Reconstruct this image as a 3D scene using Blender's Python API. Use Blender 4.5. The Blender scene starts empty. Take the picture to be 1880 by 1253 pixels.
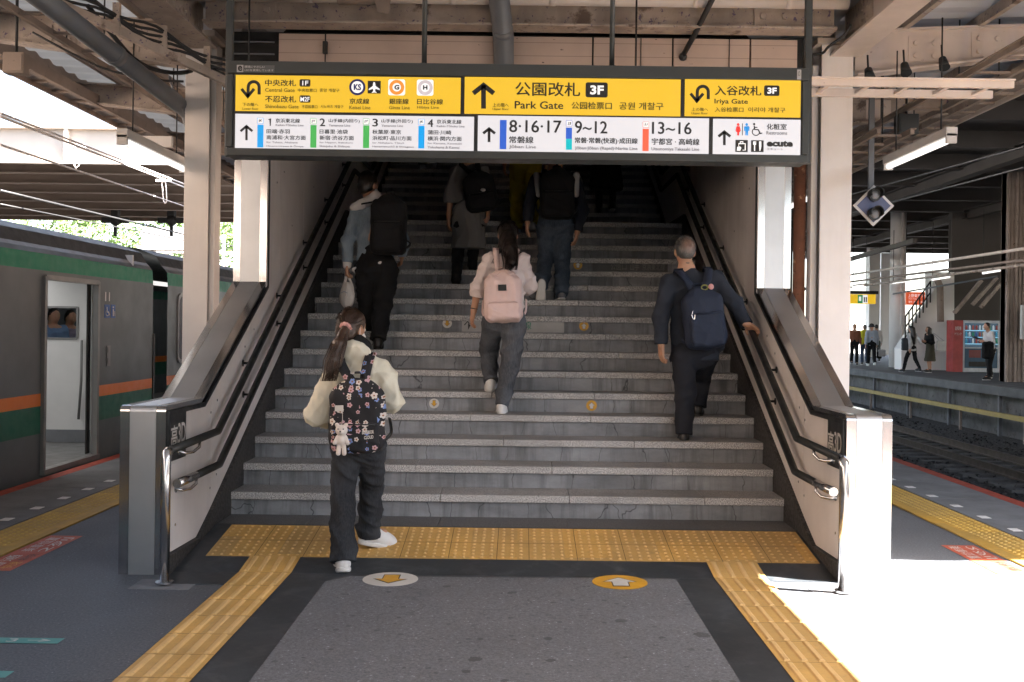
import bpy, math, random
import numpy as np
from mathutils import Vector, Matrix

# ------------------------------------------------------------------ camera
SC = bpy.context.scene
COL = SC.collection
EYE = 1.49
FPX, ROLL, VX, VY = 1840.0, 0.0128, 955.0, 602.0
cam = bpy.data.cameras.new("camera")
cam.sensor_width = 36.0
cam.lens = 36.0 * FPX / 1880.0
cam.shift_x = (940.0 - VX) / 1880.0
cam.shift_y = (VY - 626.5) / 1880.0
cam.clip_start, cam.clip_end = 0.05, 800.0
cam_ob = bpy.data.objects.new("camera", cam)
COL.objects.link(cam_ob)
cam_ob.matrix_world = Matrix.Translation((0, 0, EYE)) @ Matrix.Rotation(math.radians(90), 4, 'X') @ Matrix.Rotation(ROLL, 4, 'Z')
SC.camera = cam_ob

# ------------------------------------------------------------------ light
SUN_EL = math.radians(46.1)
SUN_DIR = Vector((0.966 * math.cos(SUN_EL), -0.258 * math.cos(SUN_EL), math.sin(SUN_EL)))   # towards the sun
EXPO = 4.16
w = bpy.data.worlds.new("World"); SC.world = w; w.use_nodes = True
nt = w.node_tree; nt.nodes.clear()
sky = nt.nodes.new('ShaderNodeTexSky'); sky.sky_type = 'NISHITA'; sky.sun_disc = False
sky.sun_elevation = SUN_EL
sky.sun_rotation = math.atan2(SUN_DIR.x, SUN_DIR.y)
sky.dust_density = 2.0
bg = nt.nodes.new('ShaderNodeBackground'); bg.inputs['Strength'].default_value = 0.05
wo = nt.nodes.new('ShaderNodeOutputWorld')
hs = nt.nodes.new('ShaderNodeHueSaturation'); hs.inputs['Saturation'].default_value = .7      # hazy, nearly white sky
nt.links.new(sky.outputs[0], hs.inputs['Color']); nt.links.new(hs.outputs[0], bg.inputs[0]); nt.links.new(bg.outputs[0], wo.inputs[0])
sun = bpy.data.lights.new("sun", 'SUN'); sun.energy = 5.0; sun.angle = math.radians(0.5); sun.color = (1.0, 0.95, 0.89)
sun_ob = bpy.data.objects.new("sun", sun); COL.objects.link(sun_ob)
sun_ob.rotation_euler = SUN_DIR.to_track_quat('Z', 'Y').to_euler()
SC.view_settings.view_transform = 'Standard'; SC.view_settings.look = 'None'
SC.view_settings.exposure = EXPO; SC.view_settings.gamma = 1.0
try: SC.view_settings.use_curve_mapping = False
except Exception: pass
SC.cycles.use_denoising = True
SC.cycles.max_bounces = 10; SC.cycles.diffuse_bounces = 3; SC.cycles.glossy_bounces = 5
SC.cycles.sample_clamp_indirect = 6.0
SC.cycles.caustics_reflective = False; SC.cycles.caustics_refractive = False

# ------------------------------------------------------------------ helpers
random.seed(7)
_c, _s = math.cos(ROLL), math.sin(ROLL)
def PY(x, y, Y):
    """photo pixel at a known distance Y -> a point of the place"""
    dx, dy = x - VX, y - VY
    u, v = dx * _c + dy * _s, dx * _s - dy * _c
    return Vector((u * Y / FPX, Y, EYE + v * Y / FPX))
def s2l(v):
    v /= 255.0
    return v / 12.92 if v <= 0.04045 else ((v + 0.055) / 1.055) ** 2.4
def RGB(r, g, b): return (s2l(r), s2l(g), s2l(b))

MATS = {}
class NT:
    def __init__(self, name):
        self.m = bpy.data.materials.new(name); self.m.use_nodes = True
        self.t = self.m.node_tree; self.t.nodes.clear()
        self.out = self.t.nodes.new('ShaderNodeOutputMaterial')
        self.b = self.t.nodes.new('ShaderNodeBsdfPrincipled')
        self.t.links.new(self.b.outputs[0], self.out.inputs[0])
    def n(self, typ, **kw):
        nd = self.t.nodes.new(typ)
        for k, v in kw.items(): setattr(nd, k, v)
        return nd
    def l(self, a, b): self.t.links.new(a, b)
    def coord(self, scale=(1, 1, 1)):
        tc = self.n('ShaderNodeTexCoord'); mp = self.n('ShaderNodeMapping')
        mp.inputs['Scale'].default_value = scale
        self.l(tc.outputs['Object'], mp.inputs['Vector']); return mp.outputs[0]
    def noise(self, scale, detail=4, rough=.55, vec=None):
        nd = self.n('ShaderNodeTexNoise'); nd.inputs['Scale'].default_value = scale
        nd.inputs['Detail'].default_value = detail; nd.inputs['Roughness'].default_value = rough
        self.l(vec if vec is not None else self.coord(), nd.inputs['Vector']); return nd.outputs['Fac']
    def ramp(self, fac, a, b, ca=0.0, cb=1.0):
        nd = self.n('ShaderNodeMapRange'); nd.inputs[1].default_value = a; nd.inputs[2].default_value = b
        nd.inputs[3].default_value = ca; nd.inputs[4].default_value = cb
        self.l(fac, nd.inputs[0]); return nd.outputs[0]
    def mix(self, fac, a, b, mode='MIX'):
        nd = self.n('ShaderNodeMix', data_type='RGBA', blend_type=mode)
        for s, v in ((nd.inputs[0], fac), (nd.inputs[6], a), (nd.inputs[7], b)):
            if isinstance(v, (int, float)): s.default_value = v
            elif isinstance(v, tuple): s.default_value = (*v, 1) if len(v) == 3 else v
            else: self.l(v, s)
        return nd.outputs[2]
    def math(self, op, a, b=None, c=None):
        nd = self.n('ShaderNodeMath', operation=op)
        for i, v in enumerate((a, b, c)):
            if v is None: continue
            if isinstance(v, (int, float)): nd.inputs[i].default_value = v
            else: self.l(v, nd.inputs[i])
        return nd.outputs[0]
    def bump(self, h, strength=.2, dist=.01):
        nd = self.n('ShaderNodeBump'); nd.inputs['Strength'].default_value = strength
        nd.inputs['Distance'].default_value = dist
        self.l(h, nd.inputs['Height']); self.l(nd.outputs[0], self.b.inputs['Normal'])
    def col(self, c):
        if isinstance(c, tuple): self.b.inputs['Base Color'].default_value = (*c, 1)
        else: self.l(c, self.b.inputs['Base Color'])
    def rough(self, r):
        if isinstance(r, (int, float)): self.b.inputs['Roughness'].default_value = r
        else: self.l(r, self.b.inputs['Roughness'])
def sc(c, k): return tuple(min(1, max(0, x * k)) for x in c)

def M(name, col, rough=.6, metal=0, var=.18, vs=4., vdet=5, bump=.15, bs=60., bd=.004, rv=.1, spot=None, stretch=(1, 1, 1), streak=None, rust=None, spec=.5):
    """painted / mineral / cloth surface: two-scale tone variation, bump, optional specks, runs and rust"""
    if name in MATS: return MATS[name]
    k = NT(name)
    vec = k.coord(stretch)
    n1 = k.noise(vs, vdet, .6, vec)
    c = k.mix(k.ramp(n1, .3, .7), sc(col, 1 - var), sc(col, 1 + var))
    if spot:
        ss, thr, sccol = spot
        n2 = k.noise(ss, 3, .6)
        c = k.mix(k.ramp(n2, thr, thr + .05), c, sccol)
    if streak:
        sk, amt, stc = streak
        n3 = k.noise(1.0, 5, .6, k.coord((sk, sk, sk * .08)))
        c = k.mix(k.ramp(n3, .5, .75, 0, amt), c, stc)
    if rust:
        rs, thr, rc = rust
        n4 = k.noise(rs, 8, .65)
        c = k.mix(k.ramp(n4, thr, thr + .07), c, rc)
    k.col(c)
    k.rough(k.ramp(k.noise(vs * 2.3, 3), .3, .7, max(.02, rough - rv), min(1, rough + rv)))
    k.b.inputs['Metallic'].default_value = metal
    k.b.inputs['Specular IOR Level'].default_value = spec
    if bump > 0: k.bump(k.noise(bs, 4, .6, vec), bump, bd)
    MATS[name] = k.m
    return k.m
def EM(name, col, strength, base=None):
    if name in MATS: return MATS[name]
    k = NT(name); k.col(base or col); k.rough(.35)
    k.b.inputs['Emission Color'].default_value = (*col, 1)
    k.b.inputs['Emission Strength'].default_value = strength
    MATS[name] = k.m; return k.m

# ---- mesh building
def base_of(o): return Vector(o.get('_b', (0, 0, 0))) if o else Vector((0, 0, 0))
class MB:
    def __init__(self): self.v = []; self.f = []; self.mi = []; self.sm = []
    def add(self, vs, fs, mi=0, smooth=False):
        o = len(self.v); self.v += [tuple(p) for p in vs]
        self.f += [tuple(i + o for i in f) for f in fs]
        self.mi += [mi] * len(fs); self.sm += [smooth] * len(fs); return self
    def box(self, x0, x1, y0, y1, z0, z1, mi=0):
        vs = [(x, y, z) for z in (z0, z1) for y in (y0, y1) for x in (x0, x1)]
        return self.add(vs, [(0, 2, 3, 1), (4, 5, 7, 6), (0, 1, 5, 4), (2, 6, 7, 3), (0, 4, 6, 2), (1, 3, 7, 5)], mi)
    def bar(self, a, b, wd, hg, up=(0, 0, 1), mi=0):
        a, b = Vector(a), Vector(b); d = (b - a).normalized(); up = Vector(up)
        if abs(d.dot(up)) > .98: up = Vector((0, 1, 0))
        r = d.cross(up).normalized(); u = r.cross(d)
        vs = [p + r * sx * wd / 2 + u * sz * hg / 2 for p in (a, b) for sx, sz in ((-1, -1), (1, -1), (1, 1), (-1, 1))]
        return self.add(vs, [(0, 1, 2, 3), (7, 6, 5, 4), (0, 4, 5, 1), (1, 5, 6, 2), (2, 6, 7, 3), (3, 7, 4, 0)], mi)
    def ibeam(self, a, b, wd, hg, tf=.02, tw=.012, up=(0, 0, 1), mi=0):
        a, b, up = Vector(a), Vector(b), Vector(up)
        d = (b - a).normalized(); r = d.cross(up).normalized(); u = r.cross(d)
        self.bar(a + u * (hg / 2 - tf / 2), b + u * (hg / 2 - tf / 2), wd, tf, u, mi)
        self.bar(a - u * (hg / 2 - tf / 2), b - u * (hg / 2 - tf / 2), wd, tf, u, mi)
        return self.bar(a, b, tw, hg - 2 * tf, u, mi)
    def tube(self, path, r, n=10, mi=0, caps=True, smooth=True):
        P = [Vector(p) for p in path]; rings = []
        rr = r if isinstance(r, (list, tuple)) else [r] * len(P)
        prev = None
        for i, p in enumerate(P):
            t = ((P[min(i + 1, len(P) - 1)] - p).normalized() if i < len(P) - 1 else Vector()) + ((p - P[max(i - 1, 0)]).normalized() if i > 0 else Vector())
            if t.length < 1e-6: t = Vector((0, 0, 1))
            t.normalize()
            if prev is None:
                prev = t.orthogonal().normalized()
            x = (prev - t * prev.dot(t))
            x = x.normalized() if x.length > 1e-5 else t.orthogonal().normalized()
            prev = x; y = t.cross(x)
            sc_ = 1.0
            if 0 < i < len(P) - 1:
                ca = (P[i + 1] - p).normalized().dot((p - P[i - 1]).normalized())
                sc_ = 1 / max(.6, math.sqrt(max(.05, (1 + ca) / 2)))
            rings.append([p + (x * math.cos(2 * math.pi * k / n) + y * math.sin(2 * math.pi * k / n)) * rr[i] * (sc_ if sc_ < 1.2 else 1.0) for k in range(n)])
        vs = [q for ring in rings for q in ring]; fs = []
        for i in range(len(P) - 1):
            for k in range(n):
                fs.append((i * n + k, i * n + (k + 1) % n, (i + 1) * n + (k + 1) % n, (i + 1) * n + k))
        self.add(vs, fs, mi, smooth)
        if caps:
            o = len(self.v) - len(vs)
            self.f += [tuple(o + k for k in reversed(range(n))), tuple(o + len(vs) - n + k for k in range(n))]
            self.mi += [mi, mi]; self.sm += [False, False]
        return self
    def prism(self, poly, axis, a, b, mi=0):
        """poly: 2-D outline in the other two axes; extruded from a to b along axis"""
        def mk(p, t):
            return {'x': (t, p[0], p[1]), 'y': (p[0], t, p[1]), 'z': (p[0], p[1], t)}[axis]
        n = len(poly); vs = [mk(p, a) for p in poly] + [mk(p, b) for p in poly]
        return self.add(vs, [tuple(range(n)), tuple(range(2 * n - 1, n - 1, -1))] + [(i, i + n, (i + 1) % n + n, (i + 1) % n) for i in range(n)], mi)
    def ribbon(self, path, th, x0, x1, mi=0):
        """strip following a (Y,Z) path, thickness th to the right of travel"""
        n = len(path); off = []
        for i in range(n):
            a = Vector(path[max(i - 1, 0)]); b = Vector(path[i]); c = Vector(path[min(i + 1, n - 1)])
            d1 = (b - a).normalized() if i > 0 else (c - b).normalized()
            d2 = (c - b).normalized() if i < n - 1 else d1
            n1, n2 = Vector((d1.y, -d1.x)), Vector((d2.y, -d2.x))
            m = (n1 + n2).normalized(); off.append(b + m * th / max(.3, m.dot(n1)))
        for i in range(n - 1):
            q = [path[i], path[i + 1], off[i + 1], off[i]]
            vs = [(x0, *p) for p in q] + [(x1, *p) for p in q]
            fs = [(0, 1, 2, 3), (7, 6, 5, 4), (0, 4, 5, 1), (2, 6, 7, 3)]
            if i == 0: fs.append((0, 3, 7, 4))
            if i == n - 2: fs.append((1, 5, 6, 2))
            self.add(vs, fs, mi)
        return self
    def disc(self, c, r, nrm, th=.004, n=24, mi=0, r2=None):
        c, nrm = Vector(c), Vector(nrm).normalized(); x = nrm.orthogonal().normalized(); y = nrm.cross(x)
        ring = [(x * math.cos(2 * math.pi * k / n) + y * math.sin(2 * math.pi * k / n)) for k in range(n)]
        r2 = r if r2 is None else r2
        vs = [c + q * r for q in ring] + [c + nrm * th + q * r2 for q in ring]
        return self.add(vs, [tuple(reversed(range(n))), tuple(range(n, 2 * n))] + [(k, (k + 1) % n, (k + 1) % n + n, k + n) for k in range(n)], mi)
    def ball(self, c, r, nu=12, nv=8, mi=0):
        rx, ry, rz = (r, r, r) if isinstance(r, (int, float)) else r
        vs = [(c[0], c[1], c[2] + rz)]
        for j in range(1, nv):
            th = math.pi * j / nv
            for i in range(nu):
                ph = 2 * math.pi * i / nu
                vs.append((c[0] + rx * math.sin(th) * math.cos(ph), c[1] + ry * math.sin(th) * math.sin(ph), c[2] + rz * math.cos(th)))
        vs.append((c[0], c[1], c[2] - rz)); fs = []
        for i in range(nu): fs.append((0, 1 + i, 1 + (i + 1) % nu))
        for j in range(nv - 2):
            for i in range(nu):
                a = 1 + j * nu
                fs.append((a + i, a + nu + i, a + nu + (i + 1) % nu, a + (i + 1) % nu))
        for i in range(nu): fs.append((len(vs) - 1, 1 + (nv - 2) * nu + (i + 1) % nu, 1 + (nv - 2) * nu + i))
        return self.add(vs, fs, mi, True)
    def build(self, name, mats, parent=None, bevel=0, seg=2):
        me = bpy.data.meshes.new(name); b = base_of(parent)
        me.from_pydata([(x - b.x, y - b.y, z - b.z) for x, y, z in self.v], [], self.f)
        if not isinstance(mats, (list, tuple)): mats = [mats]
        for m in mats: me.materials.append(m)
        me.polygons.foreach_set('material_index', self.mi)
        me.polygons.foreach_set('use_smooth', self.sm)
        me.update()
        o = bpy.data.objects.new(name, me); COL.objects.link(o)
        if parent:
            o.parent = parent; o['_b'] = tuple(b)
        if bevel:
            md = o.modifiers.new('bevel', 'BEVEL'); md.width = bevel; md.segments = seg; md.limit_method = 'ANGLE'; md.angle_limit = math.radians(40)
        return o
def tag(o, label=None, cat=None, group=None, kind=None):
    if label: o['label'] = label
    if cat: o['category'] = cat
    if group: o['group'] = group
    if kind: o['kind'] = kind
    return o
def thing(name, label, cat, loc=(0, 0, 0), group=None):
    o = bpy.data.objects.new(name, None); COL.objects.link(o); o.empty_display_size = .1
    o.location = loc; o['_b'] = tuple(loc)
    return tag(o, label, cat, group)
def struct(o): o['kind'] = 'structure'; return o
def copy_tree(o, loc, label=None, parent=None):
    c = o.copy(); COL.objects.link(c)
    if parent: c.parent = parent
    else: c.location = loc
    if label: c['label'] = label
    for ch in list(o.children): copy_tree(ch, None, None, c)
    return c

# ---- writing
_TX = {}
def text_shape(s, fat=0.0):
    """outline letters as a flat mesh scaled to the unit box"""
    if (s, fat) in _TX: return _TX[(s, fat)]
    cu = bpy.data.curves.new("t", 'FONT'); cu.body = s; cu.resolution_u = 3; cu.offset = fat
    o = bpy.data.objects.new("t", cu); COL.objects.link(o)
    dg = bpy.context.evaluated_depsgraph_get()
    ev = o.evaluated_get(dg); me = ev.to_mesh()
    v = np.array([q.co[:2] for q in me.vertices]); f = [tuple(p.vertices) for p in me.polygons]
    ev.to_mesh_clear(); bpy.data.objects.remove(o); bpy.data.curves.remove(cu)
    lo, hi = v.min(0), v.max(0); v = (v - lo) / (hi - lo)
    _TX[(s, fat)] = (v, f); return v, f
def put_text(mb, s, o, u, v, mi=0, fat=0.0):
    """o: lower-left corner, u: vector of the line's width, v: vector of its height"""
    V_, F_ = text_shape(s, fat); o, u, v = Vector(o), Vector(u), Vector(v)
    mb.add([o + u * a + v * b for a, b in V_], F_, mi)
# ------------------------------------------------------------------ materials of the place
def asphalt(name, c, stains=True, fine=True):
    k = NT(name)
    n1 = k.noise(.9, 5); n2 = k.noise(75, 3, .8)
    c1 = k.mix(k.ramp(n1, .3, .7), sc(c, .82), sc(c, 1.16))
    c2 = k.mix(k.ramp(n2, .35, .7), sc(c, .5), sc(c, 1.75))
    cc = k.mix(.65, c1, c2)
    sp = k.noise(75, 1, .5); cc = k.mix(k.ramp(sp, .74, .77), cc, sc(c, 3.0))          # pale stone chips
    if stains:
        v = k.n('ShaderNodeTexVoronoi'); v.inputs['Scale'].default_value = 5.5; k.l(k.coord(), v.inputs['Vector'])
        wob = k.math('ADD', v.outputs['Distance'], k.math('MULTIPLY', k.math('SUBTRACT', k.noise(30, 2), .5), .16))
        sep = k.n('ShaderNodeSeparateColor'); k.l(v.outputs['Color'], sep.inputs[0])
        size = k.math('MULTIPLY', k.math('POWER', sep.outputs[0], 2.6), .24)
        cc = k.mix(k.math('MULTIPLY', k.math('LESS_THAN', wob, size), .7), cc, sc(c, .28))  # gum and oil spots
        v2 = k.n('ShaderNodeTexVoronoi'); v2.inputs['Scale'].default_value = 17; k.l(k.coord(), v2.inputs['Vector'])
        s2 = k.n('ShaderNodeSeparateColor'); k.l(v2.outputs['Color'], s2.inputs[0])
        cc = k.mix(k.math('MULTIPLY', k.math('LESS_THAN', v2.outputs['Distance'], k.math('MULTIPLY', k.math('POWER', s2.outputs[1], 4), .3)), .6), cc, sc(c, .35))
        cc = k.mix(k.ramp(k.noise(2.2, 6, .7), .55, .75, 0, .5), cc, sc(c, .55)); cc = k.mix(k.ramp(k.noise(1.1, 7, .7), .56, .72, 0, .35), cc, sc(c, 1.7))
    vc_ = k.n('ShaderNodeTexVoronoi', feature='DISTANCE_TO_EDGE'); vc_.inputs['Scale'].default_value = .55
    wa = k.n('ShaderNodeVectorMath', operation='ADD'); nw = k.n('ShaderNodeTexNoise'); nw.inputs['Scale'].default_value = 2.5; nw.inputs['Detail'].default_value = 6; k.l(k.coord(), nw.inputs['Vector']); ws_ = k.n('ShaderNodeVectorMath', operation='SCALE'); ws_.inputs['Scale'].default_value = .5; k.l(nw.outputs['Color'], ws_.inputs[0]); k.l(k.coord(), wa.inputs[0]); k.l(ws_.outputs[0], wa.inputs[1]); k.l(wa.outputs[0], vc_.inputs['Vector'])
    cc = k.mix(k.math('MULTIPLY', k.ramp(vc_.outputs['Distance'], .005, .001, 0, .35), k.ramp(k.noise(.7, 2), .45, .55)), cc, sc(c, .3))
    k.col(cc); k.rough(k.ramp(n1, .3, .7, .55, .8)); k.bump(n2, .5, .004); return k.m
m_asph = asphalt('asphalt', (.1, .107, .12), False)
m_asph2 = asphalt('asphalt_patch', (.14, .145, .16), True)
def rubber(name):
    k = NT(name); c = (.028, .033, .038)
    n = k.noise(1.6, 6, .65); sc1 = k.noise(7, 8, .75)
    cc = k.mix(k.ramp(n, .35, .7), c, sc(c, 1.5))
    cc = k.mix(k.ramp(sc1, .53, .66, 0, .6), cc, (.085, .09, .1))
    tc = k.n('ShaderNodeTexWave'); tc.inputs['Scale'].default_value = 2.2; tc.inputs['Distortion'].default_value = 9; tc.inputs['Detail'].default_value = 4
    k.l(k.coord((.3, 1, 1)), tc.inputs['Vector'])
    cc = k.mix(k.ramp(tc.outputs['Fac'], .93, 1, 0, .25), cc, (.1, .1, .11))
    k.col(cc); k.rough(k.ramp(n, .3, .7, .35, .6)); k.bump(k.noise(120, 3), .15, .003); return k.m
m_dark = rubber('dark_coating')
m_conc = M('platform_concrete', (.15, .158, .172), .75, var=.2, vs=2.5, bs=90, spot=(30, .68, (.05, .05, .06)))
m_cast = M('casting_concrete', (.2, .2, .21), .8, var=.25, vs=5, bs=60)
m_white = M('white_paint', (.72, .72, .72), .6, var=.12, vs=30)
m_red = M('red_edge_paint', RGB(150, 62, 46), .7, var=.25, vs=9, spot=(40, .66, (.12, .06, .05)))
def tact(name, c, d):
    k = NT(name); n = k.noise(3.2, 6, .65); n2 = k.noise(55, 4, .7)
    cc = k.mix(k.ramp(n, .3, .7), sc(c, .78), sc(c, 1.15)); cc = k.mix(k.ramp(n2, .56, .74, 0, .6), cc, d)
    cc = k.mix(k.ramp(k.noise(9, 5, .7), .62, .78, 0, .5), cc, sc(d, .8))
    sn = k.n('ShaderNodeVectorMath', operation='SNAP'); sn.inputs[1].default_value = (.302, .3, 5); k.l(k.coord(), sn.inputs[0]); wn = k.n('ShaderNodeTexWhiteNoise'); k.l(sn.outputs[0], wn.inputs['Vector'])
    cc = k.mix(k.ramp(wn.outputs['Value'], 0, 1, 0, .5), cc, sc(d, 1.15))
    k.col(cc); k.rough(.6); k.bump(n2, .2, .003); return k.m
m_tact = tact('yellow_tactile', RGB(214, 168, 92), (.3, .21, .1))
m_tactdot = tact('yellow_tactile_worn', RGB(228, 186, 120), (.45, .31, .16))
m_tactedge = tact('yellow_edge_tactile', RGB(188, 148, 62), (.24, .17, .06))
m_tactedge2 = tact('yellow_edge_tactile_worn', RGB(205, 172, 92), (.3, .22, .09))
m_groove = M('joint_dirt', (.02, .018, .015), .9, bump=0)
def granite(name, c, k1=130, contrast=1.0, worn=False):
    k = NT(name); a = k.noise(k1, 2, .6); b = k.noise(k1 * 2.6, 2, .6); d = k.noise(2.5, 5, .6)
    cc = k.mix(k.ramp(a, .38, .62), sc(c, 1 - .6 * contrast), sc(c, 1 + .45 * contrast))
    cc = k.mix(k.ramp(b, .6, .66), cc, sc(c, .22)); cc = k.mix(k.ramp(b, .36, .3, 0, .6), cc, sc(c, 1.9))
    cc = k.mix(k.ramp(d, .5, .75, 0, .55), cc, sc(c, .4))
    oi = k.n('ShaderNodeObjectInfo'); cc = k.mix(k.ramp(oi.outputs['Random'], 0, 1, 0, .35), cc, sc(c, .45))
    if worn:                                                          # walked tops keep grime that the front faces do not
        ge = k.n('ShaderNodeNewGeometry'); sp_ = k.n('ShaderNodeSeparateXYZ'); k.l(ge.outputs['Normal'], sp_.inputs[0])
        cc = k.mix(k.math('MULTIPLY', k.math('GREATER_THAN', sp_.outputs[2], .7), k.ramp(k.noise(1.3, 4), .3, .7, .45, .75)), cc, sc(c, .3))
    k.col(cc); k.rough(.62); k.bump(a, .2, .002); return k.m
m_gran = granite('granite_tread', (.52, .507, .5), worn=True)
m_granfoot = granite('granite_foot', (.15, .15, .155))
m_granwall = granite('dark_granite', (.05, .047, .046), 42, 1.1)
def riser_mat(name):
    k = NT(name); c = (.27, .278, .295)
    n = k.noise(1.7, 6, .65, k.coord((1, 1, 2.2))); st = k.noise(1, 6, .65, k.coord((9, 1, .9)))
    cc = k.mix(k.ramp(n, .3, .72), sc(c, .6), sc(c, 1.35)); cc = k.mix(k.ramp(st, .47, .68, 0, .75), cc, sc(c, .36))
    v = k.n('ShaderNodeTexVoronoi', feature='DISTANCE_TO_EDGE'); v.inputs['Scale'].default_value = 2.4
    wv = k.n('ShaderNodeVectorMath', operation='ADD'); nz = k.n('ShaderNodeTexNoise'); nz.inputs['Scale'].default_value = 9
    mul = k.n('ShaderNodeVectorMath', operation='SCALE'); mul.inputs['Scale'].default_value = .06
    k.l(k.coord((1, 1, 1)), nz.inputs['Vector']); k.l(nz.outputs['Color'], mul.inputs[0])
    k.l(k.coord((1, 1, .2)), wv.inputs[0]); k.l(mul.outputs[0], wv.inputs[1]); k.l(wv.outputs[0], v.inputs['Vector'])
    crack = k.ramp(v.outputs['Distance'], .006, .0, 0, .85)
    cc = k.mix(crack, cc, (.025, .025, .03)); k.col(cc); k.rough(.75); k.bump(k.noise(70, 4), .25, .004); return k.m
m_riser = riser_mat('riser_concrete')
m_cream = M('cream_panel', (.72, .675, .655), .5, var=.07, vs=2.2, bump=.04, bs=30, spot=(45, .73, (.3, .24, .21)), streak=(3.4, .3, (.36, .31, .28)), rust=(5, .72, (.42, .36, .32)))
m_steel = NT('brushed_steel')
def _steel(k, rough, c=(.62, .62, .64)):
    n = k.noise(1.0, 4, .6, k.coord((160, 160, 6)))
    m = k.noise(2.4, 4, .55)
    k.col(k.mix(k.ramp(m, .3, .7), sc(c, .9), sc(c, 1.06))); k.b.inputs['Metallic'].default_value = 1
    k.rough(k.ramp(n, .3, .7, rough * .92, rough * 1.1)); k.bump(k.noise(5, 3), .04, .02); return k.m
m_steel = _steel(m_steel, .4, (.5, .51, .525))
m_mirror = _steel(NT('polished_steel'), .14, (.5, .49, .49))
m_tube = _steel(NT('handrail_steel'), .2, (.6, .6, .61))
m_blackrail = M('black_rail_vinyl', (.014, .016, .016), .5, bump=.03, bs=40)
m_blacktrim = M('black_trim', (.012, .013, .014), .4, bump=0)
m_gapdark = M('shadow_gap', (.01, .01, .01), .9, bump=0)

# ------------------------------------------------------------------ platform
XL, XR, YB, YF = -4.52, 4.46, -30.0, 70.0
NY, NFL, NFR = 5.93, -2.36, 2.21             # newel front, outer faces
WL, WR = -2.09, 1.94                         # inner wall faces
b = MB(); b.box(XL, XR, YB, YF, -.32, 0)
for (x0, x1) in ((XL + .35, XL + 1.0), (XR - 1.0, XR - .35)):
    b.box(x0, x1, YB, YF, -1.25, -.32)
struct(b.build('platform', m_asph))
b = MB()
for s, x0, x1 in ((-1, XL, -3.68), (1, 3.66, XR)):
    y = YB
    while y < 40:
        L = 1.0 if abs(y) < 30 else 6
        a0, a1 = (x0 + .13, x1) if s < 0 else (x0, x1 - .13)
        b.box(a0, a1, y + .006, y + L - .006, .0005, .006); y += L
struct(b.build('platform_edge_slabs', m_conc))
b = MB()
for x0, x1 in ((XL, XL + .13), (XR - .13, XR)): b.box(x0, x1, YB, 40, .0005, .007)
struct(b.build('platform_edge_line', m_red))
b = MB()
for x, ys in ((-3.86, [y0 * .47 + .4 for y0 in range(4, 60)]), (3.73, [y0 * .51 + .4 for y0 in range(4, 60)])):
    for y in ys: b.box(x, x + .075, y, y + .1, .005, .009)
tag(struct(b.build('platform_edge_markers', m_white)))
def dome(mb, x, y, z, r=.0135, h=.006, mi=1):
    n = 8; vs = [(x + r * math.cos(2 * math.pi * i / n), y + r * math.sin(2 * math.pi * i / n), z) for i in range(n)]
    vs += [(x + r * .6 * math.cos(2 * math.pi * i / n), y + r * .6 * math.sin(2 * math.pi * i / n), z + h) for i in range(n)]
    mb.add(vs, [(i, (i + 1) % n, n + (i + 1) % n, n + i) for i in range(n)] + [tuple(range(n, 2 * n))], mi, False)
for x0, sgn in ((-3.66, 1), (3.64, -1)):
    b = MB(); y = -6.0
    while y < 24:
        a, c = (x0, x0 + .3 * sgn); b.box(min(a, c), max(a, c), y + .002, y + .298, .001, .007)
        e, f = c + .008 * sgn, c + .1 * sgn; b.box(min(e, f), max(e, f), y + .002, y + .298, .001, .012)
        if y > 3 and y < 15:
            for i in range(5):
                for j in range(5): dome(b, x0 + sgn * (.035 + i * .0575), y + .035 + j * .0575, .007)
        y += .3
    struct(b.build('edge_tactile_paving', [m_tactedge, m_tactedge2]))
# dark coating before the stairs, with the paler patch let into it
b = MB(); b.box(-1.36, 1.19, -4, 6.0, .0004, .004)
b.box(WL + .02, -1.64, 5.72, 6.0, .0004, .004); b.box(1.47, WR - .02, 5.95, 6.0, .0004, .004)
struct(b.build('dark_floor_coating', m_dark))
b = MB(); b.add([(-1.085, -4, .008), (.965, -4, .008), (.945, 5.96, .008), (-.98, 5.93, .008), (-1.11, 5.80, .008)], [(0, 1, 2, 3, 4)])
struct(b.build('asphalt_patch', m_asph2))
RY0, RY1, Z0 = 6.0, 6.85, .125
def rz(y): return 0 if y < RY0 else (min(y, RY1) - RY0) / (RY1 - RY0) * Z0
b = MB(); b.prism([(RY0, -.05), (RY0, .0045), (RY1, Z0), (RY1, -.05)], 'x', WL + .001, WR - .001)
struct(b.build('ramp', m_dark))
b = MB()
xs = [WL + .032, -1.45, -.55, .35, 1.25, WR - .032]
for a, c in zip(xs[:-1], xs[1:]): b.box(a + .002, c - .002, RY1 + .001, 7.3, -.04, Z0 - .0005)
struct(b.build('landing_strip', m_granfoot))
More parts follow.
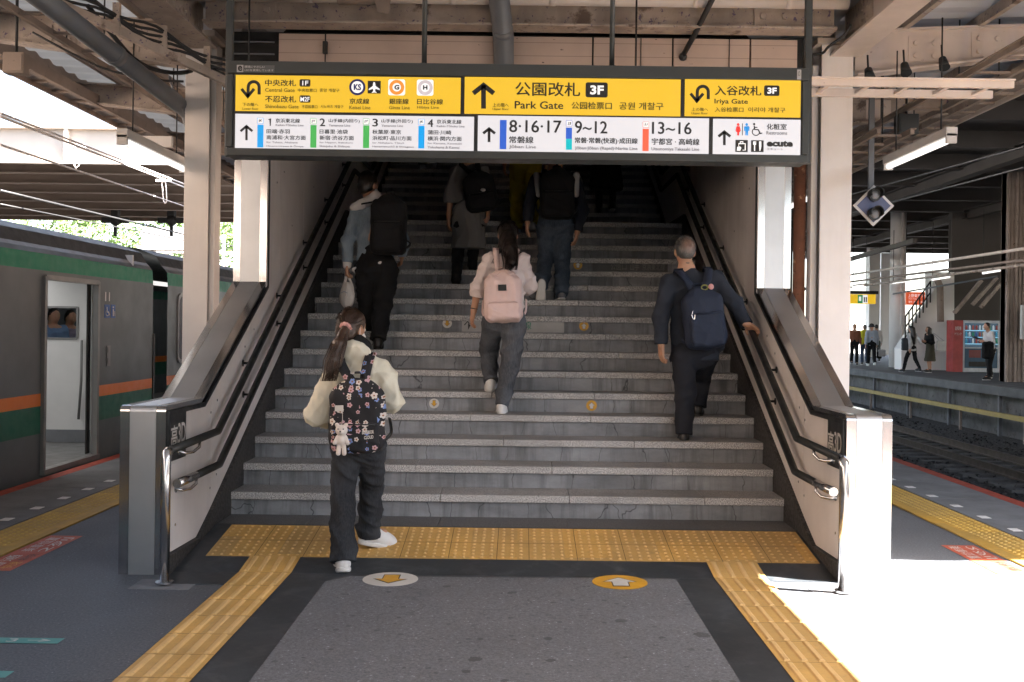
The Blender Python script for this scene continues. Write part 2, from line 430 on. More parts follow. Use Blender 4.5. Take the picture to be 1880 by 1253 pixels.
# dotted warning tiles across the foot of the ramp
b = MB(); sl = math.atan2(Z0, RY1 - RY0)
xs = [-1.94 + .302 * i for i in range(5)] + [-.43 + .302 * 0 - .0] ; xs = []
x = -1.945
for wd_ in (.3, .3, .3, .3, .3, .3, .2, .3, .3, .3, .3, .3, .3): xs.append((x, wd_)); x += wd_ + .003
for r in range(2):
    ya = 6.255 + r * .285
    for x, wd_ in xs:
        y1 = ya + .282; z_0, z_1 = rz(ya) + .004, rz(y1) + .004
        b.add([(x, ya, z_0), (x + wd_, ya, z_0), (x + wd_, y1, z_1), (x, y1, z_1)], [(0, 1, 2, 3)])
        nx = 5 if wd_ > .25 else 3
        for i in range(nx):
            for j in range(5):
                yy = ya + .03 + j * .0555; dome(b, x + .035 + i * .0575, yy, rz(yy) + .004, .0125, .006)
b.add([(-1.945, 6.255, rz(6.255) + .003), (x, 6.255, rz(6.255) + .003), (x, 6.82, rz(6.82) + .003), (-1.945, 6.82, rz(6.82) + .003)], [(0, 1, 2, 3)], 2)
struct(b.build('warning_tactile_paving', [m_tact, m_tactdot, m_groove]))
for xa, xb, yb in ((-1.665, -1.35, 5.99), (1.18, 1.495, 5.99)):
    b = MB(); y = -3.01
    while y < 6.25:
        y1 = min(y + .297, 6.252); z_0, z_1 = rz(y) + .008, rz(y1) + .008
        b.add([(xa, y, z_0), (xb, y, z_0), (xb, y1, z_1), (xa, y1, z_1)], [(0, 1, 2, 3)])
        for i in range(4):
            xc = xa + (xb - xa) * (.125 + .25 * i)
            p, q = (y + .012, y1 - .008); zp, zq = rz(p) + .008, rz(q) + .008
            r1, r2 = .017, .009
            b.add([(xc - r1, p, zp), (xc + r1, p, zp), (xc + r1, q, zq), (xc - r1, q, zq), (xc - r2, p + .008, zp + .006), (xc + r2, p + .008, zp + .006), (xc + r2, q - .008, zq + .006), (xc - r2, q - .008, zq + .006)],
                  [(4, 5, 6, 7), (0, 1, 5, 4), (1, 2, 6, 5), (2, 3, 7, 6), (3, 0, 4, 7)], 1)
        y += .3
    b.add([(xa, -3, .006), (xb, -3, .006), (xb, 6, .006), (xa, 6, .006)], [(0, 1, 2, 3)], 2)
    struct(b.build('guide_tactile_paving', [m_tact, m_tactdot, m_groove]))
# floor stickers
m_stw = M('sticker_white', (.62, .6, .57), .4, var=.08, bump=.03)
m_sty = M('sticker_yellow', RGB(214, 160, 44), .4, var=.1, bump=.03)
m_stk = M('sticker_black', (.03, .028, .026), .5, bump=0)
m_sto = M('sticker_orange', RGB(178, 84, 60), .55, var=.15)
m_stg = M('sticker_teal', RGB(84, 152, 146), .55, var=.12)
ARROW = [(0, .62), (-.62, 0), (-.3, 0), (-.3, -.62), (.3, -.62), (.3, 0), (.62, 0)]
def arrow_sticker(name, label, c, r, ex, ey, back, fill, up, group):
    n = Vector(ex).cross(Vector(ey)); c, ex, ey = Vector(c), Vector(ex), Vector(ey)
    b = MB(); b.disc(c, r, n, .0015, 32, 0)
    for k, mi, h in ((1.12, 2, .0025), (1.0, 1, .0035)):
        poly = [c + n * h + (ex * px + ey * (py * (1 if up else -1))) * r * k * .92 for px, py in ARROW]
        if not up: poly.reverse()
        b.add(poly, [tuple(range(7))], mi)
    return tag(b.build(name, [back, fill, m_stk]), label, 'sticker', group)
g = 'direction arrow stickers'
arrow_sticker('arrow_sticker', 'round white floor sticker with a yellow arrow pointing towards the viewer', (-.74, 5.862, .009), .162, (1, 0, 0), (0, 1, 0), m_stw, m_sty, False, g)
arrow_sticker('arrow_sticker', 'round yellow floor sticker with a white arrow pointing to the stairs', (.602, 5.862, .009), .162, (1, 0, 0), (0, 1, 0), m_sty, m_stw, True, g)
def floor_sign(label, pts, m, lines, lm):
    pts = [Vector(p) for p in pts]; b = MB(); b.add([p + Vector((0, 0, .003)) for p in pts] , [(0, 1, 2, 3)], 0)
    o, u, v = pts[0], pts[1] - pts[0], pts[3] - pts[0]
    for s, x0, y0, x1, y1, mi in lines:
        put_text(b, s, o + u * x0 + v * y0 + Vector((0, 0, .005)), u * (x1 - x0), v * (y1 - y0), mi)
    return tag(b.build('floor_sign', [m] + lm), label, 'floor sign', 'floor signs')
floor_sign('orange red floor sign with white characters beside the left yellow edge strip', [(-3.02, 5.97, 0), (-3.02, 6.97, 0), (-3.25, 6.97, 0), (-3.25, 5.97, 0)], m_sto,
           [('乗車位置', .5, .5, .93, .85, 1), ('2列', .5, .1, .93, .42, 1), ('普通', .05, .5, .4, .85, 1), ('快速', .05, .12, .22, .42, 2), ('特快', .26, .12, .43, .42, 3)], [m_stw, m_sty, m_stk])
floor_sign('faded orange floor sign on the right of the platform half in sunlight', [(3.2, 7.03, 0), (3.2, 6.2, 0), (2.97, 6.2, 0), (2.97, 7.03, 0)][::1], m_sto,
           [('乗車位置', .05, .55, .5, .9, 1), ('2列', .05, .1, .5, .42, 1), ('普通', .6, .55, .95, .88, 1), ('快速', .6, .12, .9, .42, 3)], [m_stw, m_sty, m_stk])
floor_sign('teal floor sign strip with white characters and an arrow by the left photo border', [(-2.9, 4.63, 0), (-2.12, 4.63, 0), (-2.12, 4.71, 0), (-2.9, 4.71, 0)], m_stg,
           [('乗車口', .35, .2, .62, .8, 1), ('3', .68, .2, .74, .8, 1), ('→', .8, .25, .94, .75, 1)], [m_stw])
floor_sign('teal floor sign strip lowest in the left corner of the photo', [(-2.9, 4.18, 0), (-2.13, 4.18, 0), (-2.13, 4.26, 0), (-2.9, 4.26, 0)], m_stg, [('乗車口', .3, .2, .62, .8, 1)], [m_stw])

# ------------------------------------------------------------------ stairs
T_, R_ = .315, .1643
YN, ZN = [], []
for k in range(1, 31):
    if k <= 16: YN.append(7.18 + (k - 1) * T_)
    else: YN.append(11.9 + 1.55 + (k - 17) * T_)
    ZN.append(Z0 + k * R_)
stair = thing('staircase', 'wide concrete staircase with speckled granite treads rising into the dark', 'stairs', (0, 7.18, Z0))
random.seed(3)
for k in range(30):
    y0, z1 = YN[k], ZN[k]; y1 = (YN[k + 1] if k < 29 else y0 + 2.5) + .03
    zb = (ZN[k - 1] if k else Z0)
    b = MB(); x = WL + .031; xr = WR - .031; first = True
    while x < xr - .01:
        L = random.uniform(.85, 1.05) if not first else random.uniform(.4, 1.0); first = False
        x2 = min(x + L, xr); x2 = xr if xr - x2 < .25 else x2
        b.box(x + .0015, x2 - .0015, y0, y0 + .295, z1 - .055, z1)
        b.box(x + .0015, x2 - .0015, y0 + .297, y1, z1 - .055, z1 - .001)
        x = x2
    b.build('tread', m_gran, stair, .004, 1)
    b = MB(); b.box(WL + .031, WR - .031, y0 + .022, y1 + .02, zb - .06, z1 - .0555); b.build('riser', m_riser, stair)
# stickers and lettering on the risers
def riser_pt(px, py, k): return PY(px, py, YN[k - 1] + .0205)
g = 'direction arrow stickers'
arrow_sticker('arrow_sticker', 'small round white sticker with a yellow down arrow on a lower stair riser, left', riser_pt(797, 741, 5), .042, (1, 0, 0), (0, 0, 1), m_stw, m_sty, False, g)
arrow_sticker('arrow_sticker', 'small round yellow sticker with a white up arrow on a lower stair riser, right', riser_pt(1086, 745, 5), .045, (1, 0, 0), (0, 0, 1), m_sty, m_stw, True, g)
arrow_sticker('arrow_sticker', 'small white down arrow sticker on the riser left of the pink backpack woman', riser_pt(821, 594, 9), .046, (1, 0, 0), (0, 0, 1), m_stw, m_sty, False, g)
arrow_sticker('arrow_sticker', 'small yellow up arrow sticker on the riser right of the pink backpack woman', riser_pt(1072, 599, 9), .046, (1, 0, 0), (0, 0, 1), m_sty, m_stw, True, g)
arrow_sticker('arrow_sticker', 'dim round sticker with an up arrow on a shaded riser beside the man in jeans', riser_pt(1061, 487, 13), .05, (1, 0, 0), (0, 0, 1), m_sty, m_stw, True, g)
m_stgrey = M('sticker_grey', (.4, .39, .38), .45, var=.12)
m_ltgreen = M('lettering_green', RGB(40, 130, 105), .5, bump=0)
def riser_strip(px0, py0, px1, py1, k, mat, texts, label, lm):
    a, c = riser_pt(px0, py1, k), riser_pt(px1, py0, k); b = MB()
    y = a.y; b.box(a.x, c.x, y - .0012, y, a.z, c.z)
    for s, x0, x1, mi in texts:
        put_text(b, s, (a.x + (c.x - a.x) * x0, y - .003, a.z + (c.z - a.z) * .12), ((c.x - a.x) * (x1 - x0), 0, 0), (0, 0, (c.z - a.z) * .72), mi)
    return tag(b.build('riser_sign', [mat] + lm), label, 'sign strip', 'sign strips on the stair risers')
riser_strip(848, 588, 1036, 609, 9, m_stgrey, [('↑', .02, .09, 2), ('JR山手線', .3, .68, 1)], 'pale sign strip with green characters on the riser behind the woman', [m_ltgreen, m_stk])
riser_strip(1088, 481, 1226, 498, 13, M('strip_dark', (.1, .1, .1), .6), [('公園口', .24, .45, 1), ('山手', .5, .62, 1), ('京浜東北線', .66, .96, 1)], 'dark sign strip with faint characters on a shaded riser', [M('lettering_dim', (.22, .22, .21), .6, bump=0)])

# ------------------------------------------------------------------ side walls of the stairs
YK1, YK2, ZC, ZK2 = 6.62, 8.22, 1.0, 1.84
ceil_z = lambda y: 3.15 + max(0, y - 8.4) * .56
def zt(y): return float(np.interp(y, [5.9, YK1, YK2, YK2 + .001, 8.4, 21.5], [ZC - .05, ZC - .05, ZK2 - .05, 3.2, 3.2, 10.5]))
def zb_(y): return float(np.interp(y, [5.9, 6.5, 6.78, 11.85, 13.35, 21.5], [.118, .105, .235, 2.86, 2.88, 7.1]))
def clip_poly(y0, y1):
    ys = sorted(set([y0, y1] + [q for q in (6.5, YK1, 6.78, YK2, YK2 + .001, 8.4, 11.85, 13.35) if y0 < q < y1]))
    return [(y, zb_(y)) for y in ys] + [(y, zt(y)) for y in reversed(ys)]
for side, xi, xo in (('left', WL, NFL), ('right', WR, NFR)):
    s = 1 if side == 'left' else -1
    wt = thing('stair_wall', f'cream panelled stair wall with stainless coping on the {side} of the stairs', 'wall', ((xi + xo) / 2, NY, 0), 'stair walls')
    lo, hi = min(xi, xo), max(xi, xo)
    b = MB(); ys = [NY + .03, YK1, YK2, YK2 + .001, 8.4, 21.5]
    poly = [(NY + .03, -.05), (21.5, -.05)] + [(y, zt(y) - .004) for y in reversed(ys)]
    b.prism(poly, 'x', lo + .02, hi - .02); b.build('core', m_cream, wt)
    b = MB(); yy = [NY + .012, 6.5, 6.78, 11.85, 13.35, 21.5]
    b.prism([(NY + .012, -.05), (21.5, -.05)] + [(y, zb_(y) - .006) for y in reversed(yy)], 'x', xi - s * .04, xi + s * .03)
    b.build('stringer', m_granwall, wt)
    edges = [NY + .05] + [6.35 + .45 + .93 * i for i in range(17)]
    for a, c in zip(edges[:-1], edges[1:]):
        if a < YK2 < c: c0 = c
        b = MB(); b.prism(clip_poly(a + .003, min(c, 21.5) - .003), 'x', xi - s * .02, xi + s * .004); b.build('wall_panel', m_cream, wt)
    b = MB()
    for a in edges[:-1]:
        for yy_, f_q in ((a + .12, .18), (a + .8, .18), (a + .12, .82), (a + .8, .82), (a + .45, .5)):
            if yy_ < 12: z_q = zb_(yy_) + (min(zt(yy_), zb_(yy_) + 1.9) - zb_(yy_)) * f_q; b.disc((xi + s * .0035, yy_, z_q), .009, (s, 0, 0), .003, 10)
    b.build('panel_screws', m_tube, wt)['kind'] = 'stuff'
    # coping: path from the floor over the newel, along the slope and up the jamb
    rr = .035
    arc = [(NY + rr - rr * math.cos(t), ZC - rr + rr * math.sin(t)) for t in [i * math.pi / 10 for i in range(6)]]
    path = [(NY, -.02)] + arc + [(YK1, ZC), (YK2, ZK2), (YK2, 3.3)]
    wdt = hi - lo; e = .056
    b = MB(); b.ribbon(path, .03, lo + e + .002, hi - e - .002); b.build('coping', m_steel, wt)
    for q0, q1 in ((lo, lo + e), (hi - e, hi)):
        b = MB(); b.ribbon(path, .03, q0, q1); b.build('coping_edge', m_mirror, wt)
    inner = [(y + .0, z - .0) for y, z in path]
    b = MB(); b.ribbon([(NY + .032, -.01)] + [(NY + .032, ZC - .032), (YK1 + .012, ZC - .032), (YK2 + .03, ZK2 - .03), (YK2 + .03, 3.2)], .028, xi - s * .02, xi + s * .012)
    b.build('trim', m_blacktrim, wt)
    # number plate
    pb = thing('platform_plate', f'black 高3D plate on the {side} stair wall above the handrail', 'sign plate', (xi + s * .006, 6.1, .8), 'black number plates')
    y0, y1, z0, z1 = (5.985, 6.27, .66, .945)
    b = MB(); b.box(*sorted((xi + s * .004, xi + s * .006)), y0 - .012, y1 + .012, z0 - .02, z1 + .012); b.build('backing', m_stw, pb)
    b = MB(); b.box(*sorted((xi + s * .0062, xi + s * .008)), y0, y1, z0, z1); b.build('plate', m_blacktrim, pb)
    b = MB(); xq = xi + s * .0095
    def tline(t, a0, a1, za, zb2):
        if s > 0: put_text(b, t, (xq, y0 + a0 * (y1 - y0), za), (0, (a1 - a0) * (y1 - y0), 0), (0, 0, zb2 - za), 0, .012)
        else: put_text(b, t, (xq, y1 - a0 * (y1 - y0), za), (0, -(a1 - a0) * (y1 - y0), 0), (0, 0, zb2 - za), 0, .012)
    tline('高', .04, .45, .735, .875); tline('3D', .48, .96, .755, .88)
    b.build('lettering', m_stw, pb)
    # handrails
    xr_ = xi + s * .085
    zsl = .53
    up = [(xr_, 5.70, .0), (xr_, 5.70, .715), (xr_, 5.715, .745), (xr_, 5.745, .758)]
    top = [(xr_, 5.745, .758), (xr_, 6.68, .775), (xr_, 11.95, .775 + 5.27 * zsl), (xr_, 13.35, .775 + 5.27 * zsl), (xr_, 20.5, .775 + 5.27 * zsl + 7.15 * zsl)]
    h = thing('handrail', f'upper black handrail of the {side} stair wall ending in a steel post', 'handrail', (xr_, 5.7, 0), 'handrails along the stairs')
    MB().tube(top, .0245, 14).build('rail', m_blackrail, h)
    MB().tube(up, .0275, 16).disc((xr_, 5.70, .012), .05, (0, 0, 1), .01, 24).build('post', m_tube, h)
    low = [(xr_, 6.22, .545), (xr_, 6.72, .548), (xr_, 12.0, .548 + 5.28 * zsl), (xr_, 13.35, .548 + 5.28 * zsl), (xr_, 20.5, .548 + 5.28 * zsl + 7.15 * zsl)]
    h2 = thing('handrail', f'lower black handrail of the {side} stair wall with a steel end tube', 'handrail', (xr_, 5.9, .5), 'handrails along the stairs')
    MB().tube(low, .0245, 14).build('rail', m_blackrail, h2)
    MB().tube([(xr_, 5.89, .548), (xr_, 6.23, .545)], .0265, 16).build('rail_end', m_tube, h2)
    def bracket(par, y, z, hook):
        b = MB()
        if hook: b.tube([(xr_, y + .1, z - .015), (xr_, y + .09, z - .05), (xr_ - s * .02, y + .04, z - .075), (xr_ - s * .05, y - .02, z - .075), (xi + s * .004, y - .05, z - .06)], .0095, 8)
        else: b.tube([(xr_, y, z - .015), (xr_ - s * .02, y, z - .04), (xi + s * .004, y, z - .04)], .009, 8)
        b.disc((xi + s * .003, y - (.05 if hook else 0), z - (.06 if hook else .04)), .026, (s, 0, 0), .006, 16)
        b.build('bracket', m_tube if hook else m_blackrail, par)
    bracket(h, 6.2, .766, True); bracket(h2, 6.15, .545, True)
    for i in range(7):
        y = 7.55 + i * 1.02
        if y < 11.9: bracket(h, y, .775 + (y - 6.68) * zsl, False); bracket(h2, y + .02, .548 + (y - 6.7) * zsl, False)
    b = MB(); px = xr_ - s * .0
    b.box(min(px - .17, px + .17), max(px - .17, px + .17), 5.6, 5.82, -.001, .0035)
    struct(b.build('post_footing_patch', m_cast))
# tunnel over the stairs
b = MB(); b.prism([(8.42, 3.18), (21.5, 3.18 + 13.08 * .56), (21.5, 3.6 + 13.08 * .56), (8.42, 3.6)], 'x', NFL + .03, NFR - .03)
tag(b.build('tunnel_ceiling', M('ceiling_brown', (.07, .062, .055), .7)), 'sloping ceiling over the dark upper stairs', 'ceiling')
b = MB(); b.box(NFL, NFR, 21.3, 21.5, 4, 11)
tag(b.build('end_wall', MATS['ceiling_brown']), 'dark wall closing the top of the stairwell', 'wall')  # unseen wall, added so the top of the stairs stays dark
# ------------------------------------------------------------------ hanging direction sign
SY = 6.1
m_frame = M('sign_frame_grey', (.035, .04, .04), .45, var=.1, bump=.02)
ESC = 2 ** -EXPO
def lin(c, k=1.0): return tuple(x * k for x in c)
m_yel = EM('lit_yellow_panel', RGB(252, 205, 50), ESC * .82, sc(RGB(240, 180, 40), .25))
m_wht = EM('lit_white_panel', RGB(246, 242, 246), ESC * .78, (.2, .2, .2))
def ink(name, c): return M(name, c, .5, var=.02, bump=0)
i_blk = ink('ink_black', (.012, .012, .012)); i_gry = ink('ink_grey', (.1, .095, .1)); i_brn = ink('ink_brown', (.06, .045, .008))
i_wht = EM('ink_white', RGB(240, 240, 240), ESC * .75, (.7, .7, .7))
def lit(name, r, g_, b_): return EM(name, RGB(r, g_, b_), ESC * .75, sc(RGB(r, g_, b_), .6))
i_cyan = lit('ink_cyan', 0, 160, 235); i_grn = lit('ink_green', 70, 175, 85); i_blu = lit('ink_blue', 45, 95, 200)
i_teal = lit('ink_teal', 0, 185, 195); i_red = lit('ink_orange_red', 250, 100, 70); i_navy = ink('ink_navy', RGB(34, 34, 110))
i_ora = lit('ink_orange', 240, 150, 60); i_pale = lit('ink_pale_grey', 205, 195, 198); i_mred = lit('ink_red', 225, 45, 40); i_mblu = lit('ink_light_blue', 30, 140, 215)
INKS = [i_blk, i_gry, i_brn, i_wht, i_cyan, i_grn, i_blu, i_teal, i_red, i_navy, i_ora, i_pale, i_mred, i_mblu, m_yel]
K, G, B_, W_, CY, GR, BL, TE, RE, NV, OR, PA, MR, MB_, YE = range(15)
def za(x, y): return 420 + x / 3.4815, 100 + y / 3.4815
def zb2(x, y): return 840 + x / 2.8485, 100 + y / 2.8485
sgn = thing('hanging_sign', 'long backlit yellow and white station direction sign hanging over the stairs', 'sign', tuple(PY(950, 118, SY)))
tl, br = PY(418, 115, SY), PY(1482, 300, SY); sx0, sx1, sz0, sz1 = tl.x, br.x, br.z, tl.z
b = MB(); b.box(sx0, sx1, SY - .02, SY + .16, sz0, sz1); b.build('housing', m_frame, sgn, .006)
b = MB()
for zz, th in ((sz0 + .02, .045), (sz1 - .035, .075)): b.box(sx0 + .005, sx1 - .005, SY - .035, SY - .0205, zz - th / 2, zz + th / 2)
for xx in (sx0 + .022, sx1 - .022): b.box(xx - .02, xx + .02, SY - .035, SY - .0205, sz0 + .05, sz1 - .08)
b.build('frame', m_frame, sgn, .003)
b = MB(); b.box(sx0 + .04, sx1 - .05, SY - .024, SY - .0205, sz0 + .04, sz1 - .07); b.build('divider', m_blacktrim, sgn)
SP = SY - .03
def P2(p): q = PY(p[0], p[1], SP); return q
def panel(name, conv, x0, y0, x1, y1, mat, label=None):
    a, c = P2(conv(x0, y0)), P2(conv(x1, y1)); b = MB(); b.box(a.x, c.x, SP, SP + .004, c.z, a.z)
    return b.build(name, mat, sgn)
panel('yellow_panel', za, 45, 132, 1480, 380, m_yel); panel('yellow_panel', zb2, 38, 118, 1165, 325, m_yel); panel('yellow_panel', zb2, 1190, 130, 1793, 331, m_yel)
panel('white_panel', za, 42, 380, 1565, 637, m_wht); panel('white_panel', zb2, 107, 320, 1313, 533, m_wht); panel('white_panel', zb2, 1337, 337, 1792, 537, m_wht)
tx = MB()
def T(conv, s, x0, y0, x1, y1, mi=K, fat=0.0, d=.0035):
    fat = fat
    a, c = P2(conv(x0, y0)), P2(conv(x1, y1)); 
    put_text(tx, s, (a.x, SP - d, c.z), (c.x - a.x, 0, 0), (0, 0, a.z - c.z), mi, fat)
    if mi in (K, NV, B_, G):                                                # heavier strokes
        e = min(.0016, (a.z - c.z) * .03)
        for k, (ex, ez) in enumerate(((e, 0), (-e, 0), (0, e))): put_text(tx, s, (a.x + ex, SP - d - .0003 * (k + 1), c.z + ez), (c.x - a.x, 0, 0), (0, 0, a.z - c.z), mi, fat)
def Rr(conv, x0, y0, x1, y1, mi=K, r=0, d=.002):
    a, c = P2(conv(x0, y0)), P2(conv(x1, y1)); x0, x1, z0, z1 = a.x, c.x, c.z, a.z; y = SP - d
    r = r * (x1 - x0); pts = []
    if r == 0: pts = [(x0, z0), (x1, z0), (x1, z1), (x0, z1)]
    else:
        for cx, cz, a0 in ((x1 - r, z0 + r, -90), (x1 - r, z1 - r, 0), (x0 + r, z1 - r, 90), (x0 + r, z0 + r, 180)):
            for i in range(6): t = math.radians(a0 + i * 18); pts.append((cx + r * math.cos(t), cz + r * math.sin(t)))
    tx.add([(p, y, q) for p, q in pts], [tuple(range(len(pts)))], mi)
def Ci(conv, x, y, r, mi, d=.002, n=40):
    a = P2(conv(x, y)); e = P2(conv(x + r, y)).x - a.x
    tx.add([(a.x + e * math.cos(2 * math.pi * i / n), SP - d, a.z + e * math.sin(2 * math.pi * i / n)) for i in range(n)], [tuple(range(n))], mi)
def Po(conv, pts, mi=K, d=.003):
    q = [P2(conv(*p)) for p in pts]; v = [(p.x, SP - d, p.z) for p in q]
    tx.add(v, [tuple(range(len(v)))], mi)
def St(conv, pts, wd, mi=K, d=.003):
    q = [P2(conv(*p)) for p in pts]; e = (P2(conv(wd, 0)).x - P2(conv(0, 0)).x) / 2
    L, R = [], []
    for i, p in enumerate(q):
        t = (q[min(i + 1, len(q) - 1)] - q[max(i - 1, 0)]); n = Vector((-t.z, 0, t.x)).normalized()
        k = 1.0
        if 0 < i < len(q) - 1:
            a1 = (q[i] - q[i - 1]).normalized(); a2 = (q[i + 1] - q[i]).normalized(); k = 1 / max(.5, math.sqrt(max(.1, (1 + a1.dot(a2)) / 2)))
        L.append(p + n * e * k); R.append(p - n * e * k)
    v = [(p.x, SP - d, p.z) for p in L + R]; m = len(q)
    tx.add(v, [(i, i + 1, m + i + 1, m + i) for i in range(m - 1)], mi)
def uturn(conv, ox, oy, k):
    f = lambda x, y: (ox + (x - 78) * k, oy + (y - 166) * k)
    arc = [f(195, 258)] + [f(160 + 35 * math.cos(t), 211 - 35 * math.sin(t)) for t in [i * math.pi / 12 for i in range(13)]] + [f(124, 262)]
    St(conv, arc, 20 * k); St(conv, [f(82, 222), f(122, 271), f(163, 222)], 19 * k)
    Po(conv, [f(112, 262), f(133, 262), f(122, 284)])
def uarrow(conv, cx, top, bot, hw, wd):
    St(conv, [(cx - hw, top + hw * 1.12), (cx, top + wd * .7), (cx + hw, top + hw * 1.12)], wd); St(conv, [(cx, top + wd * .7), (cx, bot)], wd)
A, Bz = za, zb2
uturn(A, 78, 166, 1.0)
T(A, '下の階へ', 89, 311, 190, 335, B_); T(A, 'Lower floor', 89, 341, 190, 357, B_)
T(A, '中央改札', 234, 163, 430, 206, K); T(A, 'Central Gate', 234, 217, 422, 243, B_); T(A, '中央检票口', 443, 220, 562, 243, B_); T(A, '중앙 개찰구', 582, 220, 708, 244, B_)
Rr(A, 453, 160, 522, 208, K, .14); T(A, '1F', 471, 170, 508, 200, W_, .015)
T(A, '不忍改札', 234, 266, 430, 310, K); T(A, 'Shinobazu Gate', 234, 322, 447, 348, B_); T(A, '不忍检票口', 468, 325, 567, 348, B_); T(A, '시노바즈 개찰구', 588, 325, 733, 347, B_)
Rr(A, 453, 263, 522, 310, K, .14); T(A, 'M2F', 459, 273, 517, 303, W_, .015)
Ci(A, 822, 211, 52, NV); Ci(A, 822, 211, 38, W_, .003); T(A, 'KS', 801, 192, 845, 231, NV, .02, .004)
Rr(A, 889, 170, 971, 252, K)
Po(A, [(926, 178), (935, 180), (938, 192), (938, 203), (965, 222), (965, 231), (938, 221), (936, 237), (945, 244), (945, 248), (930, 245), (915, 248), (915, 244), (924, 237), (922, 221), (895, 231), (895, 222), (922, 203), (922, 192)], W_)
Rr(A, 1020, 160, 1127, 264, W_, .12); Ci(A, 1074, 212, 48, OR, .003); Ci(A, 1074, 212, 27, W_, .004); T(A, 'G', 1060, 198, 1090, 228, K, .03, .005)
Rr(A, 1203, 162, 1308, 266, W_, .12); Ci(A, 1256, 214, 48, PA, .003); Ci(A, 1256, 214, 28, W_, .004); T(A, 'H', 1243, 200, 1270, 228, K, .03, .005)
T(A, '京成線', 773, 283, 898, 320, K); T(A, 'Keisei Line', 772, 330, 906, 354, B_); T(A, '銀座線', 1027, 284, 1150, 321, K); T(A, 'Ginza Line', 1026, 331, 1157, 354, B_)
T(A, '日比谷線', 1205, 286, 1369, 323, K); T(A, 'Hibiya Line', 1205, 332, 1343, 355, B_)
uarrow(A, 114, 450, 550, 38, 15)
def col(x, y, code, c, num, l1, l1w, e1, e1w, l2, l2w, l3, l3w, s1, s1w, s2, s2w):
    Rr(A, x, y, x + 37, y + 37, c); Rr(A, x + 2.5, y + 2.5, x + 34.5, y + 34.5, W_, 0, .003); T(A, code, x + 7, y + 10, x + 31, y + 29, K, 0, .004)
    Rr(A, x, y + 43, x + 37, y + 188, c)
    nw = 17 if num == '1' else 33
    if num == '1': St(A, [(x + 70, y + 12), (x + 82, y + 4), (x + 82, y + 51)], 6)
    else: T(A, num, x + 60 + (10 if num == '1' else 0), y + 2, x + 60 + nw + (10 if num == '1' else 0), y + 51, K)
    T(A, l1, x + 117, y + 3, x + 117 + l1w, y + 32, K); T(A, e1, x + 117, y + 38, x + 117 + e1w, y + 54, G)
    T(A, l2, x + 59, y + 71, x + 59 + l2w, y + 101, K); T(A, l3, x + 59, y + 110, x + 59 + l3w, y + 141, K)
    T(A, s1, x + 58, y + 149, x + 58 + s1w, y + 165, G); T(A, s2, x + 58, y + 172, x + 58 + s2w, y + 190, G)
col(184, 408, 'JK', CY, '1', '京浜東北線', 154, 'Keihin-Tōhoku Line', 178, '田端·赤羽', 147, '南浦和·大宮方面', 249, 'for Tabata, Akabane', 199, 'Minami-Urawa & Ōmiya', 236)
col(523, 410, 'JY', GR, '2', '山手線(内回り)', 197, 'Yamanote Line', 137, '日暮里·池袋', 179, '新宿·渋谷方面', 217, 'for Nippori, Ikebukuro', 213, 'Shinjuku & Shibuya', 193)
col(860, 412, 'JY', GR, '3', '山手線(外回り)', 199, 'Yamanote Line', 138, '秋葉原·東京', 182, '浜松町·品川方面', 249, 'for Akihabara, Tōkyō', 203, 'Hamamatsuchō & Shinagawa', 265)
col(1213, 415, 'JK', CY, '4', '京浜東北線', 157, 'Keihin-Tōhoku Line', 177, '蒲田·川崎', 150, '横浜·関内方面', 216, 'for Kamata, Kawasaki', 219, 'Yokohama & Kannai', 203)
uarrow(Bz, 136, 145, 285, 54, 25)
T(Bz, '上の階へ', 184, 256, 268, 278, B_); T(Bz, 'Upper floor', 183, 281, 268, 297, B_)
T(Bz, '公園改札', 303, 146, 640, 222, K); Rr(Bz, 670, 147, 785, 227, K, .1); T(Bz, '3F', 694, 163, 764, 212, W_, .035)
T(Bz, 'Park Gate', 300, 246, 552, 288, K); T(Bz, '公园检票口', 596, 250, 806, 290, B_); T(Bz, '공원 개찰구', 846, 252, 1076, 293, B_)
uturn(Bz, 1215, 160, .82)
T(Bz, '上の階へ', 1224, 280, 1309, 299, B_); T(Bz, 'Upper floor', 1223, 303, 1308, 319, B_)
T(Bz, '入谷改札', 1346, 165, 1587, 218, K); Rr(Bz, 1603, 163, 1683, 219, K, .12); T(Bz, '3F', 1620, 175, 1668, 208, W_, .035)
T(Bz, 'Iriya Gate', 1344, 234, 1517, 268, K); T(Bz, '入谷检票口', 1345, 277, 1494, 304, B_); T(Bz, '이리야 개찰구', 1520, 278, 1713, 306, B_)
uarrow(Bz, 165, 380, 460, 31, 14)
Rr(Bz, 222, 344, 255, 497, BL); T(Bz, '8·16·17', 272, 345, 542, 412, K); T(Bz, '常磐線', 271, 430, 396, 467, K); T(Bz, 'Jōban Line', 270, 475, 410, 498, G)
def code(x, y, s, c):
    Rr(Bz, x, y, x + 31, y + 30, c); Rr(Bz, x + 2, y + 2, x + 29, y + 28, W_, 0, .003); T(Bz, s, x + 8, y + 8, x + 24, y + 23, K, 0, .004)
code(568, 347, 'JJ', BL); Rr(Bz, 567, 384, 598, 443, BL); Rr(Bz, 567, 443, 598, 500, TE)
T(Bz, '9~12', 615, 350, 782, 416, K); T(Bz, '常磐·常磐(快速)·成田線', 614, 436, 941, 474, K); T(Bz, 'Jōban·Jōban (Rapid)·Narita Line', 614, 482, 940, 507, G)
code(969, 354, 'JU', RE); Rr(Bz, 968, 390, 999, 507, RE)
T(Bz, '13~16', 1018, 355, 1222, 420, K); T(Bz, '宇都宮 · 高崎線', 1016, 440, 1264, 477, K); T(Bz, 'Utsunomiya·Takasaki Line', 1014, 487, 1263, 511, G)
uarrow(Bz, 1395, 396, 476, 31, 14)
